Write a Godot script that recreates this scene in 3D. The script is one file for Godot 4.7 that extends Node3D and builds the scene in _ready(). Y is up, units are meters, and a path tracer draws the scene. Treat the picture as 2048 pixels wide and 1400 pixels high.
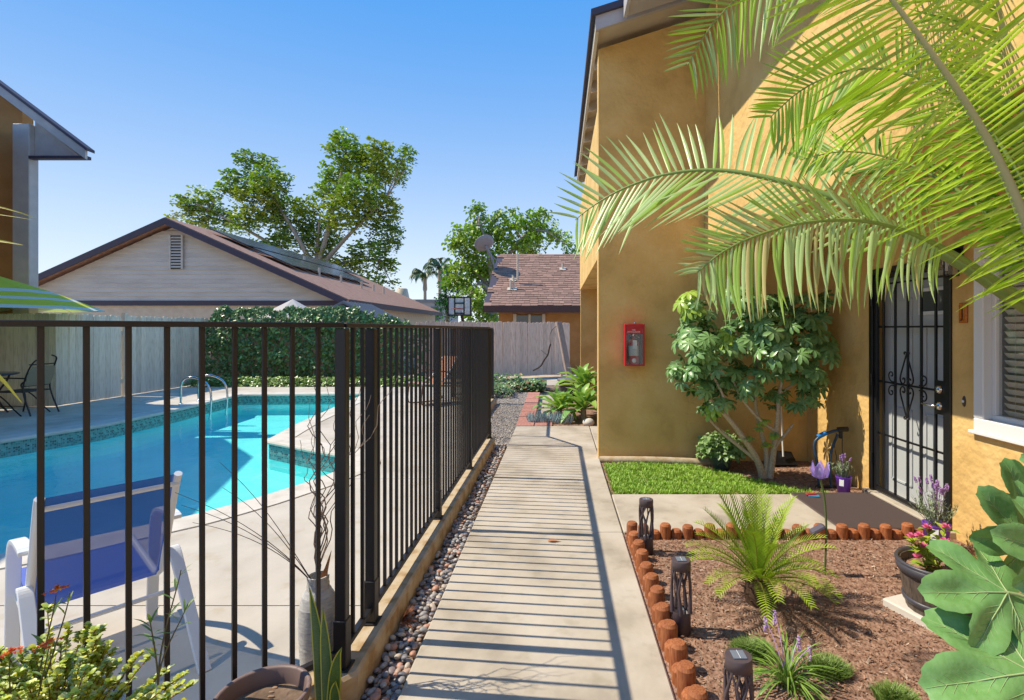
extends Node3D
# A walkway between a fenced pool and an ochre stucco townhouse. x right, y up; the walk runs along -z from the camera.

const EYE := 1.58
var rng := RandomNumberGenerator.new()
var M := {}
var noises := {}
var taken := {}


class MB:
	var v := PackedVector3Array()
	var n := PackedVector3Array()
	var c := PackedColorArray()
	var ix := PackedInt32Array()
	var col := Color(1, 1, 1)
	var xf := Transform3D.IDENTITY

	func put(p: Vector3, nn: Vector3) -> int:
		v.append(xf * p)
		n.append((xf.basis * nn).normalized())
		c.append(col)
		return v.size() - 1

	func face(a: int, b: int, d: int) -> void:
		ix.append(a)
		ix.append(d)
		ix.append(b)

	func tri(a: Vector3, b: Vector3, d: Vector3) -> void:
		var nn := (b - a).cross(d - a)
		if nn.length_squared() < 1e-16:
			return
		nn = nn.normalized()
		face(put(a, nn), put(b, nn), put(d, nn))

	func quad(a: Vector3, b: Vector3, d: Vector3, e: Vector3) -> void:
		var nn := (d - a).cross(e - b).normalized()
		var i := put(a, nn)
		var j := put(b, nn)
		var k := put(d, nn)
		var l := put(e, nn)
		face(i, j, k)
		face(i, k, l)

	func box(at: Vector3, size: Vector3, turn := Basis.IDENTITY) -> void:
		cbox(at, size, 0.0, turn)

	# a box whose edges are chamfered by bev
	func cbox(at: Vector3, size: Vector3, bev: float, turn := Basis.IDENTITY) -> void:
		var h := size * 0.5
		var q := h - Vector3(bev, bev, bev)
		for ax in 3:
			var a1: int = (ax + 1) % 3
			var a2: int = (ax + 2) % 3
			for s in [-1.0, 1.0]:
				var p := []
				for k in [[-1.0, -1.0], [1.0, -1.0], [1.0, 1.0], [-1.0, 1.0]]:
					var w := Vector3.ZERO
					w[ax] = s * h[ax]
					w[a1] = k[0] * q[a1]
					w[a2] = k[1] * q[a2]
					p.append(at + turn * w)
				if s > 0:
					quad(p[0], p[1], p[2], p[3])
				else:
					quad(p[3], p[2], p[1], p[0])
		if bev <= 0.0:
			return
		for ax in 3:
			var a1: int = (ax + 1) % 3
			var a2: int = (ax + 2) % 3
			for s1 in [-1.0, 1.0]:
				for s2 in [-1.0, 1.0]:
					var p := []
					for k in [[-1.0, 0], [1.0, 0], [1.0, 1], [-1.0, 1]]:
						var w := Vector3.ZERO
						w[ax] = k[0] * q[ax]
						w[a1] = s1 * (h[a1] if k[1] == 0 else q[a1])
						w[a2] = s2 * (q[a2] if k[1] == 0 else h[a2])
						p.append(at + turn * w)
					if s1 * s2 > 0:
						quad(p[0], p[1], p[2], p[3])
					else:
						quad(p[3], p[2], p[1], p[0])
		for sx in [-1.0, 1.0]:
			for sy in [-1.0, 1.0]:
				for sz in [-1.0, 1.0]:
					var a := at + turn * Vector3(sx * h.x, sy * q.y, sz * q.z)
					var b := at + turn * Vector3(sx * q.x, sy * h.y, sz * q.z)
					var d := at + turn * Vector3(sx * q.x, sy * q.y, sz * h.z)
					if sx * sy * sz > 0:
						tri(a, b, d)
					else:
						tri(a, d, b)

	# a bar between two points with a rectangular section (w sideways, t the other way)
	func bar(a: Vector3, b: Vector3, w: float, t: float, up := Vector3.UP, bev := 0.0) -> void:
		var z := (b - a).normalized()
		if absf(z.dot(up)) > 0.99:
			up = Vector3.RIGHT
		var x := up.cross(z).normalized()
		var y := z.cross(x)
		cbox((a + b) * 0.5, Vector3(w, t, a.distance_to(b)), bev, Basis(x, y, z))

	func tube(pts: Array, radii, sides := 6, cap := true) -> void:
		var side := Vector3.ZERO
		var rows := []
		for i in pts.size():
			var t: Vector3 = ((pts[mini(i + 1, pts.size() - 1)] as Vector3) - (pts[maxi(i - 1, 0)] as Vector3)).normalized()
			if side == Vector3.ZERO:
				side = t.cross(Vector3.UP if absf(t.y) < 0.9 else Vector3.RIGHT).normalized()
			side = (side - t * side.dot(t)).normalized()
			var other := t.cross(side)
			var r := 0.0
			if radii is float:
				r = radii
			else:
				var f: float = float(i) * (radii.size() - 1) / maxf(pts.size() - 1, 1)
				r = lerpf(radii[int(f)], radii[mini(int(f) + 1, radii.size() - 1)], f - int(f))
			var row := []
			for k in sides:
				var a := TAU * k / sides
				var d := side * cos(a) + other * sin(a)
				row.append(put((pts[i] as Vector3) + d * r, d))
			rows.append(row)
		for i in rows.size() - 1:
			for k in sides:
				var k2: int = (k + 1) % sides
				face(rows[i][k], rows[i][k2], rows[i + 1][k2])
				face(rows[i][k], rows[i + 1][k2], rows[i + 1][k])
		if cap:
			for e in [0, pts.size() - 1]:
				var t2: Vector3 = ((pts[1] as Vector3) - (pts[0] as Vector3)) if e == 0 else ((pts[e] as Vector3) - (pts[e - 1] as Vector3))
				t2 = t2.normalized() * (-1.0 if e == 0 else 1.0)
				var m := put(pts[e], t2)
				var ring := []
				for k in sides:
					ring.append(_again(rows[e][k], t2))
				for k in sides:
					if e == 0:
						face(m, ring[(k + 1) % sides], ring[k])
					else:
						face(m, ring[k], ring[(k + 1) % sides])

	func _again(i: int, nn: Vector3) -> int:
		v.append(v[i])
		n.append((xf.basis * nn).normalized())
		c.append(col)
		return v.size() - 1

	# prof: Array of Vector2(radius, height); a repeated point makes a crisp edge
	func lathe(at: Vector3, prof: Array, sides := 20) -> void:
		for i in prof.size() - 1:
			var p: Vector2 = prof[i]
			var q: Vector2 = prof[i + 1]
			if p.distance_to(q) < 1e-6:
				continue
			var d := q - p
			var flat := Vector2(d.y, -d.x).normalized()
			var na := flat
			var nb := flat
			if i > 0 and (prof[i - 1] as Vector2).distance_to(p) > 1e-6:
				var e: Vector2 = p - prof[i - 1]
				na = (flat + Vector2(e.y, -e.x).normalized()).normalized()
			if i + 2 < prof.size() and (prof[i + 2] as Vector2).distance_to(q) > 1e-6:
				var e2: Vector2 = (prof[i + 2] as Vector2) - q
				nb = (flat + Vector2(e2.y, -e2.x).normalized()).normalized()
			var ra := []
			var rb := []
			for k in sides:
				var a := TAU * k / sides
				var dir := Vector3(cos(a), 0, sin(a))
				ra.append(put(at + dir * p.x + Vector3.UP * p.y, dir * na.x + Vector3.UP * na.y))
				rb.append(put(at + dir * q.x + Vector3.UP * q.y, dir * nb.x + Vector3.UP * nb.y))
			for k in sides:
				var k2: int = (k + 1) % sides
				if p.x > 1e-5:
					face(ra[k], rb[k2], ra[k2])
				if q.x > 1e-5:
					face(ra[k], rb[k], rb[k2])

	# poly: points (x, distance along the walk); top at y1, sides down to y0
	func prism(poly: PackedVector2Array, y0: float, y1: float, bottom := false) -> void:
		var t := Geometry2D.triangulate_polygon(poly)
		for k in range(0, t.size(), 3):
			var a := Vector3(poly[t[k]].x, y1, -poly[t[k]].y)
			var b := Vector3(poly[t[k + 1]].x, y1, -poly[t[k + 1]].y)
			var d := Vector3(poly[t[k + 2]].x, y1, -poly[t[k + 2]].y)
			if (b - a).cross(d - a).y < 0:
				var w := b
				b = d
				d = w
			tri(a, b, d)
			if bottom:
				var dn := Vector3(0, y0 - y1, 0)
				tri(a + dn, d + dn, b + dn)
		if y0 == y1:
			return
		var cw := Geometry2D.is_polygon_clockwise(poly)
		for k in poly.size():
			var p := poly[k]
			var q := poly[(k + 1) % poly.size()]
			var a := Vector3(p.x, y1, -p.y)
			var b := Vector3(q.x, y1, -q.y)
			var up := Vector3(0, y0 - y1, 0)
			if cw:
				quad(a, b, b + up, a + up)
			else:
				quad(b, a, a + up, b + up)

	# an extruded outline in its own xy plane, thick along z
	func plate(poly: PackedVector2Array, z0: float, z1: float) -> void:
		var t := Geometry2D.triangulate_polygon(poly)
		for k in range(0, t.size(), 3):
			var a := Vector3(poly[t[k]].x, poly[t[k]].y, z1)
			var b := Vector3(poly[t[k + 1]].x, poly[t[k + 1]].y, z1)
			var d := Vector3(poly[t[k + 2]].x, poly[t[k + 2]].y, z1)
			if (b - a).cross(d - a).z < 0:
				var w := b
				b = d
				d = w
			tri(a, b, d)
			var o := Vector3(0, 0, z0 - z1)
			tri(a + o, d + o, b + o)
		var cw := Geometry2D.is_polygon_clockwise(poly)
		for k in poly.size():
			var p := poly[k]
			var q := poly[(k + 1) % poly.size()]
			var a := Vector3(p.x, p.y, z1)
			var b := Vector3(q.x, q.y, z1)
			var o := Vector3(0, 0, z0 - z1)
			if cw:
				quad(a, b, b + o, a + o)
			else:
				quad(b, a, a + o, b + o)

	# a leaf ribbon along pts; widths are half widths; fold lifts the edges
	func blade(pts: Array, widths: Array, up: Vector3, fold := 0.3) -> void:
		var rows := []
		for i in pts.size():
			var t: Vector3 = ((pts[mini(i + 1, pts.size() - 1)] as Vector3) - (pts[maxi(i - 1, 0)] as Vector3)).normalized()
			var s := t.cross(up).normalized()
			var nn := s.cross(t).normalized()
			var w: float = widths[i]
			var p: Vector3 = pts[i]
			var lift := nn * w * fold
			rows.append([put(p - s * w + lift, (nn + s * fold).normalized()), put(p, nn), put(p + s * w + lift, (nn - s * fold).normalized())])
		for i in rows.size() - 1:
			for k in 2:
				face(rows[i][k], rows[i][k + 1], rows[i + 1][k + 1])
				face(rows[i][k], rows[i + 1][k + 1], rows[i + 1][k])

	func ball(at: Vector3, r: Vector3, rings := 6, sides := 8) -> void:
		var rows := []
		for i in rings + 1:
			var a := PI * i / rings
			var row := []
			for k in sides:
				var b := TAU * k / sides
				var d := Vector3(sin(a) * cos(b), cos(a), sin(a) * sin(b))
				row.append(put(at + d * r, (d / r)))
			rows.append(row)
		for i in rings:
			for k in sides:
				var k2: int = (k + 1) % sides
				if i > 0:
					face(rows[i][k], rows[i][k2], rows[i + 1][k2])
				if i < rings - 1:
					face(rows[i][k], rows[i + 1][k2], rows[i + 1][k])

	func mesh() -> ArrayMesh:
		var a := []
		a.resize(Mesh.ARRAY_MAX)
		a[Mesh.ARRAY_VERTEX] = v
		a[Mesh.ARRAY_NORMAL] = n
		a[Mesh.ARRAY_COLOR] = c
		a[Mesh.ARRAY_INDEX] = ix
		var m := ArrayMesh.new()
		m.add_surface_from_arrays(Mesh.PRIMITIVE_TRIANGLES, a)
		return m


# ---------------------------------------------------------------- nodes
func numbered(nm: String) -> String:
	var k: int = taken.get(nm, 0)
	taken[nm] = k + 1
	return nm if k == 0 else "%s_%03d" % [nm, k]


func tag(o: Node, label: String, category: String, group := "") -> void:
	o.set_meta("label", label)
	o.set_meta("category", category)
	if group:
		o.set_meta("group", group)


func thing(nm: String, label: String, category: String, at := Vector3.ZERO, group := "", turn := 0.0) -> Node3D:
	var o := Node3D.new()
	o.name = numbered(nm)
	add_child(o)
	o.position = at
	o.rotation.y = turn
	tag(o, label, category, group)
	return o


func part(parent: Node, nm: String, mesh: Mesh, m: Material, at := Vector3.ZERO, turn := Basis.IDENTITY) -> MeshInstance3D:
	var o := MeshInstance3D.new()
	o.name = nm
	o.mesh = mesh
	o.material_override = m
	parent.add_child(o, true)
	o.transform = Transform3D(turn, at)
	return o


func solo(nm: String, label: String, category: String, mesh: Mesh, m: Material, at := Vector3.ZERO, group := "") -> MeshInstance3D:
	var o := part(self, numbered(nm), mesh, m, at)
	tag(o, label, category, group)
	return o


func struct(nm: String, mesh: Mesh, m: Material, parent: Node = self) -> MeshInstance3D:
	var o := part(parent, numbered(nm) if parent == self else nm, mesh, m)
	if parent == self:
		o.set_meta("kind", "structure")
	return o


func many(parent: Node, nm: String, mesh: Mesh, m: Material, where: Array, tints := []) -> MultiMeshInstance3D:
	var mm := MultiMesh.new()
	mm.transform_format = MultiMesh.TRANSFORM_3D
	mm.use_colors = tints.size() > 0
	mm.mesh = mesh
	mm.instance_count = where.size()
	for i in where.size():
		mm.set_instance_transform(i, where[i])
		if tints.size():
			mm.set_instance_color(i, tints[i])
	var o := MultiMeshInstance3D.new()
	o.name = numbered(nm) if parent == self else nm
	o.multimesh = mm
	o.material_override = m
	parent.add_child(o, true)
	o.set_meta("kind", "stuff")
	return o


func P(x: float, y: float, d: float) -> Vector3:
	return Vector3(x, y, -d)


func rnd(a: float, b: float) -> float:
	return rng.randf_range(a, b)


func spin() -> Basis:
	return Basis.from_euler(Vector3(rnd(0, TAU), rnd(0, TAU), rnd(0, TAU)))


# basis whose x runs along dir and whose y is as near to up as it can be
func along(dir: Vector3, up := Vector3.UP) -> Basis:
	var x := dir.normalized()
	if absf(x.dot(up)) > 0.995:
		up = Vector3.RIGHT
	var z := x.cross(up).normalized()
	return Basis(x, z.cross(x), z)


func bez(a: Vector3, b: Vector3, d: Vector3, e: Vector3, count: int) -> Array:
	var out := []
	for i in count + 1:
		out.append(a.bezier_interpolate(b, d, e, float(i) / count))
	return out


# ---------------------------------------------------------------- materials
func noise_tex(freq: float, octaves: int, sd: int, ramp: Gradient = null, kind := FastNoiseLite.TYPE_SIMPLEX_SMOOTH, size := 512) -> NoiseTexture2D:
	var f := FastNoiseLite.new()
	f.noise_type = kind
	f.frequency = freq
	f.seed = sd
	f.fractal_octaves = octaves
	f.fractal_type = FastNoiseLite.FRACTAL_FBM if octaves > 1 else FastNoiseLite.FRACTAL_NONE
	if kind == FastNoiseLite.TYPE_CELLULAR:
		f.cellular_return_type = FastNoiseLite.RETURN_DISTANCE
	var t := NoiseTexture2D.new()
	t.width = size
	t.height = size
	t.seamless = true
	t.noise = f
	if ramp:
		t.color_ramp = ramp
	return t


func height_tex(freq: float, octaves: int, kind := FastNoiseLite.TYPE_SIMPLEX_SMOOTH) -> NoiseTexture2D:
	var key := "%f %d %d" % [freq, octaves, kind]
	if not noises.has(key):
		noises[key] = noise_tex(freq, octaves, 7, null, kind)
	return noises[key]


func s(lin: Color) -> Color:
	return lin.linear_to_srgb()


# plain material from a linear base colour
func plain(key: String, lin: Color, rough := 0.7, metal := 0.0) -> StandardMaterial3D:
	if M.has(key):
		return M[key]
	var m := StandardMaterial3D.new()
	m.resource_name = key
	m.albedo_color = s(lin)
	m.roughness = rough
	m.metallic = metal
	M[key] = m
	return m


# material whose colour wanders through the given linear colours by noise; tile = metres that one repeat covers on each axis
func mottled(key: String, cols: Array, tile: Vector3, freq := 0.012, octaves := 5, rough := 0.85, bump := 0.0, bump_freq := 0.05, bump_oct := 4, bump_kind := FastNoiseLite.TYPE_SIMPLEX_SMOOTH) -> StandardMaterial3D:
	if M.has(key):
		return M[key]
	var m := StandardMaterial3D.new()
	m.resource_name = key
	m.roughness = rough
	var g := Gradient.new()
	var offs := PackedFloat32Array()
	var cc := PackedColorArray()
	for i in cols.size():
		offs.append(0.18 + 0.64 * i / maxf(cols.size() - 1, 1))
		cc.append(s(cols[i]))
	g.offsets = offs
	g.colors = cc
	m.albedo_texture = noise_tex(freq, octaves, key.hash() % 1000, g)
	m.uv1_triplanar = true
	m.uv1_world_triplanar = true
	m.uv1_scale = Vector3(1.0 / tile.x, 1.0 / tile.y, 1.0 / tile.z)
	if bump > 0.0:
		m.heightmap_enabled = true
		m.heightmap_texture = height_tex(bump_freq, bump_oct, bump_kind)
		m.heightmap_scale = bump
	M[key] = m
	return m


# a second pattern of blotches and flecks multiplied over a mottled material, at its own scale
func flecked(key: String, tile: float, freq: float, octaves: int, dark: Color, from: float) -> void:
	var m: StandardMaterial3D = M[key]
	var g := Gradient.new()
	g.offsets = PackedFloat32Array([0.0, from - 0.10, from, 1.0])
	g.colors = PackedColorArray([dark, dark.lerp(Color.WHITE, 0.35), Color(0.97, 0.97, 0.97), Color(1, 1, 1)])
	m.detail_enabled = true
	m.detail_blend_mode = BaseMaterial3D.BLEND_MODE_MUL
	m.detail_uv_layer = BaseMaterial3D.DETAIL_UV_2
	m.detail_albedo = noise_tex(freq, octaves, key.hash() % 777, g)
	m.uv2_triplanar = true
	m.uv2_world_triplanar = true
	m.uv2_scale = Vector3.ONE / tile


# material whose colour is given by vertices or copies
func tinted(key: String, rough := 0.6, back := Color(0, 0, 0)) -> StandardMaterial3D:
	var m := plain(key, Color(1, 1, 1), rough)
	m.vertex_color_use_as_albedo = true
	if back != Color(0, 0, 0):
		m.backlight_enabled = true
		m.backlight = back
	return m


func leafy(key: String, lin: Color, rough := 0.45, back := 0.5) -> StandardMaterial3D:
	var m := plain(key, lin, rough)
	m.backlight_enabled = true
	m.backlight = Color(back * 0.85, back, back * 0.35)
	return m


func glass(key: String, lin: Color, alpha: float) -> StandardMaterial3D:
	var m := plain(key, lin, 0.03)
	m.albedo_color.a = alpha
	m.transparency = BaseMaterial3D.TRANSPARENCY_ALPHA
	return m


func _ready() -> void:
	rng.seed = 20240607
	camera_and_light()
	materials()
	ground()
	pool()
	townhouse()
	left_buildings()
	gable_house()
	brown_house()
	far_things()
	wood_fences()
	iron_fence()
	walk_details()
	garden_edging()
	poolside()
	trees()
	ivy()
	small_things()
	lawn_and_mulch()
	garden_plants()
	schefflera()
	palm()
	fig()
	front_left_plants()


func camera_and_light() -> void:
	var cam := Camera3D.new()
	cam.name = "camera"
	cam.near = 0.1
	cam.far = 900.0
	cam.projection = Camera3D.PROJECTION_FRUSTUM
	cam.size = 2.0 * cam.near * 700.0 / 1050.0
	cam.frustum_offset = Vector2(-93.0 / 1050.0, -42.0 / 1050.0) * cam.near
	add_child(cam)
	cam.position = Vector3(0, EYE, 0)
	cam.current = true

	var sky := ProceduralSkyMaterial.new()
	sky.sky_top_color = Color(0.16, 0.51, 0.805)
	sky.sky_horizon_color = Color(0.865, 0.90, 0.90)
	sky.sky_curve = 0.176
	sky.ground_bottom_color = Color(0.35, 0.33, 0.30)
	sky.ground_horizon_color = Color(0.75, 0.78, 0.80)
	sky.sun_angle_max = 1.0
	var env := Environment.new()
	env.background_mode = Environment.BG_SKY
	env.sky = Sky.new()
	env.sky.sky_material = sky
	env.background_energy_multiplier = 1.0
	env.tonemap_mode = Environment.TONE_MAPPER_LINEAR
	env.tonemap_exposure = 1.48
	env.sdfgi_enabled = true
	env.ssao_enabled = true
	env.ssil_enabled = true
	var we := WorldEnvironment.new()
	we.name = "world_environment"
	we.environment = env
	add_child(we)

	var sun := DirectionalLight3D.new()
	sun.name = "sun"
	sun.light_color = Color(1.0, 0.95, 0.86)
	sun.light_energy = 1.22
	sun.light_angular_distance = 0.5
	sun.shadow_enabled = true
	add_child(sun)
	sun.look_at_from_position(Vector3.ZERO, Vector3(1.23, -1.58, 0.13))


func materials() -> void:
	mottled("concrete", [Color(0.40, 0.345, 0.27), Color(0.49, 0.425, 0.335), Color(0.53, 0.465, 0.375), Color(0.56, 0.50, 0.41)], Vector3(3.1, 3.1, 3.1), 0.010, 6, 0.9, 0.12, 0.12, 3)
	mottled("deck", [Color(0.46, 0.41, 0.34), Color(0.54, 0.485, 0.405), Color(0.57, 0.515, 0.435), Color(0.60, 0.545, 0.465)], Vector3(4.3, 4.3, 4.3), 0.009, 6, 0.92, 0.1, 0.14, 3)
	mottled("coping", [Color(0.54, 0.49, 0.41), Color(0.63, 0.58, 0.50), Color(0.66, 0.61, 0.53)], Vector3(2.0, 2.0, 2.0), 0.012, 5, 0.85, 0.06, 0.12, 3)
	mottled("kerb", [Color(0.36, 0.235, 0.115), Color(0.50, 0.39, 0.25), Color(0.54, 0.45, 0.325)], Vector3(1.2, 1.2, 1.2), 0.012, 5, 0.9, 0.25, 0.05, 4)
	mottled("earth", [Color(0.13, 0.085, 0.055), Color(0.20, 0.135, 0.09), Color(0.26, 0.185, 0.13)], Vector3(1.6, 1.6, 1.6), 0.02, 5, 1.0, 1.0, 0.06, 4)
	mottled("yard", [Color(0.36, 0.30, 0.23), Color(0.46, 0.39, 0.31), Color(0.52, 0.45, 0.36)], Vector3(3, 3, 3), 0.012, 5, 0.95, 0.2, 0.1, 3)
	mottled("mulch", [Color(0.20, 0.105, 0.065), Color(0.31, 0.18, 0.12), Color(0.40, 0.255, 0.18)], Vector3(1.1, 1.1, 1.1), 0.035, 5, 1.0, 1.2, 0.09, 4)
	mottled("gravel_bed", [Color(0.20, 0.175, 0.15), Color(0.32, 0.285, 0.25), Color(0.42, 0.38, 0.335)], Vector3(0.7, 0.7, 0.7), 0.05, 4, 1.0, 1.0, 0.09, 3)
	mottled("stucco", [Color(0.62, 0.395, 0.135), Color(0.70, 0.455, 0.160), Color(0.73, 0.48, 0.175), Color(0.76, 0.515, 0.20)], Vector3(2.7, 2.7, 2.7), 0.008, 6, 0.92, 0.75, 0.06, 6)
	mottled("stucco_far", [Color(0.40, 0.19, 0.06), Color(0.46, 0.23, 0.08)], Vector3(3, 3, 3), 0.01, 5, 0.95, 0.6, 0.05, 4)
	mottled("trim", [Color(0.44, 0.41, 0.42), Color(0.50, 0.47, 0.47)], Vector3(1.5, 1.5, 1.5), 0.01, 4, 0.6, 0.02, 0.05, 3)
	mottled("trim_cream", [Color(0.55, 0.47, 0.36), Color(0.62, 0.54, 0.43)], Vector3(1.5, 1.5, 1.5), 0.01, 4, 0.6)
	plain("iron", Color(0.014, 0.0125, 0.015), 0.42)
	plain("black", Color(0.012, 0.012, 0.014), 0.35)
	mottled("plaster", [Color(0.10, 0.76, 0.75), Color(0.12, 0.81, 0.79), Color(0.14, 0.83, 0.81)], Vector3(5, 5, 5), 0.008, 4, 0.8)
	# waterline mosaic: small squares of teal, too small to tell apart
	var im := Image.create(96, 96, false, Image.FORMAT_RGB8)
	im.fill(s(Color(0.30, 0.36, 0.34)))
	var r2 := RandomNumberGenerator.new()
	r2.seed = 5
	for i in 8:
		for j in 8:
			var t := r2.randf()
			var cc := Color(0.02, 0.17, 0.17).lerp(Color(0.14, 0.42, 0.39), t)
			if r2.randf() < 0.25:
				cc = Color(0.01, 0.045, 0.06)
			im.fill_rect(Rect2i(i * 12 + 1, j * 12 + 1, 10, 10), s(cc))
	var tile := plain("mosaic", Color(1, 1, 1), 0.25)
	tile.albedo_texture = ImageTexture.create_from_image(im)
	tile.uv1_triplanar = true
	tile.uv1_world_triplanar = true
	tile.uv1_scale = Vector3(5, 5, 5)
	var w := glass("water", Color(0.10, 0.60, 0.66), 0.04)
	w.heightmap_enabled = true
	w.heightmap_texture = height_tex(0.012, 3)
	w.heightmap_scale = 0.35
	w.metallic_specular = 0.35
	w.uv1_triplanar = true
	w.uv1_world_triplanar = true
	w.uv1_scale = Vector3(0.5, 0.5, 0.5)
	for k in 3:
		var f: float = [1.0, 0.9, 1.08][k]
		mottled("fence_pink_%d" % k, [Color(0.52, 0.36, 0.27) * f, Color(0.67, 0.50, 0.395) * f, Color(0.70, 0.54, 0.435) * f], Vector3(0.35, 3.0, 0.35), 0.016, 4, 0.9, 0.15, 0.03, 4)
		mottled("fence_cream_%d" % k, [Color(0.54, 0.49, 0.385) * f, Color(0.67, 0.615, 0.50) * f, Color(0.70, 0.65, 0.535) * f], Vector3(0.35, 3.0, 0.35), 0.016, 4, 0.9, 0.12, 0.03, 4)
		mottled("log_%d" % k, [Color(0.24, 0.062, 0.018) * f, Color(0.36, 0.115, 0.036) * f, Color(0.43, 0.16, 0.055) * f], Vector3(0.12, 0.8, 0.12), 0.02, 4, 0.75, 0.1, 0.04, 3)
		mottled("paver_%d" % k, [Color(0.38, 0.15, 0.11) * f, Color(0.47, 0.215, 0.165) * f, Color(0.52, 0.27, 0.22) * f], Vector3(0.5, 0.5, 0.5), 0.02, 4, 0.95, 0.1, 0.09, 3)
		var f2: float = [1.0, 0.97, 1.03][k]
		mottled("siding_%d" % k, [Color(0.53, 0.505, 0.46) * f2, Color(0.60, 0.575, 0.525) * f2, Color(0.63, 0.61, 0.56) * f2], Vector3(9.0, 3.0, 9.0), 0.010, 4, 0.85)
	flecked("concrete", 1.7, 0.014, 5, Color(0.90, 0.895, 0.88), 0.30)
	flecked("deck", 2.3, 0.014, 5, Color(0.92, 0.90, 0.86), 0.29)
	plain("trim_brown", Color(0.085, 0.042, 0.034), 0.7)
	plain("trim_dark", Color(0.055, 0.047, 0.075), 0.6)
	mottled("roof", [Color(0.24, 0.12, 0.085), Color(0.33, 0.185, 0.135), Color(0.38, 0.225, 0.17)], Vector3(2.2, 2.2, 2.2), 0.02, 5, 0.95, 0.4, 0.1, 3)
	tinted("stones", 0.55)
	tinted("rough_tint", 0.92)
	tinted("leaf_tint", 0.45, Color(0.52, 0.62, 0.14))
	tinted("tree_tint", 0.5, Color(0.62, 0.76, 0.16))
	tinted("petal_tint", 0.6, Color(0.35, 0.35, 0.35))
	plain("white_metal", Color(0.76, 0.77, 0.78), 0.35)
	plain("steel", Color(0.62, 0.62, 0.63), 0.12, 1.0)
	glass("pane", Color(0.25, 0.30, 0.30), 0.10)
	mottled("bark", [Color(0.22, 0.17, 0.12), Color(0.38, 0.31, 0.24), Color(0.50, 0.43, 0.36)], Vector3(0.8, 1.6, 0.8), 0.03, 4, 0.95, 0.8, 0.05, 3)
	mottled("pale_bark", [Color(0.38, 0.29, 0.18), Color(0.52, 0.42, 0.29), Color(0.58, 0.49, 0.36)], Vector3(0.3, 0.5, 0.3), 0.03, 4, 0.85, 0.3, 0.06, 3)


func sheet(x0: float, x1: float, d0: float, d1: float) -> PackedVector2Array:
	return PackedVector2Array([Vector2(x0, d0), Vector2(x1, d0), Vector2(x1, d1), Vector2(x0, d1)])


func ground() -> void:
	var b := MB.new()
	b.prism(sheet(-500, -8.95, -80, 800), -0.1, -0.1)
	b.prism(sheet(-1.85, 500, -80, 800), -0.1, -0.1)
	b.prism(sheet(-8.95, -1.85, -80, 2.1), -0.1, -0.1)
	b.prism(sheet(-8.95, -1.85, 13.1, 800), -0.1, -0.1)
	struct("ground", b.mesh(), M.yard)

	# the walk, cast in three slabs, and the path to the door
	var walk := Node3D.new()
	walk.name = "walkway"
	walk.set_meta("kind", "structure")
	add_child(walk)
	for k in [[-4.0, 0.8], [0.808, 4.08], [4.088, 7.06], [7.068, 8.55]]:
		b = MB.new()
		b.cbox(P(-0.095, -0.06, (k[0] + k[1]) * 0.5), Vector3(1.19, 0.12, k[1] - k[0]), 0.008)
		part(walk, "slab", b.mesh(), M.concrete)
	b = MB.new()
	b.cbox(P(1.77, -0.06, 4.565), Vector3(2.52, 0.118, 0.93), 0.008)
	part(walk, "slab", b.mesh(), M.concrete)
	b = MB.new()
	b.cbox(P(1.25, -0.06, 7.78), Vector3(1.48, 0.118, 1.55), 0.008)
	part(walk, "slab", b.mesh(), M.concrete)

	# beds of soil beside the walk
	b = MB.new()
	b.prism(sheet(0.505, 3.03, -3.0, 4.09), -0.1, -0.022)
	struct("garden_bed", b.mesh(), M.mulch)
	b = MB.new()
	b.prism(sheet(0.505, 3.03, 5.035, 6.4), -0.1, -0.028)
	struct("lawn_bed", b.mesh(), M.mulch)
	b = MB.new()
	b.prism(sheet(-0.16, 2.2, 8.556, 11.8), -0.1, -0.03)
	struct("agave_bed", b.mesh(), M.mulch)
	b = MB.new()
	b.prism(PackedVector2Array([Vector2(-0.88, 7.2), Vector2(-0.70, 7.2), Vector2(-0.70, 14.2), Vector2(-1.5, 14.2), Vector2(-1.5, 7.95)]), -0.1, -0.04)
	struct("gravel_strip", b.mesh(), M.gravel_bed)
	b = MB.new()
	b.prism(sheet(-9.95, 3.0, 13.9, 15.0), -0.1, -0.02)
	struct("ivy_bed", b.mesh(), M.earth)

	# stones of the gravel strip
	var where := []
	var tints := []
	var peb := pebble_mesh(4, 6)
	for i in 5200:
		var d := 7.2 + 6.8 * pow(rng.randf(), 1.6)
		var x := rnd(maxf(-1.46, -0.88 - (d - 7.2) * 0.9), -0.70)
		var g := rnd(0.16, 0.52)
		where.append(Transform3D(Basis.from_euler(Vector3(rnd(-0.5, 0.5), rnd(0, TAU), rnd(-0.5, 0.5))).scaled(Vector3.ONE * rnd(0.007, 0.017)), P(x, -0.037, d)))
		tints.append(Color(g * 1.05, g * 0.95, g * 0.86))
	var st := many(self, "gravel", peb, M.rough_tint, where, tints)
	tag(st, "loose grey gravel beside the red paver path", "gravel")


func pebble_mesh(rings: int, sides: int) -> ArrayMesh:
	var b := MB.new()
	b.ball(Vector3.ZERO, Vector3(1.0, 0.55, 0.75), rings, sides)
	return b.mesh()


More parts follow.
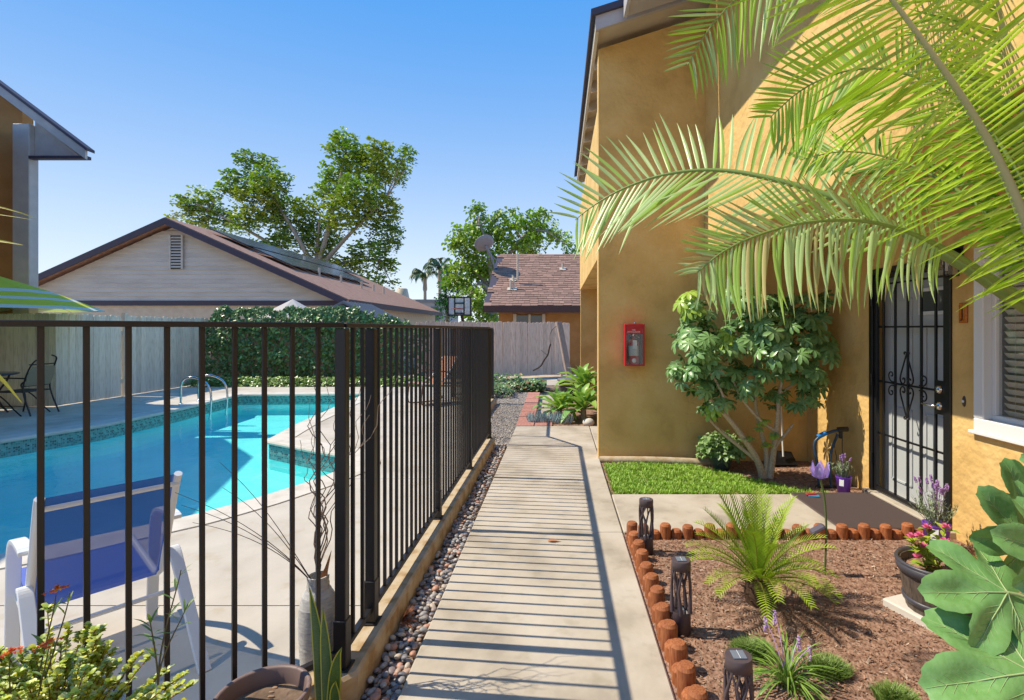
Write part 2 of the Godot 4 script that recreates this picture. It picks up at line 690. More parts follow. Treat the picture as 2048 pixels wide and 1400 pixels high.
# ---------------------------------------------------------------- pool
func rounded(pts: Array, near: float, times: int) -> PackedVector2Array:
	# corners are cut at most `near` metres from the corner, then smoothed
	var out := []
	for i in pts.size():
		var p: Vector2 = pts[i]
		var q: Vector2 = pts[(i + 1) % pts.size()]
		var l := p.distance_to(q)
		out.append(p)
		if l > near * 2.2:
			out.append(p.lerp(q, near / l))
			out.append(p.lerp(q, 1.0 - near / l))
	for t in times:
		var nxt := []
		for i in out.size():
			var p: Vector2 = out[i]
			var q: Vector2 = out[(i + 1) % out.size()]
			nxt.append(p.lerp(q, 0.25))
			nxt.append(p.lerp(q, 0.75))
		out = nxt
	return PackedVector2Array(out)


func outset(poly: PackedVector2Array, by: float) -> PackedVector2Array:
	var out := PackedVector2Array()
	var sgn := -1.0 if Geometry2D.is_polygon_clockwise(poly) else 1.0
	for i in poly.size():
		var t := (poly[(i + 1) % poly.size()] - poly[(i - 1 + poly.size()) % poly.size()]).normalized()
		out.append(poly[i] + Vector2(t.y, -t.x) * sgn * by)
	return out


# strips that follow the outline: section points are (distance outwards, height)
func ring(b: MB, poly: PackedVector2Array, section: Array, facing: Vector2) -> void:
	for j in section.size() - 1:
		var a := outset(poly, section[j].x)
		var d := outset(poly, section[j + 1].x)
		for i in poly.size():
			var k := (i + 1) % poly.size()
			var p := P(a[i].x, section[j].y, a[i].y)
			var q := P(a[k].x, section[j].y, a[k].y)
			var r := P(d[k].x, section[j + 1].y, d[k].y)
			var u := P(d[i].x, section[j + 1].y, d[i].y)
			var nn := (r - p).cross(u - q)
			var out2 := (a[i] - outline_mid).normalized()
			var want := Vector3(out2.x * facing.x, facing.y, -out2.y * facing.x)
			if nn.dot(want) >= 0:
				b.quad(p, q, r, u)
			else:
				b.quad(u, r, q, p)


var outline_mid := Vector2(-5.6, 7.2)
var pool_outline: PackedVector2Array


func pool() -> void:
	var pts := [Vector2(-4.55, 12.45), Vector2(-4.38, 10.5), Vector2(-4.2, 8.5), Vector2(-3.99, 7.2), Vector2(-3.2, 6.72), Vector2(-2.5, 6.32), Vector2(-2.3, 5.85), Vector2(-2.5, 5.2), Vector2(-2.72, 4.72), Vector2(-2.98, 4.3), Vector2(-3.57, 3.69), Vector2(-4.6, 3.0), Vector2(-6.5, 2.6), Vector2(-8.1, 3.6), Vector2(-8.3, 5.4), Vector2(-7.75, 7.0), Vector2(-7.3, 8.4), Vector2(-7.3, 10.0), Vector2(-7.45, 12.3)]
	pool_outline = rounded(pts, 0.16, 2)
	var deck_edge := PackedVector2Array([Vector2(-0.99, 2.36), Vector2(-0.99, 7.2), Vector2(-1.47, 7.9), Vector2(-1.47, 13.88), Vector2(-9.9, 13.88), Vector2(-9.9, 10.3), Vector2(-16, 10.3), Vector2(-16, 0.2), Vector2(-2.87, 0.2)])
	var deck := Node3D.new()
	deck.name = "pool_deck"
	deck.set_meta("kind", "structure")
	add_child(deck)
	var hole := outset(pool_outline, 0.312)
	for band in [[0.1, 2.9], [2.908, 5.36], [5.368, 9.3], [9.308, 14.0]]:
		for x in [[-17.0, -5.5], [-5.492, -0.5]]:
			for q in Geometry2D.intersect_polygons(deck_edge, sheet(x[0], x[1], band[0], band[1])):
				for r in Geometry2D.clip_polygons(q, hole):
					var b0 := MB.new()
					b0.prism(r, -0.1, 0.05)
					part(deck, "slab", b0.mesh(), M.deck)
	var basin := Node3D.new()
	basin.name = "pool_basin"
	basin.set_meta("kind", "structure")
	add_child(basin)
	var b := MB.new()
	ring(b, pool_outline, [Vector2(0.3, -0.1), Vector2(0.3, 0.058), Vector2(0.0, 0.062)], Vector2(0.5, 1))
	ring(b, pool_outline, [Vector2(0.0, 0.062), Vector2(-0.025, 0.054), Vector2(-0.036, 0.034), Vector2(-0.03, 0.012), Vector2(0.0, 0.0)], Vector2(-1, 0.1))
	part(basin, "coping", b.mesh(), M.coping)
	b = MB.new()
	ring(b, pool_outline, [Vector2(0.0, 0.0), Vector2(0.0, -0.20)], Vector2(-1, 0))
	part(basin, "tile_band", b.mesh(), M.mosaic)
	b = MB.new()
	ring(b, pool_outline, [Vector2(0.0, -0.20), Vector2(0.0, -0.34), Vector2(-0.07, -0.43), Vector2(-0.22, -0.47)], Vector2(-1, 0))
	for q in Geometry2D.offset_polygon(pool_outline, -0.215, Geometry2D.JOIN_ROUND):
		b.prism(q, -0.47, -0.47)
	part(basin, "shell", b.mesh(), M.plaster)
	var inner := outset(pool_outline, -0.004)
	var k := 0
	for st in [PackedVector2Array([Vector2(-2.0, 6.6), Vector2(-3.02, 6.75), Vector2(-2.86, 5.7), Vector2(-2.75, 4.4), Vector2(-2.0, 4.4)]), PackedVector2Array([Vector2(-2.0, 6.9), Vector2(-3.4, 7.0), Vector2(-3.2, 5.7), Vector2(-3.1, 4.0), Vector2(-2.0, 4.0)])]:
		for q in Geometry2D.intersect_polygons(inner, st):
			b = MB.new()
			b.prism(q, -0.47, [-0.25, -0.36][k])
			part(basin, "step", b.mesh(), M.plaster)
		k += 1
	b = MB.new()
	b.prism(outset(pool_outline, -0.002), -0.105, -0.105)
	struct("pool_water", b.mesh(), M.water)


func grp(parent: Node, nm: String) -> Node3D:
	var o := Node3D.new()
	o.name = nm
	parent.add_child(o, true)
	return o


func xyplate(poly: Array, d0: float, d1: float) -> ArrayMesh:
	var b := MB.new()
	b.plate(PackedVector2Array(poly), -maxf(d0, d1), -minf(d0, d1))
	return b.mesh()


func span(x0: float, x1: float, y0: float, y1: float, d0: float, d1: float, bev := 0.0) -> ArrayMesh:
	var b := MB.new()
	b.cbox(P((x0 + x1) * 0.5, (y0 + y1) * 0.5, (d0 + d1) * 0.5), Vector3(absf(x1 - x0), absf(y1 - y0), absf(d1 - d0)), bev)
	return b.mesh()


func townhouse() -> void:
	var t := thing("townhouse", "ochre stucco two storey townhouse with a jutting upper storey, right of the walk", "house")
	var wy := func(x: float) -> float: return 5.0 + 0.32 * (x - 0.43)
	# the tall wall that faces the walk
	part(t, "wall", xyplate([Vector2(0.488, -0.1), Vector2(6.2, -0.1), Vector2(6.2, wy.call(6.2) - 0.03), Vector2(0.488, wy.call(0.488) - 0.03)], 6.4, 6.62), M.stucco)
	# the wall with the door and the window
	var b := MB.new()
	for q in [[-0.1, 2.51, 5.10, 6.398], [2.15, 2.51, 4.04, 5.10], [-0.1, 2.51, 3.80, 4.04], [-0.1, 0.85, 2.3, 3.80], [2.17, 2.51, 2.3, 3.80], [-0.1, 2.51, -3.0, 2.3]]:
		b.box(P(3.11, (q[0] + q[1]) * 0.5, (q[2] + q[3]) * 0.5), Vector3(0.16, q[1] - q[0], q[3] - q[2]))
	part(t, "wall", b.mesh(), M.stucco)
	# jutting upper storey, closed at the back
	part(t, "upper_wall", xyplate([Vector2(1.786, 2.512), Vector2(6.0, 2.512), Vector2(6.0, wy.call(6.0) - 0.02), Vector2(1.786, wy.call(1.786) - 0.02)], -3.0, 6.397), M.stucco)
	b = MB.new()
	b.box(P(6.1, 1.2, 1.7), Vector3(0.16, 2.6, 9.3))
	b.box(P(4.6, 1.2, -2.9), Vector3(2.8, 2.6, 0.16))
	part(t, "wall", b.mesh(), M.stucco)
	part(t, "room_floor", span(3.2, 6.0, -0.1, 0.0, -2.8, 6.39), M.earth)
	# main roof: shingled slab, rake board, eave board, rafters
	part(t, "roof", xyplate([Vector2(0.37, wy.call(0.37) + 0.16), Vector2(6.5, wy.call(6.5) + 0.16), Vector2(6.5, wy.call(6.5) + 0.235), Vector2(0.37, wy.call(0.37) + 0.235)], 5.96, 12.3), M.trim_dark)
	part(t, "rake_board", xyplate([Vector2(0.425, wy.call(0.43)), Vector2(6.4, wy.call(6.4)), Vector2(6.4, wy.call(6.4) + 0.158), Vector2(0.425, wy.call(0.43) + 0.158)], 6.0, 6.045), M.trim)
	part(t, "soffit", xyplate([Vector2(0.47, wy.call(0.47) + 0.06), Vector2(6.4, wy.call(6.4) + 0.06), Vector2(6.4, wy.call(6.4) + 0.1), Vector2(0.47, wy.call(0.47) + 0.1)], 6.047, 12.2), M.trim_cream)
	part(t, "eave_board", span(0.425, 0.465, 4.995, 5.155, 6.047, 12.25), M.trim_cream)
	for k in 9:
		var d := 6.75 + k * 0.66
		part(t, "rafter", xyplate([Vector2(0.468, wy.call(0.468) - 0.09), Vector2(1.3, wy.call(1.3) - 0.09), Vector2(1.3, wy.call(1.3) + 0.058), Vector2(0.468, wy.call(0.468) + 0.058)], d, d + 0.045), M.trim_cream)
	# lower roof over the jutting storey
	part(t, "front_soffit", xyplate([Vector2(0.78, wy.call(0.78) + 0.002), Vector2(6.5, wy.call(6.5) + 0.002), Vector2(6.5, wy.call(6.5) + 0.158), Vector2(0.78, wy.call(0.78) + 0.158)], -3.2, 5.93), M.trim)
	part(t, "front_roof", xyplate([Vector2(0.78, wy.call(0.78) + 0.16), Vector2(6.5, wy.call(6.5) + 0.16), Vector2(6.5, wy.call(6.5) + 0.235), Vector2(0.78, wy.call(0.78) + 0.235)], -3.2, 5.93), M.trim_dark)
	part(t, "front_eave_board", span(0.735, 0.775, 5.09, 5.28, -3.2, 5.92), M.trim)
	# landing behind the tall wall: parapet, slab and the shaded wall under it
	part(t, "parapet", xyplate([Vector2(0.488, 2.46), Vector2(0.64, 2.46), Vector2(0.64, 4.33), Vector2(0.488, 4.33)], 6.622, 11.95), M.stucco)
	part(t, "landing", span(0.642, 3.0, 2.47, 2.60, 6.622, 11.94), M.stucco)
	part(t, "far_wall", span(0.50, 3.2, -0.1, 2.468, 11.78, 11.93), M.stucco)
	part(t, "inner_wall", span(3.0, 3.2, -0.1, 5.6, 6.622, 11.77), M.stucco)
	# curved mortar footing at the foot of the wall
	b = MB.new()
	var foot := []
	for k in 13:
		var a := float(k) / 12.0
		foot.append(P(0.50 + 1.32 * a, -0.01 + 0.02 * sin(a * 3.0), 6.36 - 0.10 * sin(a * PI * 0.55) - 0.06 * a))
	b.tube(foot, 0.05, 8)
	part(t, "footing", b.mesh(), M.kerb)

	# window: white frame, pane, blind
	var win := grp(t, "window")
	b = MB.new()
	for q in [[0.85, 0.94, 2.3, 3.80], [2.08, 2.17, 2.3, 3.80], [0.94, 2.08, 3.71, 3.80], [0.94, 2.08, 2.3, 2.39]]:
		b.cbox(P(3.06, (q[0] + q[1]) * 0.5, (q[2] + q[3]) * 0.5), Vector3(0.12, q[1] - q[0], q[3] - q[2]), 0.006)
	for q in [[0.94, 0.975, 2.39, 3.71], [2.045, 2.08, 2.39, 3.71], [0.975, 2.045, 3.675, 3.71], [0.975, 2.045, 2.39, 2.425], [0.975, 2.045, 2.98, 3.03]]:
		b.cbox(P(3.085, (q[0] + q[1]) * 0.5, (q[2] + q[3]) * 0.5), Vector3(0.05, q[1] - q[0], q[3] - q[2]), 0.004)
	plain("vinyl", Color(0.80, 0.81, 0.82), 0.3)
	part(win, "frame", b.mesh(), M.vinyl)
	part(win, "pane", span(3.084, 3.088, 0.976, 2.044, 2.427, 3.673), M.pane)
	part(win, "sill", span(2.985, 3.029, 0.825, 0.85, 2.28, 3.83, 0.004), M.vinyl)
	var slat := MB.new()
	slat.cbox(Vector3.ZERO, Vector3(0.048, 0.003, 1.22), 0.001)
	var sm := slat.mesh()
	plain("blind", Color(0.72, 0.70, 0.60), 0.5)
	for k in 21:
		part(win, "slat", sm, M.blind, P(3.122, 0.995 + k * 0.05, 3.05), Basis(Vector3.FORWARD, deg_to_rad(50)))
	b = MB.new()
	for d in [2.6, 3.0, 3.56]:
		b.tube([P(3.098, 0.98, d), P(3.098, 2.04, d)], 0.0018, 5)
	part(win, "blind_cord", b.mesh(), M.blind)

	# door behind the iron security door
	var door := grp(t, "front_door")
	plain("door_paint", Color(0.50, 0.53, 0.54), 0.45)
	b = MB.new()
	b.cbox(P(3.165, 1.075, 4.57), Vector3(0.045, 2.09, 1.0), 0.003)
	part(door, "leaf", b.mesh(), M.door_paint)
	b = MB.new()
	for q in [[1.05, 1.85, 4.66, 4.94], [0.18, 0.85, 4.66, 4.94], [1.05, 1.62, 4.2, 4.48], [0.18, 0.85, 4.2, 4.48]]:
		b.bar(P(3.138, q[0], q[2]), P(3.138, q[1], q[2]), 0.016, 0.012, Vector3.RIGHT)
		b.bar(P(3.138, q[0], q[3]), P(3.138, q[1], q[3]), 0.016, 0.012, Vector3.RIGHT)
		b.bar(P(3.138, q[0], q[2]), P(3.138, q[0], q[3]), 0.012, 0.016)
		b.bar(P(3.138, q[1], q[2]), P(3.138, q[1], q[3]), 0.012, 0.016)
	part(door, "moulding", b.mesh(), M.door_paint)
	b = MB.new()
	for q in [[1.70, 1.73, 4.14, 4.56], [1.90, 1.93, 4.14, 4.56], [1.73, 1.90, 4.53, 4.56], [1.73, 1.90, 4.14, 4.17], [1.73, 1.90, 4.335, 4.365]]:
		b.cbox(P(3.133, (q[0] + q[1]) * 0.5, (q[2] + q[3]) * 0.5), Vector3(0.02, q[1] - q[0], q[3] - q[2]), 0.003)
	part(door, "light_frame", b.mesh(), M.vinyl)
	plain("dark_glass", Color(0.10, 0.11, 0.11), 0.08)
	part(door, "light", span(3.136, 3.141, 1.73, 1.90, 4.17, 4.53), M.dark_glass)
	part(door, "sill", span(2.97, 3.19, -0.05, 0.03, 4.0, 5.14, 0.006), M.concrete)

	var sec := grp(t, "security_door")
	b = MB.new()
	for q in [[0.032, 2.15, 5.045, 5.10], [0.032, 2.15, 4.04, 4.095], [2.095, 2.15, 4.095, 5.045]]:
		b.cbox(P(3.05, (q[0] + q[1]) * 0.5, (q[2] + q[3]) * 0.5), Vector3(0.075, q[1] - q[0], q[3] - q[2]), 0.004)
	part(sec, "frame", b.mesh(), M.black)
	b = MB.new()
	for q in [[0.05, 2.085, 5.005, 5.04], [0.05, 2.085, 4.10, 4.135], [2.05, 2.085, 4.135, 5.005], [0.05, 0.085, 4.135, 5.005]]:
		b.cbox(P(3.045, (q[0] + q[1]) * 0.5, (q[2] + q[3]) * 0.5), Vector3(0.035, q[1] - q[0], q[3] - q[2]), 0.003)
	part(sec, "leaf_frame", b.mesh(), M.black)
	var rod := MB.new()
	rod.cbox(Vector3.ZERO, Vector3(0.018, 1.965, 0.018), 0.002)
	var rm := rod.mesh()
	for d in [4.915, 4.745, 4.575, 4.405, 4.235]:
		part(sec, "bar", rm, M.black, P(3.045, 1.0675, d))
	for y in [2.0, 1.60, 1.085, 0.59]:
		part(sec, "cross_bar", span(3.056, 3.07, y - 0.008, y + 0.008, 4.135, 5.005), M.black)
	# wrought scrolls on the middle bar, in the door's own plane (u along the door, v up)
	for sgn in [-1.0, 1.0]:
		for up in [-1.0, 1.0]:
			b = MB.new()
			var pts := []
			for q in [[0.005, 0.27], [0.022, 0.23], [0.055, 0.15], [0.082, 0.085], [0.088, 0.045], [0.070, 0.015], [0.040, 0.012], [0.022, 0.035], [0.026, 0.062], [0.046, 0.066], [0.052, 0.05]]:
				pts.append(P(3.034, 1.085 + up * q[1], 4.575 + sgn * q[0]))
			b.tube(smooth(pts, 3), 0.0065, 6)
			part(sec, "scroll", b.mesh(), M.black)
			b = MB.new()
			pts = []
			for q in [[0.162, 0.022], [0.20, 0.012], [0.245, 0.04], [0.25, 0.085], [0.215, 0.11], [0.188, 0.09], [0.196, 0.064], [0.214, 0.07]]:
				pts.append(P(3.034, 1.085 + up * q[1], 4.575 + sgn * q[0]))
			b.tube(smooth(pts, 3), 0.0065, 6)
			part(sec, "scroll", b.mesh(), M.black)
	for up in [-1.0, 1.0]:
		for sgn in [-1.0, 1.0]:
			b = MB.new()
			var pts := []
			for q in [[0.0, 0.265], [0.004, 0.285], [0.024, 0.298], [0.036, 0.285], [0.026, 0.272]]:
				pts.append(P(3.034, 1.085 + up * q[1], 4.575 + sgn * q[0]))
			b.tube(smooth(pts, 3), 0.006, 6)
			part(sec, "scroll", b.mesh(), M.black)
	part(sec, "lock_plate", span(3.026, 3.042, 0.90, 1.17, 4.10, 4.226, 0.003), M.black)
	for y in [1.10, 0.97]:
		b = MB.new()
		b.xf = Transform3D(Basis(Vector3(0, 0, 1), PI / 2), P(3.026, y, 4.165))
		b.lathe(Vector3.ZERO, [Vector2(0.0, 0.030), Vector2(0.022, 0.028), Vector2(0.034, 0.014), Vector2(0.036, 0.0)], 16)
		part(sec, "knob", b.mesh(), M.steel)
	b = MB.new()
	b.tube([P(2.99, 0.97, 4.165), P(2.965, 0.97, 4.19), P(2.965, 0.972, 4.29)], [0.011, 0.011, 0.007], 8)
	part(sec, "lever", b.mesh(), M.steel)
	for y in [0.35, 1.1, 1.85]:
		b = MB.new()
		b.tube([P(3.008, y - 0.05, 5.045), P(3.008, y + 0.05, 5.045)], 0.011, 8)
		part(sec, "hinge", b.mesh(), M.black)

	# things fixed to the walls
	var pl := thing("house_number", "small amber plaque with the letter J on the stucco beside the door", "house number", P(3.03, 1.70, 3.92))
	var amber := mottled("amber", [Color(0.42, 0.10, 0.012), Color(0.60, 0.20, 0.02)], Vector3(0.1, 0.25, 0.1), 0.02, 3, 0.25)
	b = MB.new()
	b.cbox(Vector3(-0.008, 0, 0), Vector3(0.016, 0.15, 0.076), 0.004)
	part(pl, "plate", b.mesh(), amber)
	var tm := TextMesh.new()
	tm.text = "J"
	var fo := SystemFont.new()
	fo.font_names = PackedStringArray(["Droid Sans"])
	tm.font = fo
	tm.font_size = 64
	tm.pixel_size = 0.0016
	tm.depth = 0.003
	plain("ink", Color(0.05, 0.015, 0.006), 0.5)
	part(pl, "letter", tm, M.ink, Vector3(-0.0175, -0.004, 0), Basis(Vector3.UP, -PI / 2))

	var be := thing("doorbell", "small bronze oval doorbell on the stucco between door and window", "doorbell", P(3.03, 1.04, 3.92))
	b = MB.new()
	b.ball(Vector3.ZERO, Vector3(0.012, 0.042, 0.018), 8, 12)
	part(be, "plate", b.mesh(), plain("bronze", Color(0.09, 0.07, 0.06), 0.4, 0.6))
	b = MB.new()
	b.ball(Vector3(-0.011, 0, 0), Vector3(0.006, 0.011, 0.011), 6, 10)
	part(be, "button", b.mesh(), M.vinyl)

	var la := thing("wall_lantern", "square black metal wall lantern with clear panes above the door's edge", "lantern", P(2.93, 2.06, 3.97))
	b = MB.new()
	for x in [-0.055, 0.055]:
		for z in [-0.055, 0.055]:
			b.box(Vector3(x, 0, z), Vector3(0.008, 0.16, 0.008))
	for y in [-0.08, 0.08]:
		for q in [[Vector3(0, y, -0.055), Vector3(0.118, 0.008, 0.008)], [Vector3(0, y, 0.055), Vector3(0.118, 0.008, 0.008)], [Vector3(-0.055, y, 0), Vector3(0.008, 0.008, 0.102)], [Vector3(0.055, y, 0), Vector3(0.008, 0.008, 0.102)]]:
			b.box(q[0], q[1])
	b.box(Vector3(0, 0.088, 0), Vector3(0.13, 0.012, 0.13))
	b.cbox(Vector3(0.07, 0.115, 0), Vector3(0.06, 0.03, 0.03), 0.004)
	b.cbox(Vector3(0.095, 0.09, 0), Vector3(0.01, 0.16, 0.09), 0.003)
	part(la, "cage", b.mesh(), M.black)
	for q in [[Vector3(-0.0555, 0, 0), Vector3(0.003, 0.15, 0.1)], [Vector3(0.0555, 0, 0), Vector3(0.003, 0.15, 0.1)], [Vector3(0, 0, 0.0555), Vector3(0.1, 0.15, 0.003)], [Vector3(0, 0, -0.0555), Vector3(0.1, 0.15, 0.003)]]:
		b = MB.new()
		b.box(q[0], q[1])
		part(la, "pane", b.mesh(), M.pane)
	b = MB.new()
	b.lathe(Vector3(0, -0.04, 0), [Vector2(0.0, 0.0), Vector2(0.013, 0.0), Vector2(0.014, 0.03), Vector2(0.024, 0.06), Vector2(0.02, 0.085), Vector2(0.0, 0.1)], 12)
	part(la, "bulb", b.mesh(), M.vinyl)

	# fire extinguisher in its red cabinet on the tall wall
	var cab := thing("extinguisher_cabinet", "red wall cabinet with a clear front, holding a fire extinguisher", "cabinet", P(0.905, 1.39, 6.4))
	var red := plain("cabinet_red", Color(0.55, 0.012, 0.025), 0.35)
	b = MB.new()
	b.box(Vector3(0, 0, 0.006), Vector3(0.235, 0.50, 0.012))
	b.cbox(Vector3(-0.112, 0, 0.087), Vector3(0.012, 0.50, 0.15), 0.003)
	b.cbox(Vector3(0.112, 0, 0.087), Vector3(0.012, 0.50, 0.15), 0.003)
	b.cbox(Vector3(0, 0.244, 0.087), Vector3(0.212, 0.012, 0.15), 0.003)
	b.cbox(Vector3(0, -0.244, 0.087), Vector3(0.212, 0.012, 0.15), 0.003)
	part(cab, "case", b.mesh(), red)
	b = MB.new()
	for q in [[Vector3(-0.108, 0, 0.168), Vector3(0.02, 0.50, 0.012)], [Vector3(0.108, 0, 0.168), Vector3(0.02, 0.50, 0.012)], [Vector3(0, 0.225, 0.168), Vector3(0.196, 0.05, 0.012)], [Vector3(0, -0.24, 0.168), Vector3(0.196, 0.02, 0.012)]]:
		b.cbox(q[0], q[1], 0.003)
	part(cab, "door_frame", b.mesh(), red)
	b = MB.new()
	b.box(Vector3(0, -0.015, 0.166), Vector3(0.196, 0.43, 0.003))
	part(cab, "pane", b.mesh(), M.pane)
	b = MB.new()
	b.box(Vector3(0, 0.0, 0.016), Vector3(0.2, 0.47, 0.006))
	part(cab, "backing", b.mesh(), plain("charcoal", Color(0.035, 0.04, 0.05), 0.6))
	b = MB.new()
	b.box(Vector3(0, 0.165, 0.1695), Vector3(0.19, 0.07, 0.002))
	part(cab, "notice", b.mesh(), red)
	var lt := TextMesh.new()
	lt.text = "FIRE\nEXTINGUISHER"
	lt.font = fo
	lt.font_size = 32
	lt.pixel_size = 0.0007
	lt.depth = 0.001
	lt.line_spacing = -6.0
	part(cab, "lettering", lt, M.vinyl, Vector3(-0.012, 0.166, 0.1712))
	b = MB.new()
	b.ball(Vector3(0, 0.262, 0.165), Vector3(0.013, 0.013, 0.013))
	part(cab, "lock", b.mesh(), M.steel)
	var ex := thing("fire_extinguisher", "red fire extinguisher with white label inside the wall cabinet", "extinguisher", P(0.9, 1.16, 6.31))
	b = MB.new()
	b.lathe(Vector3.ZERO, [Vector2(0.0, 0.0), Vector2(0.06, 0.0), Vector2(0.066, 0.012), Vector2(0.066, 0.25), Vector2(0.055, 0.285), Vector2(0.022, 0.31), Vector2(0.02, 0.335), Vector2(0.0, 0.335)], 24)
	part(ex, "cylinder", b.mesh(), red)
	b = MB.new()
	b.lathe(Vector3.ZERO, [Vector2(0.0672, 0.10), Vector2(0.0672, 0.22)], 24)
	part(ex, "label_band", b.mesh(), mottled("label_white", [Color(0.45, 0.50, 0.48), Color(0.7, 0.72, 0.7)], Vector3(0.1, 0.1, 0.1), 0.04, 3, 0.6))
	b = MB.new()
	b.box(Vector3(0.008, 0.235, 0.066), Vector3(0.05, 0.10, 0.004))
	part(ex, "inspection_tag", b.mesh(), M.vinyl)
	b = MB.new()
	b.xf = Transform3D(Basis(Vector3.RIGHT, PI / 2), Vector3(0, 0.045, 0.0655))
	b.lathe(Vector3.ZERO, [Vector2(0.026, -0.002), Vector2(0.026, 0.002), Vector2(0.0, 0.002)], 20)
	part(ex, "seal", b.mesh(), M.vinyl)
	b = MB.new()
	b.tube([Vector3(-0.03, 0.345, 0), Vector3(0.0, 0.355, 0.0), Vector3(0.075, 0.375, 0)], [0.008, 0.008, 0.005], 6)
	b.tube([Vector3(0.0, 0.345, 0), Vector3(0.03, 0.34, 0.0), Vector3(0.08, 0.315, 0)], [0.008, 0.007, 0.005], 6)
	b.tube([Vector3(0, 0.33, 0), Vector3(0, 0.36, 0)], 0.018, 10)
	part(ex, "handle", b.mesh(), M.steel)
	b = MB.new()
	b.tube(bez(Vector3(-0.03, 0.345, 0.0), Vector3(-0.10, 0.30, 0.03), Vector3(-0.07, 0.15, 0.04), Vector3(-0.062, 0.06, 0.045), 10), 0.007, 6)
	part(ex, "hose", b.mesh(), M.black)


func smooth(pts: Array, times: int) -> Array:
	var out := pts
	for t in times - 1:
		var nxt := [out[0]]
		for i in out.size() - 1:
			nxt.append((out[i] as Vector3).lerp(out[i + 1], 0.25))
			nxt.append((out[i] as Vector3).lerp(out[i + 1], 0.75))
		nxt.append(out[-1])
		out = nxt
	return out


# ---------------------------------------------------------------- buildings on the left
func left_buildings() -> void:
	# the corner seen past the umbrella, and the long wing nearer than the frame that shades the pool
	var t := thing("neighbour_building", "tall tan building with grey corner post and sloping eave at the left edge", "building")
	var sl := 0.75
	var ry := func(x: float) -> float: return 5.14 + (-9.40 - x) * sl
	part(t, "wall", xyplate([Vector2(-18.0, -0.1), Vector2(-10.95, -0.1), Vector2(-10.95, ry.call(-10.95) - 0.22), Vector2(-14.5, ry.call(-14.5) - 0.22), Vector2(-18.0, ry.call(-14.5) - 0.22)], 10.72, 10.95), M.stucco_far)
	part(t, "corner_post", span(-10.948, -10.61, -0.1, 5.70, 10.52, 10.72, 0.01), M.trim)
	part(t, "rake_board", xyplate([Vector2(-9.42, ry.call(-9.42) - 0.19), Vector2(-14.5, ry.call(-14.5) - 0.19), Vector2(-14.5, ry.call(-14.5) - 0.003), Vector2(-9.42, ry.call(-9.42) - 0.003)], 10.45, 10.5), M.trim)
	part(t, "roof", xyplate([Vector2(-9.38, ry.call(-9.38)), Vector2(-14.5, ry.call(-14.5)), Vector2(-14.5, ry.call(-14.5) + 0.06), Vector2(-9.38, ry.call(-9.38) + 0.06)], 10.43, 10.62), M.trim_dark)
	part(t, "eave_board", span(-10.608, -9.45, 4.99, 5.05, 10.505, 10.62), M.trim_dark)
	part(t, "eave_panel", xyplate([Vector2(-10.6, 5.053), Vector2(-9.6, 5.053), Vector2(-9.6, ry.call(-9.6) - 0.02), Vector2(-10.6, ry.call(-10.6) - 0.02)], 10.63, 10.66), M.trim)
	part(t, "rafter", xyplate([Vector2(-9.75, 5.06), Vector2(-9.66, 5.06), Vector2(-10.45, 5.80), Vector2(-10.55, 5.80)], 10.56, 10.60), M.trim)
	var w := thing("pool_house", "long tan two storey wing beyond the left edge that shades the pool", "building")
	w.set_meta("label", "long tan building left of the pool, its shade over the water")
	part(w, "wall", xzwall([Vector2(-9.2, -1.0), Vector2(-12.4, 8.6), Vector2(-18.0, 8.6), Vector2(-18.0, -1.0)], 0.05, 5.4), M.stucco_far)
	part(w, "roof", xzwall([Vector2(-6.3, -1.2), Vector2(-9.62, 8.9), Vector2(-10.98, 10.3), Vector2(-18.2, 10.3), Vector2(-18.2, -1.2)], 5.42, 5.62), M.trim_dark)


func xzwall(poly: Array, y0: float, y1: float) -> ArrayMesh:
	var b := MB.new()
	b.prism(PackedVector2Array(poly), y0, y1, true)
	return b.mesh()


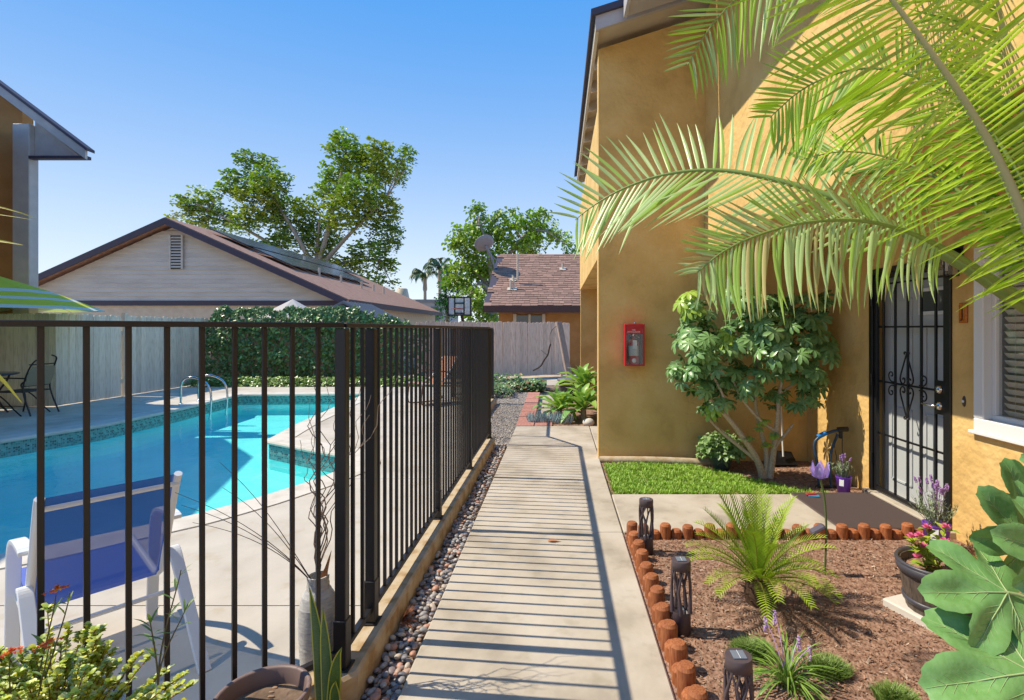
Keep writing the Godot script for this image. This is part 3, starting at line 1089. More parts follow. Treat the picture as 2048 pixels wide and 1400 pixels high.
# long grey-sided house with a gable towards the pool
func gable_house() -> void:
	var t := thing("gable_house", "low grey clapboard house with a wide gable and brown shingle roof", "house")
	var d0 := 19.3
	var d1 := 34.0
	var ax := -14.2
	var ay := 5.42
	var half := 6.55
	var ey := 2.48
	var slope := (ay - ey) / half
	# clapboards, each a little proud at its lower edge
	var y := 2.62
	var k := 0
	while y < ay - 0.12:
		var hw := (ay - 0.08 - y - 0.16) / slope
		if hw > 0.1:
			var lo := (ay - 0.08 - y) / slope
			var b := MB.new()
			b.quad(P(ax - lo, y, d0 - 0.03), P(ax + lo, y, d0 - 0.03), P(ax + hw, y + 0.162, d0), P(ax - hw, y + 0.162, d0))
			b.quad(P(ax - lo, y, d0 + 0.01), P(ax + lo, y, d0 + 0.01), P(ax + lo, y, d0 - 0.03), P(ax - lo, y, d0 - 0.03))
			part(t, "clapboard", b.mesh(), M["siding_%d" % (k % 3)])
		y += 0.16
		k += 1
	part(t, "gable_trim", span(ax - 6.4, ax + 6.4, 2.44, 2.62, d0 - 0.06, d0 + 0.02), M.trim_dark)
	part(t, "wall", span(ax - 6.2, ax + 6.2, -0.1, 2.44, d0 + 0.02, d0 + 0.2), M.trim_cream)
	part(t, "side_wall", span(ax + 6.0, ax + 6.2, -0.1, 2.5, d0 + 0.2, d1), M.trim_cream)
	part(t, "backing", xyplate([Vector2(ax - 6.2, 2.5), Vector2(ax + 6.2, 2.5), Vector2(ax, ay - 0.1)], d0 + 0.03, d0 + 0.2), M.siding_1)
	for sg in [-1.0, 1.0]:
		var o: float = sg
		part(t, "barge_board", xyplate([Vector2(ax, ay - 0.06), Vector2(ax + o * half, ey - 0.06), Vector2(ax + o * half, ey + 0.17), Vector2(ax, ay + 0.17)], d0 - 0.42, d0 - 0.36), M.trim_dark)
		part(t, "roof", xyplate([Vector2(ax, ay + 0.06), Vector2(ax + o * (half + 0.1), ey + 0.02), Vector2(ax + o * (half + 0.1), ey + 0.16), Vector2(ax, ay + 0.20)], d0 - 0.355, d1), M.roof)
		part(t, "eave_board", span(ax + o * (half + 0.1), ax + o * (half + 0.14), ey - 0.06, ey + 0.17, d0 - 0.355, d1), M.trim_dark)
	var vent := grp(t, "gable_vent")
	part(vent, "backing", span(ax - 0.05, ax + 0.42, 3.78, 5.0, d0 - 0.055, d0 - 0.03), M.black)
	for q in 11:
		var b := MB.new()
		b.cbox(P(ax + 0.185, 3.86 + q * 0.107, d0 - 0.075), Vector3(0.42, 0.062, 0.02), 0.004, Basis(Vector3.RIGHT, -0.5))
		part(vent, "slat", b.mesh(), M.siding_2)
	var b2 := MB.new()
	for q in [[-0.06, 3.77, 0.0, 5.02], [0.39, 3.77, 0.45, 5.02]]:
		b2.box(P(ax + (q[0] + q[2]) * 0.5, (q[1] + q[3]) * 0.5, d0 - 0.08), Vector3(q[2] - q[0], q[3] - q[1], 0.05))
	part(vent, "frame", b2.mesh(), M.siding_1)
	# solar panels on the sunlit slope
	var tilt := Basis(Vector3.FORWARD, atan(slope))
	var pm := MB.new()
	pm.cbox(Vector3.ZERO, Vector3(1.62, 0.045, 1.0), 0.006)
	var pmesh := pm.mesh()
	plain("solar", Color(0.075, 0.075, 0.085), 0.22)
	for row in 2:
		for q in 11:
			if row == 1 and q > 7:
				continue
			var u := 1.35 + row * 1.72
			var at := P(ax + u, ay - u * slope + 0.36, d0 + 1.6 + q * 1.06)
			part(t, "solar_panel", pmesh, M.solar, at, tilt)
	for q in [[3.9, 22.6], [4.3, 23.9], [4.6, 25.6], [4.7, 27.0], [2.0, 25.2], [4.75, 28.4]]:
		b2 = MB.new()
		b2.tube([P(ax + q[0], ay - q[0] * slope + 0.1, q[1]), P(ax + q[0], ay - q[0] * slope + 0.55, q[1])], 0.05, 8)
		part(t, "vent_pipe", b2.mesh(), M.trim_cream)


func brown_house() -> void:
	var t := thing("brown_roof_house", "tan house with a steep brown shingle roof behind the wooden fence", "house")
	var d0 := 19.5
	# eave at y 612, ridge at y 502 in the picture
	var x0 := -2.78
	var x1 := 6.0
	var ey := 2.45
	var ry := 4.85
	var dr := 23.0
	var back := 27.0
	var b := MB.new()
	b.quad(P(x0, ey, d0), P(x1, ey, d0), P(x1, ry, dr), P(x0 + 0.12, ry, dr))
	b.quad(P(x1, ey, back), P(x0, ey, back), P(x0 + 0.12, ry, dr), P(x1, ry, dr))
	b.tri(P(x0, ey, back), P(x0, ey, d0), P(x0 + 0.12, ry, dr))
	part(t, "roof", b.mesh(), M.trim_dark)
	# shingle tabs, joined by course: too small to pick apart
	b = MB.new()
	var courses := 26
	var nrm := Vector3(0, (dr - d0), (ry - ey)).normalized()
	for k in courses:
		var a := float(k) / courses
		var e := float(k + 1.25) / courses
		var lift := nrm * 0.035
		var x := x0 + 0.12 * a
		x -= rnd(0.0, 0.1)
		while x < x1:
			var w := rnd(0.16, 0.36)
			var f := rnd(0.72, 1.12)
			b.col = Color(0.34 * f, 0.205 * f, 0.155 * f)
			var drop := rnd(0.0, 0.012)
			var p0 := P(x, lerpf(ey, ry, a - drop), lerpf(d0, dr, a - drop)) + lift
			var p1 := P(minf(x + w, x1), lerpf(ey, ry, a - drop), lerpf(d0, dr, a - drop)) + lift
			var p2 := P(minf(x + w, x1), lerpf(ey, ry, minf(e, 1.0)), lerpf(d0, dr, minf(e, 1.0))) + nrm * 0.008
			var p3 := P(x, lerpf(ey, ry, minf(e, 1.0)), lerpf(d0, dr, minf(e, 1.0))) + nrm * 0.008
			if x > x0 - 0.02 + 0.12 * a:
				b.quad(p0, p1, p2, p3)
				b.quad(p0 - lift, p1 - lift, p1, p0)
			x += w + 0.008
	var sh := part(t, "shingles", b.mesh(), M.rough_tint)
	sh.set_meta("kind", "stuff")
	part(t, "eave_board", span(x0 - 0.02, x1, ey - 0.26, ey + 0.0, d0 - 0.05, d0 - 0.01), M.trim_brown)
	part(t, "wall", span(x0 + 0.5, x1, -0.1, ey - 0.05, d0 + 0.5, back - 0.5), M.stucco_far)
	var win := grp(t, "window")
	part(win, "pane", span(-1.6, -0.62, 1.4, 2.1, d0 + 0.44, d0 + 0.46), M.dark_glass)
	b = MB.new()
	for q in [[-1.72, -1.6], [-1.14, -1.06], [-0.62, -0.5]]:
		b.box(P((q[0] + q[1]) * 0.5, 1.75, d0 + 0.42), Vector3(q[1] - q[0], 0.8, 0.06))
	part(win, "frame", b.mesh(), M.trim_cream)
	for q in [[-1.75, 0.27, 0.52], [0.17, 0.66, 0.28], [-1.86, 0.27, 0.40], [-1.83, 0.44, 0.24]]:
		var yy: float = lerpf(ey, ry, q[1])
		var dd: float = lerpf(d0, dr, q[1])
		b = MB.new()
		b.tube([P(q[0], yy - 0.05, dd), P(q[0], yy + q[2], dd)], 0.038, 8)
		b.box(P(q[0], yy + 0.045, dd - 0.02), Vector3(0.26, 0.012, 0.2), Basis(Vector3.RIGHT, atan2(ry - ey, dr - d0)))
		part(t, "vent_pipe", b.mesh(), M.trim_cream)
	b = MB.new()
	b.tube([P(-1.62, 3.5, 20.8), P(-1.62, 4.55, 20.8)], 0.04, 8)
	part(t, "vent_pipe", b.mesh(), M.trim_cream)

	var s2 := thing("satellite_dish", "grey satellite dish on an arm at the edge of the brown roof", "satellite dish", P(x0 + 0.1, 4.2, 21.9))
	b = MB.new()
	b.xf = Transform3D(Basis.from_euler(Vector3(-0.75, 0.35, 0.2)), Vector3(-0.35, 0.85, 0.25))
	b.lathe(Vector3.ZERO, [Vector2(0.0, 0.0), Vector2(0.16, 0.01), Vector2(0.30, 0.05), Vector2(0.42, 0.11), Vector2(0.42, 0.125), Vector2(0.30, 0.065), Vector2(0.0, 0.02)], 24)
	part(s2, "reflector", b.mesh(), plain("dish_grey", Color(0.27, 0.26, 0.29), 0.5))
	b = MB.new()
	b.tube([Vector3(0.02, -0.05, 0.0), Vector3(-0.12, 0.45, 0.1), Vector3(-0.33, 0.80, 0.22)], 0.045, 8)
	b.tube([Vector3(0.25, 0.1, 0.0), Vector3(-0.12, 0.45, 0.1)], 0.025, 8)
	part(s2, "arm", b.mesh(), M.dish_grey)


func far_things() -> void:
	# shed beyond the fence
	var t := thing("garden_shed", "small dark shed with a ribbed grey roof behind the ivy fence", "shed")
	var d0 := 16.2
	var ax := -6.6
	part(t, "wall", xyplate([Vector2(-7.55, -0.1), Vector2(-5.65, -0.1), Vector2(-5.65, 1.9), Vector2(ax, 2.36), Vector2(-7.55, 1.9)], d0, d0 + 0.1), plain("shed_blue", Color(0.09, 0.10, 0.14), 0.6))
	part(t, "side_wall", span(-5.75, -5.65, -0.1, 1.9, d0 + 0.1, d0 + 2.2), M.shed_blue)
	plain("shed_roof", Color(0.24, 0.245, 0.27), 0.45)
	for sg in [-1.0, 1.0]:
		part(t, "roof", xyplate([Vector2(ax, 2.36), Vector2(ax + sg * 1.12, 1.82), Vector2(ax + sg * 1.12, 1.86), Vector2(ax, 2.42)], d0 - 0.15, d0 + 2.4), M.shed_roof)
		for k in 9:
			part(t, "roof_rib", xyplate([Vector2(ax, 2.425), Vector2(ax + sg * 1.12, 1.865), Vector2(ax + sg * 1.12, 1.89), Vector2(ax, 2.45)], d0 - 0.12 + k * 0.29, d0 - 0.05 + k * 0.29), M.shed_roof)
	var b := MB.new()
	b.cbox(P(ax, 2.0, d0 - 0.02), Vector3(0.3, 0.2, 0.03), 0.005)
	part(t, "vent", b.mesh(), M.black)

	# pale cloth canopy
	var u := thing("cloth_canopy", "pale cloth canopy top showing over the ivy hedge", "canopy", P(-8.35, 0, 16.5))
	b = MB.new()
	var rim := []
	for k in 8:
		rim.append(Vector3(cos(TAU * k / 8.0) * 1.1, 1.9, sin(TAU * k / 8.0) * 1.1))
	for k in 8:
		b.tri(rim[(k + 1) % 8], rim[k], Vector3(0, 2.52, 0))
	part(u, "cover", b.mesh(), plain("canopy_cloth", Color(0.50, 0.46, 0.42), 0.9))
	b = MB.new()
	b.tube([Vector3(0, -0.1, 0), Vector3(0, 2.5, 0)], 0.025, 8)
	part(u, "pole", b.mesh(), M.trim)

	# basketball goal
	var h := thing("basketball_goal", "basketball goal with black framed clear backboard above the fence", "basketball goal", P(-4.15, 0, 22.0))
	b = MB.new()
	for q in [[-0.50, 2.12, -0.44, 2.94], [0.44, 2.12, 0.50, 2.94], [-0.22, 2.18, -0.17, 2.88], [0.17, 2.18, 0.22, 2.88]]:
		b.box(Vector3((q[0] + q[2]) * 0.5, (q[1] + q[3]) * 0.5, 0), Vector3(q[2] - q[0], q[3] - q[1], 0.05))
	for q in [[2.16, 1.0], [2.91, 1.0], [2.66, 0.40], [2.24, 0.40]]:
		b.box(Vector3(0, q[0], 0), Vector3(q[1], 0.06, 0.053))
	part(h, "frame", b.mesh(), M.black)
	b = MB.new()
	b.box(Vector3(0, 2.53, 0), Vector3(0.98, 0.78, 0.012))
	var bb := plain("backboard", Color(0.75, 0.80, 0.85), 0.3)
	bb.albedo_color.a = 0.6
	bb.transparency = BaseMaterial3D.TRANSPARENCY_ALPHA
	part(h, "board", b.mesh(), bb)
	b = MB.new()
	b.tube([Vector3(0, -0.1, -0.8), Vector3(0, 2.0, -0.7), Vector3(0, 2.5, -0.05)], 0.06, 8)
	part(h, "pole", b.mesh(), M.black)
	b = MB.new()
	var hoop := []
	for k in 17:
		hoop.append(Vector3(sin(TAU * k / 16.0) * 0.22, 2.42, 0.3 - cos(TAU * k / 16.0) * 0.22))
	b.tube(hoop, 0.015, 6)
	part(h, "hoop", b.mesh(), plain("hoop_red", Color(0.25, 0.03, 0.01), 0.5))

	# flat-roofed building far back, and the chimney block before it
	var f := thing("flat_roof_building", "far grey flat roofed building between the palm and the shingle roof", "building")
	part(f, "wall", span(-22.0, -12.6, -0.1, 4.6, 60.0, 66.0), plain("far_grey", Color(0.33, 0.33, 0.35), 0.8))
	part(f, "parapet", span(-22.2, -12.4, 4.6, 4.95, 59.8, 66.2), plain("far_grey_dark", Color(0.2, 0.2, 0.22), 0.8))
	part(f, "window", span(-14.6, -13.7, 2.4, 4.1, 59.9, 59.98), M.dark_glass)
	part(f, "window", span(-17.6, -16.4, 3.4, 4.1, 59.9, 59.98), M.dark_glass)
	var ch := thing("chimney_block", "beige chimney block with a tapered cap beyond the long brown roof", "chimney", P(-12.9, 0, 43.0))
	b = MB.new()
	b.cbox(Vector3(0, 1.9, 0), Vector3(2.0, 4.2, 1.4), 0.02)
	part(ch, "stack", b.mesh(), M.trim_cream)
	b = MB.new()
	b.lathe(Vector3(0.1, 4.0, 0), [Vector2(0.60, 0.0), Vector2(0.58, 0.1), Vector2(0.42, 0.85), Vector2(0.36, 0.9), Vector2(0.0, 0.9)], 18)
	part(ch, "cap", b.mesh(), M.trim_cream)


func board_mesh(w: float, h: float, style: int) -> ArrayMesh:
	var poly := []
	if style == 0:
		poly = [Vector2(-w / 2, 0), Vector2(w / 2, 0), Vector2(w / 2, h - 0.045), Vector2(w * 0.36, h - 0.015), Vector2(w * 0.2, h), Vector2(-w * 0.2, h), Vector2(-w * 0.36, h - 0.015), Vector2(-w / 2, h - 0.045)]
	else:
		poly = [Vector2(-w / 2, 0), Vector2(w / 2, 0), Vector2(w / 2, h - 0.03), Vector2(w * 0.33, h), Vector2(-w * 0.33, h), Vector2(-w / 2, h - 0.03)]
	var b := MB.new()
	b.plate(PackedVector2Array(poly), -0.009, 0.009)
	return b.mesh()


func wood_fences() -> void:
	var wide := []
	for h in [1.83, 1.845, 1.855]:
		wide.append(board_mesh(0.146, h, 0))
	var t := thing("wooden_fence", "weathered pinkish tan board fence closing the far end of the yard", "fence")
	var x := -9.86
	while x < -4.4:
		part(t, "board", wide[rng.randi() % 3], M["fence_pink_%d" % (rng.randi() % 3)], P(x, -0.02 + rnd(-0.008, 0.008), 15.0 + rnd(-0.006, 0.006)), Basis(Vector3.FORWARD, rnd(-0.006, 0.006)))
		x += 0.152
	for y in [0.35, 1.45]:
		part(t, "rail", span(-9.9, -4.4, y, y + 0.085, 15.02, 15.06), M.fence_pink_1)
	for q in 3:
		part(t, "post", span(-9.8 + q * 2.55, -9.71 + q * 2.55, -0.1, 1.7, 15.06, 15.15), M.fence_pink_1)
	t.set_meta("label", "weathered board fence behind the ivy at the far side of the pool")
	# the run that swings towards the house
	t = thing("wooden_fence", "weathered pinkish tan board fence closing the walk's far end", "fence", P(-4.33, 0, 16.2), "", 0.5)
	var k := 0
	while k < 36:
		part(t, "board", wide[rng.randi() % 3], M["fence_pink_%d" % (rng.randi() % 3)], Vector3(k * 0.152, -0.02 + rnd(-0.008, 0.008), rnd(-0.006, 0.006)), Basis(Vector3.FORWARD, rnd(-0.006, 0.006)))
		k += 1
	for y in [0.35, 1.45]:
		var rb := MB.new()
		rb.box(Vector3(2.66, y, -0.03), Vector3(5.4, 0.085, 0.04))
		part(t, "rail", rb.mesh(), M.fence_pink_1)
	for q in 3:
		var rb := MB.new()
		rb.box(Vector3(0.1 + q * 2.5, 0.8, -0.095), Vector3(0.09, 1.8, 0.09))
		part(t, "post", rb.mesh(), M.fence_pink_1)

	var narrow := []
	for h in [1.83, 1.84, 1.82]:
		narrow.append(board_mesh(0.137, h, 1))
	t = thing("cream_fence", "cream painted board fence along the left side of the pool deck", "fence")
	var d := 10.455
	k = 0
	while d < 14.95:
		if not (d > 11.95 and d < 12.05):
			part(t, "board", narrow[rng.randi() % 3], M["fence_cream_%d" % (rng.randi() % 3)], P(-9.95 + rnd(-0.006, 0.006), 0.053 + rnd(0.0, 0.008), d), Basis(Vector3.UP, PI / 2) * Basis(Vector3.FORWARD, rnd(-0.006, 0.006)))
		d += 0.141
	for y in [0.35, 1.45]:
		part(t, "rail", span(-10.03, -9.965, y, y + 0.085, 10.5, 14.9), M.fence_cream_1)
	part(t, "post", span(-9.99, -9.90, -0.1, 1.95, 11.99, 12.07), M.fence_cream_2)
	t = thing("cream_fence", "shaded cream board fence facing us behind the patio table", "fence")
	x = -10.015
	while x > -13.4:
		part(t, "board", narrow[rng.randi() % 3], M["fence_cream_%d" % (rng.randi() % 3)], P(x, 0.053 + rnd(0.0, 0.008), 10.40 + rnd(-0.004, 0.004)))
		x -= 0.141
	for y in [0.35, 1.45]:
		part(t, "rail", span(-13.4, -10.0, y, y + 0.085, 10.415, 10.47), M.fence_cream_1)

	# grey panel and a stick leaning by the house
	t = thing("leaning_panel", "tall weathered grey panel leaning against the far fence by the house", "panel", P(0.36, -0.02, 13.45))
	var b := MB.new()
	b.cbox(Vector3(0, 0.9, 0), Vector3(0.20, 1.82, 0.03), 0.004)
	var lean := Basis.from_euler(Vector3(-0.16, 0.9, 0.10))
	part(t, "board", b.mesh(), mottled("grey_wood", [Color(0.18, 0.15, 0.155), Color(0.30, 0.26, 0.26), Color(0.36, 0.32, 0.32)], Vector3(0.2, 2.0, 0.2), 0.02, 4, 0.9), Vector3.ZERO, lean)
	b = MB.new()
	b.cbox(Vector3(-0.12, 0.9, 0.0), Vector3(0.03, 1.8, 0.035), 0.003)
	part(t, "edge_strip", b.mesh(), M.fence_pink_2, Vector3.ZERO, lean)


func iron_fence() -> void:
	var t := thing("pool_fence", "black iron picket fence that bends around the pool deck beside the walk", "fence")
	var cor := [Vector2(-2.45, 0.645), Vector2(-0.956, 2.32), Vector2(-0.956, 7.19), Vector2(-1.40, 7.85), Vector2(-1.42, 11.3), Vector2(-2.3, 11.5)]
	var y0 := 0.088
	var pk := MB.new()
	pk.cbox(Vector3(0, 0, 0), Vector3(0.0165, 1.43, 0.0165), 0.0015)
	var pmesh := pk.mesh()
	var po := MB.new()
	po.cbox(Vector3(0, 0, 0), Vector3(0.048, 1.495, 0.048), 0.003)
	var omesh := po.mesh()
	var sl := MB.new()
	sl.cbox(Vector3(0, 0, 0), Vector3(0.058, 0.215, 0.058), 0.003)
	sl.cbox(Vector3(0, -0.104, 0), Vector3(0.085, 0.008, 0.085), 0.002)
	var smesh := sl.mesh()
	var posts := []
	for k in cor.size() - 1:
		var a: Vector2 = cor[k]
		var e: Vector2 = cor[k + 1]
		var l := a.distance_to(e)
		var u := (e - a) / l
		var turn := Basis(Vector3.UP, atan2(u.y, u.x))
		var stops := [0.0]
		if k == 1:
			stops = [0.0, 0.36, 1.83, 3.30]
		elif k == 3:
			stops = [0.0, 1.72]
		for q in stops.size():
			var s0: float = stops[q]
			var s1: float = stops[q + 1] if q + 1 < stops.size() else l
			var at := a + u * s0
			if not (k == 0 and q == 0):
				posts.append([at, turn])
			var count := int(round((s1 - s0) / 0.107)) if k != 0 else 21
			for j in range(1, count):
				var p := a + u * lerpf(s0, s1, float(j) / count)
				if k == 0:
					p = e - u * 0.1056 * j
				part(t, "picket", pmesh, M.iron, P(p.x, 0.158 + 0.715, p.y), turn * Basis(Vector3.FORWARD, rnd(-0.0015, 0.0015)))
		var b := MB.new()
		b.bar(P(a.x, 1.597, a.y) , P(e.x, 1.597, e.y), 0.044, 0.020, Vector3.UP, 0.002)
		part(t, "top_rail", b.mesh(), M.iron)
		b = MB.new()
		b.bar(P(a.x, 0.156, a.y), P(e.x, 0.156, e.y), 0.030, 0.026, Vector3.UP, 0.002)
		part(t, "bottom_rail", b.mesh(), M.iron)
	posts.append([cor[-1], Basis.IDENTITY])
	for q in posts:
		var po2 := part(t, "post", omesh, M.iron, P(q[0].x, y0 + 0.7475, q[0].y), q[1])
		part(po2, "sleeve", smesh, M.iron, Vector3(0, -0.64, 0))

	# kerb that carries the fence
	var line := PackedVector2Array(cor)
	var p0: PackedVector2Array = Geometry2D.offset_polyline(line, 0.082, Geometry2D.JOIN_MITER, Geometry2D.END_BUTT)[0]
	var p1: PackedVector2Array = Geometry2D.offset_polyline(line, 0.068, Geometry2D.JOIN_MITER, Geometry2D.END_BUTT)[0]
	var b2 := MB.new()
	b2.prism(p0, -0.1, 0.072)
	b2.prism(p1, 0.0, 0.086)
	if p0.size() == p1.size():
		for i in p0.size():
			var j := (i + 1) % p0.size()
			b2.quad(P(p0[i].x, 0.0722, p0[i].y), P(p0[j].x, 0.0722, p0[j].y), P(p1[j].x, 0.0862, p1[j].y), P(p1[i].x, 0.0862, p1[i].y))
	struct("kerb", b2.mesh(), M.kerb)


func walk_details() -> void:
	# river pebbles between kerb and walk
	var bed := Node3D.new()
	bed.name = "pebble_border"
	bed.set_meta("kind", "structure")
	add_child(bed)
	var b := MB.new()
	b.prism(PackedVector2Array([Vector2(-0.6905, 7.35), Vector2(-0.874, 7.35), Vector2(-0.874, 2.24), Vector2(-2.3, 0.64), Vector2(-2.3, 0.2), Vector2(-0.6905, 0.2)]), -0.1, -0.055)
	part(bed, "soil", b.mesh(), M.earth)
	var cols := [Color(0.208, 0.203, 0.210), Color(0.307, 0.291, 0.284), Color(0.406, 0.378, 0.350), Color(0.468, 0.391, 0.318), Color(0.427, 0.285, 0.208), Color(0.249, 0.206, 0.204), Color(0.169, 0.166, 0.184), Color(0.519, 0.440, 0.356), Color(0.330, 0.257, 0.226), Color(0.435, 0.416, 0.404), Color(0.494, 0.257, 0.174), Color(0.271, 0.265, 0.259)]
	var meshes := []
	for q in cols:
		b = MB.new()
		b.col = q
		b.xf = Transform3D(Basis.IDENTITY, Vector3.ZERO)
		b.ball(Vector3.ZERO, Vector3(1.0, rnd(0.42, 0.62), rnd(0.62, 0.85)), 6, 9)
		var sh := Vector3(rnd(-0.14, 0.14), 0, rnd(-0.14, 0.14))
		for i in b.v.size():
			b.v[i] += sh * b.v[i].x * b.v[i].z * 2.0
		meshes.append(b.mesh())
	var spots := []
	for layer in 2:
		var d := 0.7
		while d < 7.34:
			var pitch := 0.036 if d < 4.5 else 0.042
			var lo := -0.862 if d > 2.26 else -0.862 - (2.26 - d) * 0.89
			lo = maxf(lo, -1.25)
			var xx := lo
			while xx < -0.70:
				var r := rnd(0.014, 0.027)
				spots.append([xx + rnd(-0.011, 0.011), d + rnd(-0.011, 0.011), -0.045 + layer * 0.021 + rnd(-0.006, 0.006), r])
				xx += pitch
			d += pitch
	var near := []
	var where := []
	var tints := []
	for q in spots:
		if q[0] > -0.705 or (q[1] > 2.26 and q[0] < -0.862):
			continue
		if q[2] > -0.034 and rng.randf() < 0.25:
			continue
		var tr := Transform3D(Basis.from_euler(Vector3(rnd(-0.35, 0.35), rnd(0, TAU), rnd(-0.35, 0.35))).scaled(Vector3.ONE * q[3]), P(q[0], q[2], q[1]))
		if q[1] > 1.95 and q[1] < 3.6 and q[2] > -0.034 and near.size() < 295:
			near.append(tr)
		else:
			where.append(tr)
			tints.append(cols[rng.randi() % cols.size()])
	for tr in near:
		var o := part(bed, "pebble", meshes[rng.randi() % meshes.size()], M.stones)
		o.transform = tr
	b = MB.new()
	b.ball(Vector3.ZERO, Vector3(1.0, 0.52, 0.75), 6, 8)
	many(bed, "pebbles", b.mesh(), M.stones, where, tints)

	# red pavers beyond the walk
	var pav := Node3D.new()
	pav.name = "paver_path"
	pav.set_meta("kind", "structure")
	add_child(pav)
	var pv := MB.new()
	pv.cbox(Vector3.ZERO, Vector3(0.29, 0.05, 0.29), 0.006)
	var pmesh := pv.mesh()
	var rows := 15
	for i in rows:
		for j in (2 if i < 2 else 1):
			part(pav, "paver", pmesh, M["paver_%d" % (rng.randi() % 3)], P(-0.55 + j * 0.302 - i * 0.004, -0.022 + rnd(-0.004, 0.004), 8.72 + i * 0.302), Basis(Vector3.UP, rnd(-0.015, 0.015)))

	# a fallen leaf on the walk and a dry seed head on the pebbles
	b = MB.new()
	b.blade(bez(Vector3(-0.045, 0.004, 0), Vector3(-0.02, 0.012, 0.004), Vector3(0.015, 0.004, -0.003), Vector3(0.05, 0.012, 0.0), 6), [0.004, 0.014, 0.019, 0.018, 0.014, 0.008, 0.001], Vector3.UP, 0.35)
	solo("fallen_leaf", "single dry orange leaf lying on the concrete walk", "leaf", b.mesh(), leafy("dry_leaf", Color(0.42, 0.15, 0.05), 0.7, 0.2), P(-0.035, 0.001, 3.9))
	b = MB.new()
	for i in 46:
		var a := rnd(-1.1, 1.0)
		var e := rnd(0.1, 1.25)
		var dir := Vector3(cos(a) * cos(e), sin(e), sin(a) * cos(e))
		b.blade([Vector3.ZERO, dir * 0.05, dir * rnd(0.09, 0.13) + Vector3(0, -0.015, 0)], [0.003, 0.004, 0.0005], Vector3.UP if e < 0.9 else Vector3.RIGHT, 0.2)
	solo("dry_seed_head", "dry rust brown seed head lying on the pebbles against the kerb", "seed head", b.mesh(), leafy("rust_straw", Color(0.28, 0.10, 0.04), 0.85, 0.2), P(-0.855, -0.015, 2.86))

	# ridged brown mat before the door
	var t := thing("door_mat", "ribbed dark brown mat on the path before the security door", "mat")
	part(t, "base", span(2.22, 2.965, 0.004, 0.012, 4.12, 5.025), plain("mat_brown", Color(0.155, 0.115, 0.105), 0.85))
	b = MB.new()
	for i in 52:
		b.box(P(2.592, 0.0155, 4.13 + i * 0.0172), Vector3(0.74, 0.007, 0.008))
	part(t, "ribs", b.mesh(), M.mat_brown)


func log_mesh(h: float) -> ArrayMesh:
	var b := MB.new()
	b.lathe(Vector3.ZERO, [Vector2(0.042, -0.08), Vector2(0.042, h - 0.014), Vector2(0.042, h - 0.014), Vector2(0.032, h), Vector2(0.032, h), Vector2(0.0, h + 0.002)], 10)
	return b.mesh()


func garden_edging() -> void:
	var tall := log_mesh(0.125)
	var low := log_mesh(0.066)
	var back_tall := log_mesh(0.088)
	var back_low := log_mesh(0.045)
	var t := thing("log_edging", "orange brown log edging in front of the planted bed along the walk", "edging")
	for i in 42:
		var d := 3.985 - i * 0.0845
		var h := i % 2
		part(t, "log", tall if h == 0 else low, M["log_%d" % (rng.randi() % 3)], P(0.557 + rnd(-0.004, 0.004), -0.012 + rnd(-0.01, 0.008), d), Basis.from_euler(Vector3(rnd(-0.04, 0.04), rnd(0, TAU), rnd(-0.04, 0.04))))
	t = thing("log_edging", "short orange brown log edging across the back of the planted bed", "edging")
	for i in 26:
		var x := 0.652 + i * 0.0845
		part(t, "log", back_tall if i % 2 == 0 else back_low, M["log_%d" % (rng.randi() % 3)], P(x, -0.008 + rnd(-0.006, 0.006), 4.03 + rnd(-0.004, 0.004)), Basis.from_euler(Vector3(rnd(-0.03, 0.03), rnd(0, TAU), rnd(-0.03, 0.03))))


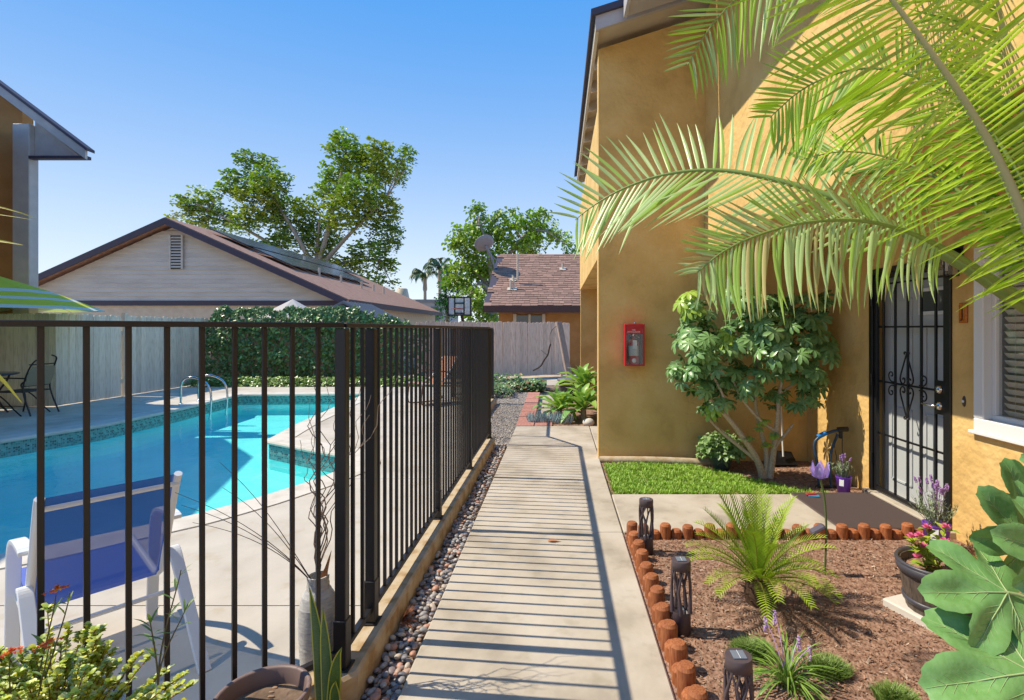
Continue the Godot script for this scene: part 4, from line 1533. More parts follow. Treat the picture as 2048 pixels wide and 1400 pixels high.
func poolside() -> void:
	blue_chair()
	# pool handrails
	for k in 2:
		var d := 10.65 + k * 0.52
		var b := MB.new()
		var pts := [P(-7.66, 0.05, d), P(-7.66, 0.40, d)]
		pts.append_array(bez(P(-7.66, 0.42, d), P(-7.655, 0.62, d), P(-7.45, 0.64, d), P(-7.25, 0.55, d), 8))
		pts.append_array(bez(P(-7.22, 0.535, d), P(-7.02, 0.44, d), P(-7.02, 0.20, d), P(-7.08, -0.25, d), 8))
		b.tube(pts, 0.021, 10)
		var t := thing("pool_handrail", ["bent steel handrail at the pool's left edge, the nearer of the two", "bent steel handrail at the pool's left edge, the one farther back"][k], "handrail", Vector3.ZERO, "pool handrails")
		part(t, "rail", b.mesh(), M.steel)
		b = MB.new()
		b.lathe(P(-7.66, 0.05, d), [Vector2(0.045, 0.0), Vector2(0.045, 0.008), Vector2(0.024, 0.018), Vector2(0.022, 0.02)], 14)
		part(t, "escutcheon", b.mesh(), M.steel)

	# patio table, chair and umbrella
	var t2 := thing("patio_table", "round dark metal patio table by the cream fence", "table", P(-10.38, 0.05, 9.35))
	var b2 := MB.new()
	b2.lathe(Vector3.ZERO, [Vector2(0.0, 0.70), Vector2(0.54, 0.70), Vector2(0.56, 0.715), Vector2(0.55, 0.73), Vector2(0.0, 0.73)], 30)
	part(t2, "top", b2.mesh(), plain("blue_black", Color(0.035, 0.055, 0.095), 0.2))
	for k in 4:
		var a := TAU * (k + 0.5) / 4.0
		var o := Vector3(cos(a), 0, sin(a))
		b2 = MB.new()
		b2.tube(bez(o * 0.42 + Vector3(0, 0.70, 0), o * 0.36 + Vector3(0, 0.42, 0), o * 0.12 + Vector3(0, 0.4, 0), o * 0.40, 10), 0.016, 8)
		part(t2, "leg", b2.mesh(), M.iron)
	t2 = thing("patio_chair", "dark metal patio chair with scrolled back, facing the round table", "chair", P(-9.6, 0.05, 9.45))
	for sd in [-0.26, 0.26]:
		var z: float = sd
		b2 = MB.new()
		b2.tube(smooth([Vector3(0.36, 0.0, z), Vector3(0.20, 0.42, z * 0.95), Vector3(0.22, 0.62, z * 0.9), Vector3(0.33, 0.92, z * 0.85), Vector3(0.43, 1.02, z * 0.6), Vector3(0.40, 1.06, z * 0.3)], 3), 0.013, 7)
		part(t2, "back_upright", b2.mesh(), M.iron)
		b2 = MB.new()
		b2.tube(smooth([Vector3(-0.30, 0.0, z), Vector3(-0.25, 0.25, z), Vector3(-0.30, 0.42, z), Vector3(-0.36, 0.5, z), Vector3(-0.24, 0.58, z), Vector3(-0.22, 0.66, z), Vector3(0.0, 0.67, z), Vector3(0.23, 0.66, z * 0.92)], 3), 0.013, 7)
		part(t2, "arm", b2.mesh(), M.iron)
		b2 = MB.new()
		b2.tube(smooth([Vector3(-0.26, 0.40, z), Vector3(-0.1, 0.30, z), Vector3(0.08, 0.1, z), Vector3(0.2, 0.0, z)], 3), 0.011, 7)
		part(t2, "leg", b2.mesh(), M.iron)
	b2 = MB.new()
	b2.cbox(Vector3(-0.03, 0.42, 0), Vector3(0.5, 0.025, 0.5), 0.01)
	part(t2, "seat", b2.mesh(), plain("dark_sling", Color(0.05, 0.05, 0.055), 0.8))
	b2 = MB.new()
	b2.plate(PackedVector2Array([Vector2(-0.22, 0.0), Vector2(0.22, 0.0), Vector2(0.25, 0.2), Vector2(0.2, 0.36), Vector2(-0.2, 0.36), Vector2(-0.25, 0.2)]), -0.004, 0.004)
	part(t2, "back", b2.mesh(), plain("tan_sling", Color(0.24, 0.21, 0.14), 0.8), Vector3(0.225, 0.52, 0), Basis(Vector3.UP, PI / 2) * Basis(Vector3.RIGHT, 0.32))
	for q in [[0.52, 0.22], [0.90, 0.32]]:
		b2 = MB.new()
		b2.tube([Vector3(q[1], q[0], -0.24), Vector3(q[1], q[0], 0.24)], 0.011, 7)
		part(t2, "back_rail", b2.mesh(), M.iron)

	t2 = thing("patio_umbrella", "lime green umbrella with pale stripes over the patio table", "umbrella", P(-10.38, 0.05, 9.35))
	b2 = MB.new()
	b2.tube([Vector3(0, 0.73, 0), Vector3(0, 2.62, 0)], 0.02, 10)
	part(t2, "pole", b2.mesh(), M.white_metal)
	var green := leafy("canvas_green", Color(0.70, 0.68, 0.05), 0.85, 0.7)
	var pale := leafy("canvas_pale", Color(0.72, 0.75, 0.70), 0.85, 0.7)
	var stops := [0.0, 0.55, 0.63, 0.74, 0.80, 0.93, 1.0]
	for k in stops.size() - 1:
		b2 = MB.new()
		for i in 8:
			var c0 := Vector3(cos(TAU * (i + 0.1) / 8.0), 0, sin(TAU * (i + 0.1) / 8.0))
			var c1 := Vector3(cos(TAU * (i + 1.1) / 8.0), 0, sin(TAU * (i + 1.1) / 8.0))
			var f := func(c: Vector3, r: float) -> Vector3: return c * r * 1.76 + Vector3(0, 2.60 - 0.72 * pow(r, 1.15), 0)
			b2.quad(f.call(c1, stops[k]), f.call(c0, stops[k]), f.call(c0, stops[k + 1]), f.call(c1, stops[k + 1]))
		part(t2, "canopy_band", b2.mesh(), green if k % 2 == 0 else pale)
	for i in 8:
		var c0 := Vector3(cos(TAU * (i + 0.1) / 8.0), 0, sin(TAU * (i + 0.1) / 8.0))
		b2 = MB.new()
		b2.tube([Vector3(0, 2.56, 0), c0 * 0.9 + Vector3(0, 2.23, 0), c0 * 1.72 + Vector3(0, 1.87, 0)], 0.007, 6)
		part(t2, "rib", b2.mesh(), M.white_metal)

	# peach lounge chair far down the deck
	t2 = thing("deck_chair", "peach orange sling deck chair with white edges near the far fence", "chair", P(-2.45, 0.05, 10.9), "", 0.75)
	var peach := leafy("peach_sling", Color(0.66, 0.30, 0.19), 0.8, 0.3)
	b2 = MB.new()
	b2.quad(Vector3(-0.10, 0.40, 0.26), Vector3(-0.10, 0.40, -0.26), Vector3(0.24, 0.96, -0.26), Vector3(0.24, 0.96, 0.26))
	b2.quad(Vector3(-0.58, 0.44, 0.26), Vector3(-0.58, 0.44, -0.26), Vector3(-0.10, 0.40, -0.26), Vector3(-0.10, 0.40, 0.26))
	part(t2, "sling", b2.mesh(), peach)
	for z in [-0.28, 0.28]:
		b2 = MB.new()
		b2.tube(smooth([Vector3(-0.62, 0.42, z), Vector3(-0.58, 0.445, z), Vector3(-0.12, 0.405, z), Vector3(0.25, 0.98, z)], 2), 0.016, 7)
		part(t2, "side_rail", b2.mesh(), M.white_metal)
		b2 = MB.new()
		b2.tube(smooth([Vector3(-0.56, 0.42, z), Vector3(-0.60, 0.05, z), Vector3(-0.5, 0.014, z), Vector3(0.12, 0.014, z), Vector3(0.22, 0.05, z), Vector3(0.06, 0.38, z), Vector3(0.1, 0.66, z), Vector3(-0.3, 0.68, z)], 3), 0.013, 7)
		part(t2, "leg_loop", b2.mesh(), plain("rust_metal", Color(0.20, 0.10, 0.07), 0.6))


# blue sling chair seen from behind, close to the fence
func blue_chair() -> void:
	var t := thing("sling_chair", "white framed chair with royal blue sling, seen from behind beyond the fence", "chair")
	var p := func(sd: float, r: float, y: float) -> Vector3: return P(-1.608 - 0.607 * sd - 0.795 * r, y, 2.338 - 0.795 * sd + 0.607 * r)
	var blue := plain("blue_sling", Color(0.015, 0.085, 0.50), 0.55)
	blue.albedo_color.a = 0.86
	blue.transparency = BaseMaterial3D.TRANSPARENCY_ALPHA
	for sd in [-0.022, 0.496]:
		var q: float = sd
		# arm and front leg: one flat bent bar; the rear leg is a second one
		var wide: Vector3 = (p.call(1.0, 0, 0) as Vector3) - (p.call(0.0, 0, 0) as Vector3)
		var b := MB.new()
		flat_bar(b, smooth([p.call(q, 0.345, 0.66), p.call(q, 0.38, 0.672), p.call(q, 0.52, 0.672), p.call(q, 0.62, 0.64), p.call(q, 0.66, 0.55), p.call(q, 0.71, 0.05)], 3), wide)
		flat_bar(b, smooth([p.call(q, 0.395, 0.50), p.call(q, 0.37, 0.50), p.call(q, 0.33, 0.46), p.call(q, -0.02, 0.05)], 3), wide)
		part(t, "arm_and_legs", b.mesh(), M.white_metal)
		b = MB.new()
		b.tube(smooth([p.call(q * 0.9 + 0.03, 0.205, 0.905), p.call(q * 0.9 + 0.03, 0.235, 0.86), p.call(q * 0.9 + 0.03, 0.44, 0.40), p.call(q * 0.9 + 0.03, 0.50, 0.355), p.call(q * 0.9 + 0.03, 0.56, 0.36), p.call(q * 0.9 + 0.03, 0.93, 0.43)], 3), 0.017, 9)
		part(t, "side_rail", b.mesh(), M.white_metal)
	var b2 := MB.new()
	var prof := [[0.205, 0.905], [0.235, 0.84], [0.34, 0.60], [0.44, 0.392], [0.475, 0.36], [0.52, 0.35], [0.70, 0.378], [0.92, 0.42]]
	for i in prof.size() - 1:
		b2.quad(p.call(0.012, prof[i][0], prof[i][1]), p.call(0.472, prof[i][0], prof[i][1]), p.call(0.472, prof[i + 1][0], prof[i + 1][1]), p.call(0.012, prof[i + 1][0], prof[i + 1][1]))
	part(t, "sling", b2.mesh(), blue)
	for q in [[0.222, 0.855, "back_bar"], [0.27, 0.345, "cross_bar"], [0.66, 0.345, "cross_bar"]]:
		b2 = MB.new()
		b2.tube([p.call(0.0, q[0], q[1]), p.call(0.48, q[0], q[1])], 0.011, 8)
		part(t, q[2], b2.mesh(), M.white_metal)


func flat_bar(b: MB, path: Array, wide: Vector3) -> void:
	for i in path.size() - 1:
		var a: Vector3 = path[i]
		var e: Vector3 = path[i + 1]
		var ext := (e - a).normalized() * 0.003
		b.bar(a - ext, e + ext, 0.020, 0.05, wide, 0.003)


# a point seen at a picture position of the 2048 wide photograph, at distance d
func at(px: float, py: float, d: float) -> Vector3:
	return Vector3((px - 1117.0) / 1050.0 * d, EYE + (658.0 - py) / 1050.0 * d, -d)


func leaf_cluster(count: int, r: float, size: float, sd: int) -> ArrayMesh:
	var g := RandomNumberGenerator.new()
	g.seed = sd
	var b := MB.new()
	for i in count:
		var o := Vector3(g.randf_range(-1, 1), g.randf_range(-1, 1), g.randf_range(-1, 1)) * r * 0.8
		var yaw := g.randf() * TAU
		var pitch := g.randf_range(-0.9, 0.5)
		var dir := Vector3(cos(yaw) * cos(pitch), sin(pitch), sin(yaw) * cos(pitch))
		var l := size * g.randf_range(0.7, 1.2)
		var f := g.randf_range(0.75, 1.2)
		b.col = Color(f, f, f)
		var up := (Vector3.UP + Vector3(g.randf_range(-0.7, 0.7), 0, g.randf_range(-0.7, 0.7))).normalized()
		if absf(dir.dot(up)) > 0.95:
			up = Vector3.RIGHT
		b.blade([o, o + dir * l * 0.35, o + dir * l * 0.7, o + dir * l + Vector3(0, -l * 0.15, 0)], [l * 0.06, l * 0.42, l * 0.36, l * 0.02], up, 0.35)
	return b.mesh()


func grow_tree(nm: String, label: String, d: float, foot: Vector3, trunk_r: float, forks: Array, blobs: Array, tones: Array, leaf: float, per: float, spread: float, bark: Material) -> void:
	var t := thing(nm, label, "tree", foot)
	var inv := -foot
	var b := MB.new()
	var hub: Vector3 = forks[0]
	b.tube([Vector3.ZERO, (hub + inv) * 0.5 + Vector3(rnd(-0.2, 0.2), 0, rnd(-0.2, 0.2)), hub + inv], [trunk_r, trunk_r * 0.8, trunk_r * 0.7], 9)
	part(t, "trunk", b.mesh(), bark)
	var limbs := []
	for k in range(1, forks.size()):
		b = MB.new()
		var e: Vector3 = forks[k]
		var m := hub.lerp(e, 0.5) + Vector3(rnd(-0.6, 0.6), rnd(0.0, 0.8), rnd(-0.6, 0.6))
		var pts := bez(hub + inv, hub.lerp(m, 0.6) + inv, m + inv, e + inv, 8)
		var rr := []
		for i in pts.size():
			rr.append(lerpf(trunk_r * 0.55, trunk_r * 0.14, float(i) / (pts.size() - 1)))
		b.tube(pts, rr, 7)
		part(t, "limb", b.mesh(), bark)
		for p in pts:
			limbs.append(p)
	var twigs := MB.new()
	var where := []
	var tints := []
	for q in blobs:
		var c := at(q[0], q[1], d + rnd(-spread, spread))
		var r: float = q[2] / 1050.0 * d
		# a branch from the nearest limb point to the blob
		var best: Vector3 = limbs[0]
		for p in limbs:
			if (p as Vector3).distance_to(c + inv) < best.distance_to(c + inv):
				best = p
		var mid := best.lerp(c + inv, 0.5) + Vector3(rnd(-0.3, 0.3), rnd(0.0, 0.4), rnd(-0.3, 0.3))
		twigs.tube([best, mid, c + inv], [trunk_r * 0.16, trunk_r * 0.11, trunk_r * 0.05], 5)
		var hollow := rnd(0.25, 0.5)
		for k in 4:
			var e := c + inv + Vector3(rnd(-1, 1), rnd(-0.6, 1), rnd(-1, 1)).normalized() * r * 0.85
			twigs.tube([mid.lerp(c + inv, 0.7), e], [trunk_r * 0.06, trunk_r * 0.025], 4)
		var count := int(per * q[2] * q[2] / 100.0)
		var tone: Color = tones[rng.randi() % tones.size()]
		for k in count:
			var dir := Vector3(rnd(-1, 1), rnd(-1, 1), rnd(-1, 1)).normalized()
			var rad := r * pow(rnd(hollow, 1.0), 0.6) * rnd(0.85, 1.12)
			var g := tone.lerp(tones[rng.randi() % tones.size()], 0.45)
			var f := rnd(0.75, 1.25)
			where.append(Transform3D(Basis(Vector3.UP, rnd(0, TAU)).scaled(Vector3.ONE * rnd(0.75, 1.25)), c + inv + dir * rad * Vector3(1.05, 0.85, 1.05)))
			tints.append(Color(g.r * f, g.g * f, g.b * f))
	part(t, "twigs", twigs.mesh(), bark).set_meta("kind", "stuff")
	many(t, "crown", leaf_cluster(8, leaf * 1.7, leaf, nm.hash() % 999), M.tree_tint, where, tints)


func trees() -> void:
	var d := 40.0
	var blobs := [[690, 285, 24], [705, 320, 36], [678, 352, 30], [742, 330, 36], [760, 298, 18], [778, 352, 32], [806, 316, 20], [806, 342, 12], [660, 385, 30], [720, 390, 44], [762, 425, 40], [690, 432, 44], [770, 475, 36], [738, 515, 36], [775, 535, 20], [500, 322, 22], [532, 332, 18], [490, 370, 34], [542, 370, 36], [522, 412, 40], [574, 420, 30], [618, 425, 26], [592, 472, 36], [642, 472, 40], [455, 382, 20], [410, 402, 26], [372, 412, 20], [350, 436, 11], [392, 438, 26], [440, 440, 30], [484, 452, 26], [560, 495, 26], [640, 522, 34], [690, 545, 34], [745, 570, 24], [785, 570, 10], [610, 545, 25], [545, 440, 26], [655, 300, 10], [420, 470, 20], [560, 530, 22], [500, 500, 20]]
	grow_tree("sycamore_tree", "tall leaning sycamore behind the grey gable house", d, at(640, 700, d) * Vector3(1, 0, 1) + Vector3(0, -0.1, 0), 0.42, [at(632, 545, d), at(520, 360, d), at(690, 310, d), at(770, 400, d), at(420, 420, d), at(640, 430, d), at(760, 520, d)], blobs, [Color(0.23, 0.35, 0.05), Color(0.29, 0.41, 0.05), Color(0.16, 0.28, 0.065), Color(0.40, 0.45, 0.05), Color(0.37, 0.36, 0.055)], 0.25, 7.6, 1.8, M.bark)
	d = 31.0
	blobs = [[955, 420, 18], [962, 450, 26], [932, 462, 26], [1000, 440, 25], [1022, 424, 12], [1050, 440, 22], [1080, 430, 18], [1092, 460, 32], [1122, 472, 18], [1040, 470, 36], [985, 482, 36], [930, 492, 32], [910, 480, 15], [960, 522, 36], [930, 545, 34], [915, 560, 24], [960, 565, 36], [940, 595, 32], [970, 605, 26], [1000, 525, 32], [950, 630, 22], [980, 635, 18], [1060, 490, 30], [1140, 495, 14]]
	grow_tree("round_tree", "bushy bright green tree behind the brown shingle roof", d, at(985, 700, d) * Vector3(1, 0, 1) + Vector3(0, -0.1, 0), 0.4, [at(985, 590, d), at(960, 450, d), at(1060, 460, d), at(930, 530, d), at(960, 570, d)], blobs, [Color(0.27, 0.41, 0.05), Color(0.34, 0.48, 0.055), Color(0.21, 0.34, 0.065), Color(0.42, 0.51, 0.07)], 0.19, 6.2, 1.2, M.bark)
	d = 36.0
	blobs = [[893, 540, 9], [894, 555, 13], [890, 572, 15], [900, 590, 20], [885, 605, 16], [905, 612, 22], [890, 628, 20]]
	grow_tree("conifer_tree", "narrow dark green conifer left of the bushy tree", d, at(897, 700, d) * Vector3(1, 0, 1) + Vector3(0, -0.1, 0), 0.2, [at(897, 620, d), at(894, 545, d), at(900, 590, d)], blobs, [Color(0.055, 0.21, 0.065), Color(0.08, 0.27, 0.08)], 0.16, 9.0, 0.5, M.bark)

	# two slim palms far off
	for q in [[850, 590, 548, 70.0, "slim far palm with a bare trunk against the sky", 1.0], [880, 600, 532, 62.0, "far palm rising behind the dark conifer", 0.8]]:
		var dd: float = q[3]
		var top := at(q[0], q[2], dd)
		var t := thing("far_palm", q[4], "palm", Vector3(top.x, -0.1, top.z), "far palms")
		var b := MB.new()
		b.tube([Vector3.ZERO, Vector3(0, top.y * 0.75, 0), Vector3(0, top.y * 0.78, 0), Vector3(0, top.y, 0)], [0.28, 0.2, 0.3, 0.2], 8)
		part(t, "trunk", b.mesh(), M.bark)
		for k in 12:
			var a := TAU * k / 12.0 + rnd(-0.2, 0.2)
			var el := rnd(-0.1, 1.1)
			var dir := Vector3(cos(a) * cos(el), sin(el), sin(a) * cos(el))
			var pts := bez(Vector3(0, top.y, 0), Vector3(0, top.y, 0) + dir * 0.9, Vector3(0, top.y + 0.3, 0) + dir * 1.5, Vector3(0, top.y - 0.7, 0) + dir * 2.0, 7)
			b = MB.new()
			for i in range(1, pts.size()):
				for sd in [-1.0, 1.0]:
					for h in 3:
						var p: Vector3 = (pts[i - 1] as Vector3).lerp(pts[i], h / 3.0)
						var tn: Vector3 = ((pts[i] as Vector3) - (pts[i - 1] as Vector3)).normalized()
						var side: Vector3 = tn.cross(Vector3.UP).normalized() * sd
						b.blade([p, p + (side * 0.8 + tn * 0.4 + Vector3(0, -0.3, 0)) * 0.35, p + (side * 0.8 + tn * 0.5 + Vector3(0, -0.9, 0)) * 0.6], [0.05, 0.06, 0.01], Vector3.UP, 0.1)
			part(t, "frond", b.mesh(), leafy("far_frond", Color(0.05, 0.10, 0.035), 0.5, 0.3))


func ivy_leaf() -> ArrayMesh:
	var b := MB.new()
	var pts := [Vector2(0, -0.1), Vector2(0.55, -0.35), Vector2(0.85, 0.1), Vector2(0.5, 0.3), Vector2(0.42, 0.75), Vector2(0, 1.1), Vector2(-0.42, 0.75), Vector2(-0.5, 0.3), Vector2(-0.85, 0.1), Vector2(-0.55, -0.35)]
	var c := Vector3(0, 0.08, 0.35)
	for i in pts.size():
		var p: Vector2 = pts[i]
		var q: Vector2 = pts[(i + 1) % pts.size()]
		b.tri(c, Vector3(q.x, -0.08 * absf(q.x) * 2, q.y), Vector3(p.x, -0.08 * absf(p.x) * 2, p.y))
	return b.mesh()


func ivy() -> void:
	var leaf := ivy_leaf()
	var nz := FastNoiseLite.new()
	nz.seed = 11
	nz.frequency = 0.9
	var shine := tinted("ivy_tint", 0.33, Color(0.20, 0.26, 0.06))
	var where := []
	var tints := []
	for i in 8200:
		var x := rnd(-10.15, -3.7)
		var top := 2.12 + 0.16 * nz.get_noise_1d(x * 2.0) + 0.08 * nz.get_noise_1d(x * 9.0)
		var thick := 0.42
		if x > -5.6:
			var f := (x + 5.6) / 1.9
			top = lerpf(top - 0.1, 1.55, f) + 0.25 * nz.get_noise_1d(x * 7.0)
			if rng.randf() < f * 0.72:
				continue
			thick = lerpf(0.42, 0.12, f)
		if x < -9.6:
			top = minf(top, 1.3 + (x + 10.15) * 1.8)
		var y := top * (1.0 - pow(rng.randf(), 1.15)) if rng.randf() < 0.8 else top + rnd(-0.1, 0.05)
		var bulge := thick * (0.55 + 0.45 * nz.get_noise_2d(x * 1.6, y * 1.6)) * sqrt(clampf((top + 0.04 - y) / 0.35, 0.12, 1.0))
		var dd := 14.97 - bulge * rnd(0.5, 1.08)
		var nrm := Vector3(rnd(-0.8, 0.8), rnd(-0.1, 1.0), rnd(0.35, 1.1)).normalized()
		var g := rnd(0.6, 1.35)
		if rng.randf() < 0.12:
			g *= 1.7
		where.append(Transform3D(along(Vector3(rnd(-1, 1), rnd(-0.6, 0.2), 0.1).cross(nrm).normalized(), nrm).scaled(Vector3.ONE * rnd(0.042, 0.085)), P(x, y, dd)))
		tints.append(Color(0.095 * g + 0.012, 0.20 * g, 0.055 * g))
	var t := thing("ivy_hedge", "dense dark ivy draped over the far fence behind the pool", "ivy")
	many(t, "foliage", leaf, shine, where, tints)
	var b := MB.new()
	for i in 26:
		var x := rnd(-9.7, -5.0)
		b.tube([P(x, -0.03, 14.85), P(x + rnd(-0.2, 0.2), 0.8, 14.88), P(x + rnd(-0.4, 0.4), 1.7, 14.9)], [0.02, 0.014, 0.006], 5)
	part(t, "stems", b.mesh(), M.bark)

	# low ivy along the foot of the fence
	where = []
	tints = []
	for i in 3000:
		var x := rnd(-9.9, -3.2)
		var dd := rnd(13.86, 14.45)
		var y := 0.02 + rnd(0.0, 0.26) * sqrt(clampf((dd - 13.8) / 0.3, 0.1, 1.0))
		var nrm := Vector3(rnd(-0.6, 0.6), 1.0, rnd(-0.2, 0.8)).normalized()
		var g := rnd(0.7, 1.5)
		where.append(Transform3D(along(Vector3(rnd(-1, 1), 0, rnd(-1, 1)).cross(nrm).normalized(), nrm).scaled(Vector3.ONE * rnd(0.035, 0.065)), P(x, y, dd)))
		tints.append(Color(0.16 * g, 0.26 * g, 0.05 * g))
	t = thing("ivy_ground_cover", "low yellow green ivy along the edge of the pool deck", "ground cover")
	many(t, "foliage", leaf, shine, where, tints)
	where = []
	tints = []
	for i in 1300:
		var a := rng.randf()
		var x := rnd(-1.9, -0.35)
		var dd := rnd(12.2, 14.3) if x < -1.1 else rnd(13.4, 14.4)
		var y := 0.0 + rnd(0.0, 0.22 + (0.16 if dd > 13.6 and x < -1.0 else 0.0))
		var nrm := Vector3(rnd(-0.7, 0.7), 1.0, rnd(-0.1, 0.9)).normalized()
		var g := rnd(0.6, 1.4)
		where.append(Transform3D(along(Vector3(rnd(-1, 1), 0, rnd(-1, 1)).cross(nrm).normalized(), nrm).scaled(Vector3.ONE * rnd(0.04, 0.085)), P(x, y, dd)))
		tints.append(Color(0.12 * g, 0.20 * g, 0.045 * g) if rng.randf() < 0.9 else Color(0.28, 0.15, 0.05))
	t = thing("ivy_ground_cover", "patch of low ivy spilling onto the gravel at the fence's foot", "ground cover")
	many(t, "foliage", leaf, shine, where, tints)

	# leafless vine on the far fence
	var v := thing("dead_vine", "bare dark vine climbing the pinkish far fence", "vine")
	b = MB.new()
	b.tube(smooth([at(1066, 741, 14.20), at(1082, 733, 14.12), at(1088, 720, 14.10), at(1096, 710, 14.06), at(1098, 698, 14.05), at(1101, 688, 14.03)], 3), 0.022, 6)
	b.tube(smooth([at(1101, 690, 14.04), at(1099, 668, 14.05), at(1108, 655, 14.0), at(1124, 646, 13.93)], 3), 0.007, 5)
	b.tube([at(1096, 712, 14.06), at(1082, 700, 14.13)], 0.006, 5)
	part(v, "stem", b.mesh(), plain("dark_twig", Color(0.07, 0.045, 0.035), 0.9))


func small_things() -> void:
	# woven-textured floor vase with curly willow
	var t := thing("floor_vase", "tall off white textured vase standing behind the fence corner", "vase", P(-1.085, 0.05, 2.37))
	var prof := [Vector2(0.0, 0.0), Vector2(0.066, 0.0), Vector2(0.072, 0.01), Vector2(0.079, 0.12), Vector2(0.082, 0.22), Vector2(0.079, 0.29), Vector2(0.066, 0.335), Vector2(0.050, 0.362), Vector2(0.0455, 0.39), Vector2(0.0475, 0.42), Vector2(0.0475, 0.42), Vector2(0.041, 0.42), Vector2(0.041, 0.42), Vector2(0.038, 0.36), Vector2(0.0, 0.35)]
	var b := MB.new()
	# fine woven relief in the clay
	for i in prof.size() - 1:
		var p: Vector2 = prof[i]
		var q: Vector2 = prof[i + 1]
		var n := maxi(1, int(p.distance_to(q) / 0.008)) if i > 1 and i < 8 else 1
		var seg := []
		for k in n + 1:
			var w := p.lerp(q, float(k) / n)
			if i > 1 and i < 8 and k > 0 and k < n:
				w.x += 0.0011 * (1 if k % 2 == 0 else -1)
			seg.append(w)
		b.lathe(Vector3.ZERO, seg, 36)
	part(t, "body", b.mesh(), mottled("vase_clay", [Color(0.40, 0.40, 0.42), Color(0.56, 0.54, 0.50), Color(0.62, 0.60, 0.56)], Vector3(0.5, 0.14, 0.5), 0.02, 4, 0.85, 0.35, 0.16, 2))

	t = thing("willow_branches", "dry curly willow branches standing in the off white vase", "branches")
	var ends := [[628, 745, 2.42, 0.004], [655, 752, 2.50, 0.0035], [640, 850, 2.36, 0.0035], [692, 775, 2.44, 0.0035], [722, 770, 2.52, 0.0035], [795, 755, 2.70, 0.003], [600, 880, 2.40, 0.003], [742, 790, 2.60, 0.003], [672, 880, 2.34, 0.004], [618, 800, 2.46, 0.003]]
	var root := P(-1.085, 0.42, 2.37)
	for q in ends:
		var e := at(q[0], q[1], q[2])
		var pts := []
		var ph := rnd(0, TAU)
		var n := 22
		for i in n + 1:
			var a := float(i) / n
			var p := (root + Vector3(rnd(-0.001, 0.001), -0.03, 0)).bezier_interpolate(root + Vector3((e.x - root.x) * 0.05, 0.28, 0), root.lerp(e, 0.6) + Vector3(0, 0.12, 0), e, a)
			var amp := 0.026 * sin(a * PI) * (0.5 + a)
			p += Vector3(sin(a * 26.0 + ph) * amp, cos(a * 21.0 + ph) * amp * 0.4, cos(a * 24.0 + ph * 1.7) * amp)
			pts.append(p)
		var rr := []
		for i in n + 1:
			rr.append(lerpf(q[3], 0.0011, float(i) / n))
		b = MB.new()
		b.tube(pts, rr, 6)
		part(t, "branch", b.mesh(), plain("willow", Color(0.27, 0.20, 0.155), 0.85))
		if q[2] > 2.45:
			b = MB.new()
			var m: Vector3 = pts[14]
			b.tube(smooth([m, m + Vector3(0.03, 0.04, 0), m + Vector3(0.015, 0.10, 0.02), m + Vector3(0.05, 0.16, 0)], 3), [0.002, 0.002, 0.0018, 0.0018, 0.0016, 0.0016, 0.0014, 0.0014, 0.0012, 0.0012, 0.001, 0.001, 0.001, 0.001], 5)
			part(t, "twig", b.mesh(), M.willow)
	for q in [[362, 1010, 2.05], [445, 975, 2.2], [385, 1045, 2.1], [440, 925, 2.3], [350, 985, 1.98]]:
		var e := at(q[0], q[1], q[2])
		b = MB.new()
		var pts := smooth(bez(root + Vector3(0, -0.02, 0), root + Vector3(-0.07, 0.10, 0.02), root.lerp(e, 0.5) + Vector3(0, 0.10, 0), e, 7), 2)
		var rr := []
		for i in pts.size():
			rr.append(lerpf(0.0024, 0.0009, float(i) / (pts.size() - 1)))
		b.tube(pts, rr, 5)
		part(t, "branch", b.mesh(), plain("willow_dark", Color(0.11, 0.07, 0.065), 0.8))
	for q in [[0.012, 0.10], [0.03, 0.16]]:
		b = MB.new()
		b.blade([root + Vector3(q[0], -0.02, 0), root + Vector3(q[0] + 0.012, q[1] * 0.5, 0.01), root + Vector3(q[0] + 0.03, q[1], 0.0)], [0.004, 0.009, 0.001], Vector3(0, 0, 1), 0.4)
		part(t, "dry_leaf", b.mesh(), M.dry_leaf)

	# agaves behind the wall's corner
	var lf := []
	for k in 2:
		b = MB.new()
		b.blade([Vector3(0, 0, 0), Vector3(0.18, 0.02, 0), Vector3(0.42, 0.03, 0), Vector3(0.68, 0.0, 0), Vector3(0.88, -0.06 - 0.1 * k, 0), Vector3(1.0, -0.13 - 0.16 * k, 0)], [0.06, 0.075, 0.135, 0.15, 0.085, 0.004], Vector3.UP, 0.45)
		lf.append(b.mesh())
	var greens := [leafy("agave_a", Color(0.24, 0.43, 0.07), 0.4, 0.6), leafy("agave_b", Color(0.31, 0.50, 0.10), 0.4, 0.6), leafy("agave_c", Color(0.20, 0.40, 0.11), 0.4, 0.5)]
	for q in [[0.02, 9.45, 0.14, 0.46, "low bright agave rosette nearest the red pavers"], [0.44, 9.2, 0.20, 0.52, "large bright agave rosette against the house corner"], [0.46, 9.8, 0.52, 0.50, "tall agave rosette rising behind the other two"]]:
		var g := thing("agave", q[4], "agave", P(q[0], -0.03, q[1]), "agaves")
		b = MB.new()
		b.tube([Vector3(0, 0, 0), Vector3(0, q[2] + 0.03, 0)], [0.05, 0.045], 8)
		part(g, "stem", b.mesh(), M.bark)
		for k in 32:
			var a := k * 2.39996
			var el := lerpf(-0.1, 1.35, float(k) / 31.0)
			var dir := Vector3(cos(a) * cos(el), sin(el), sin(a) * cos(el))
			part(g, "leaf", lf[k % 2], greens[rng.randi() % 3], Vector3(0, q[2] + 0.0012 * k, 0) + dir * 0.02, along(dir).scaled(Vector3.ONE * q[3] * rnd(0.85, 1.1) * (1.0 if k < 20 else 0.8)))
	# blue chalk sticks
	t = thing("chalk_stick_succulent", "powdery blue succulent clump beside the red pavers", "succulent", P(-0.06, -0.03, 9.02))
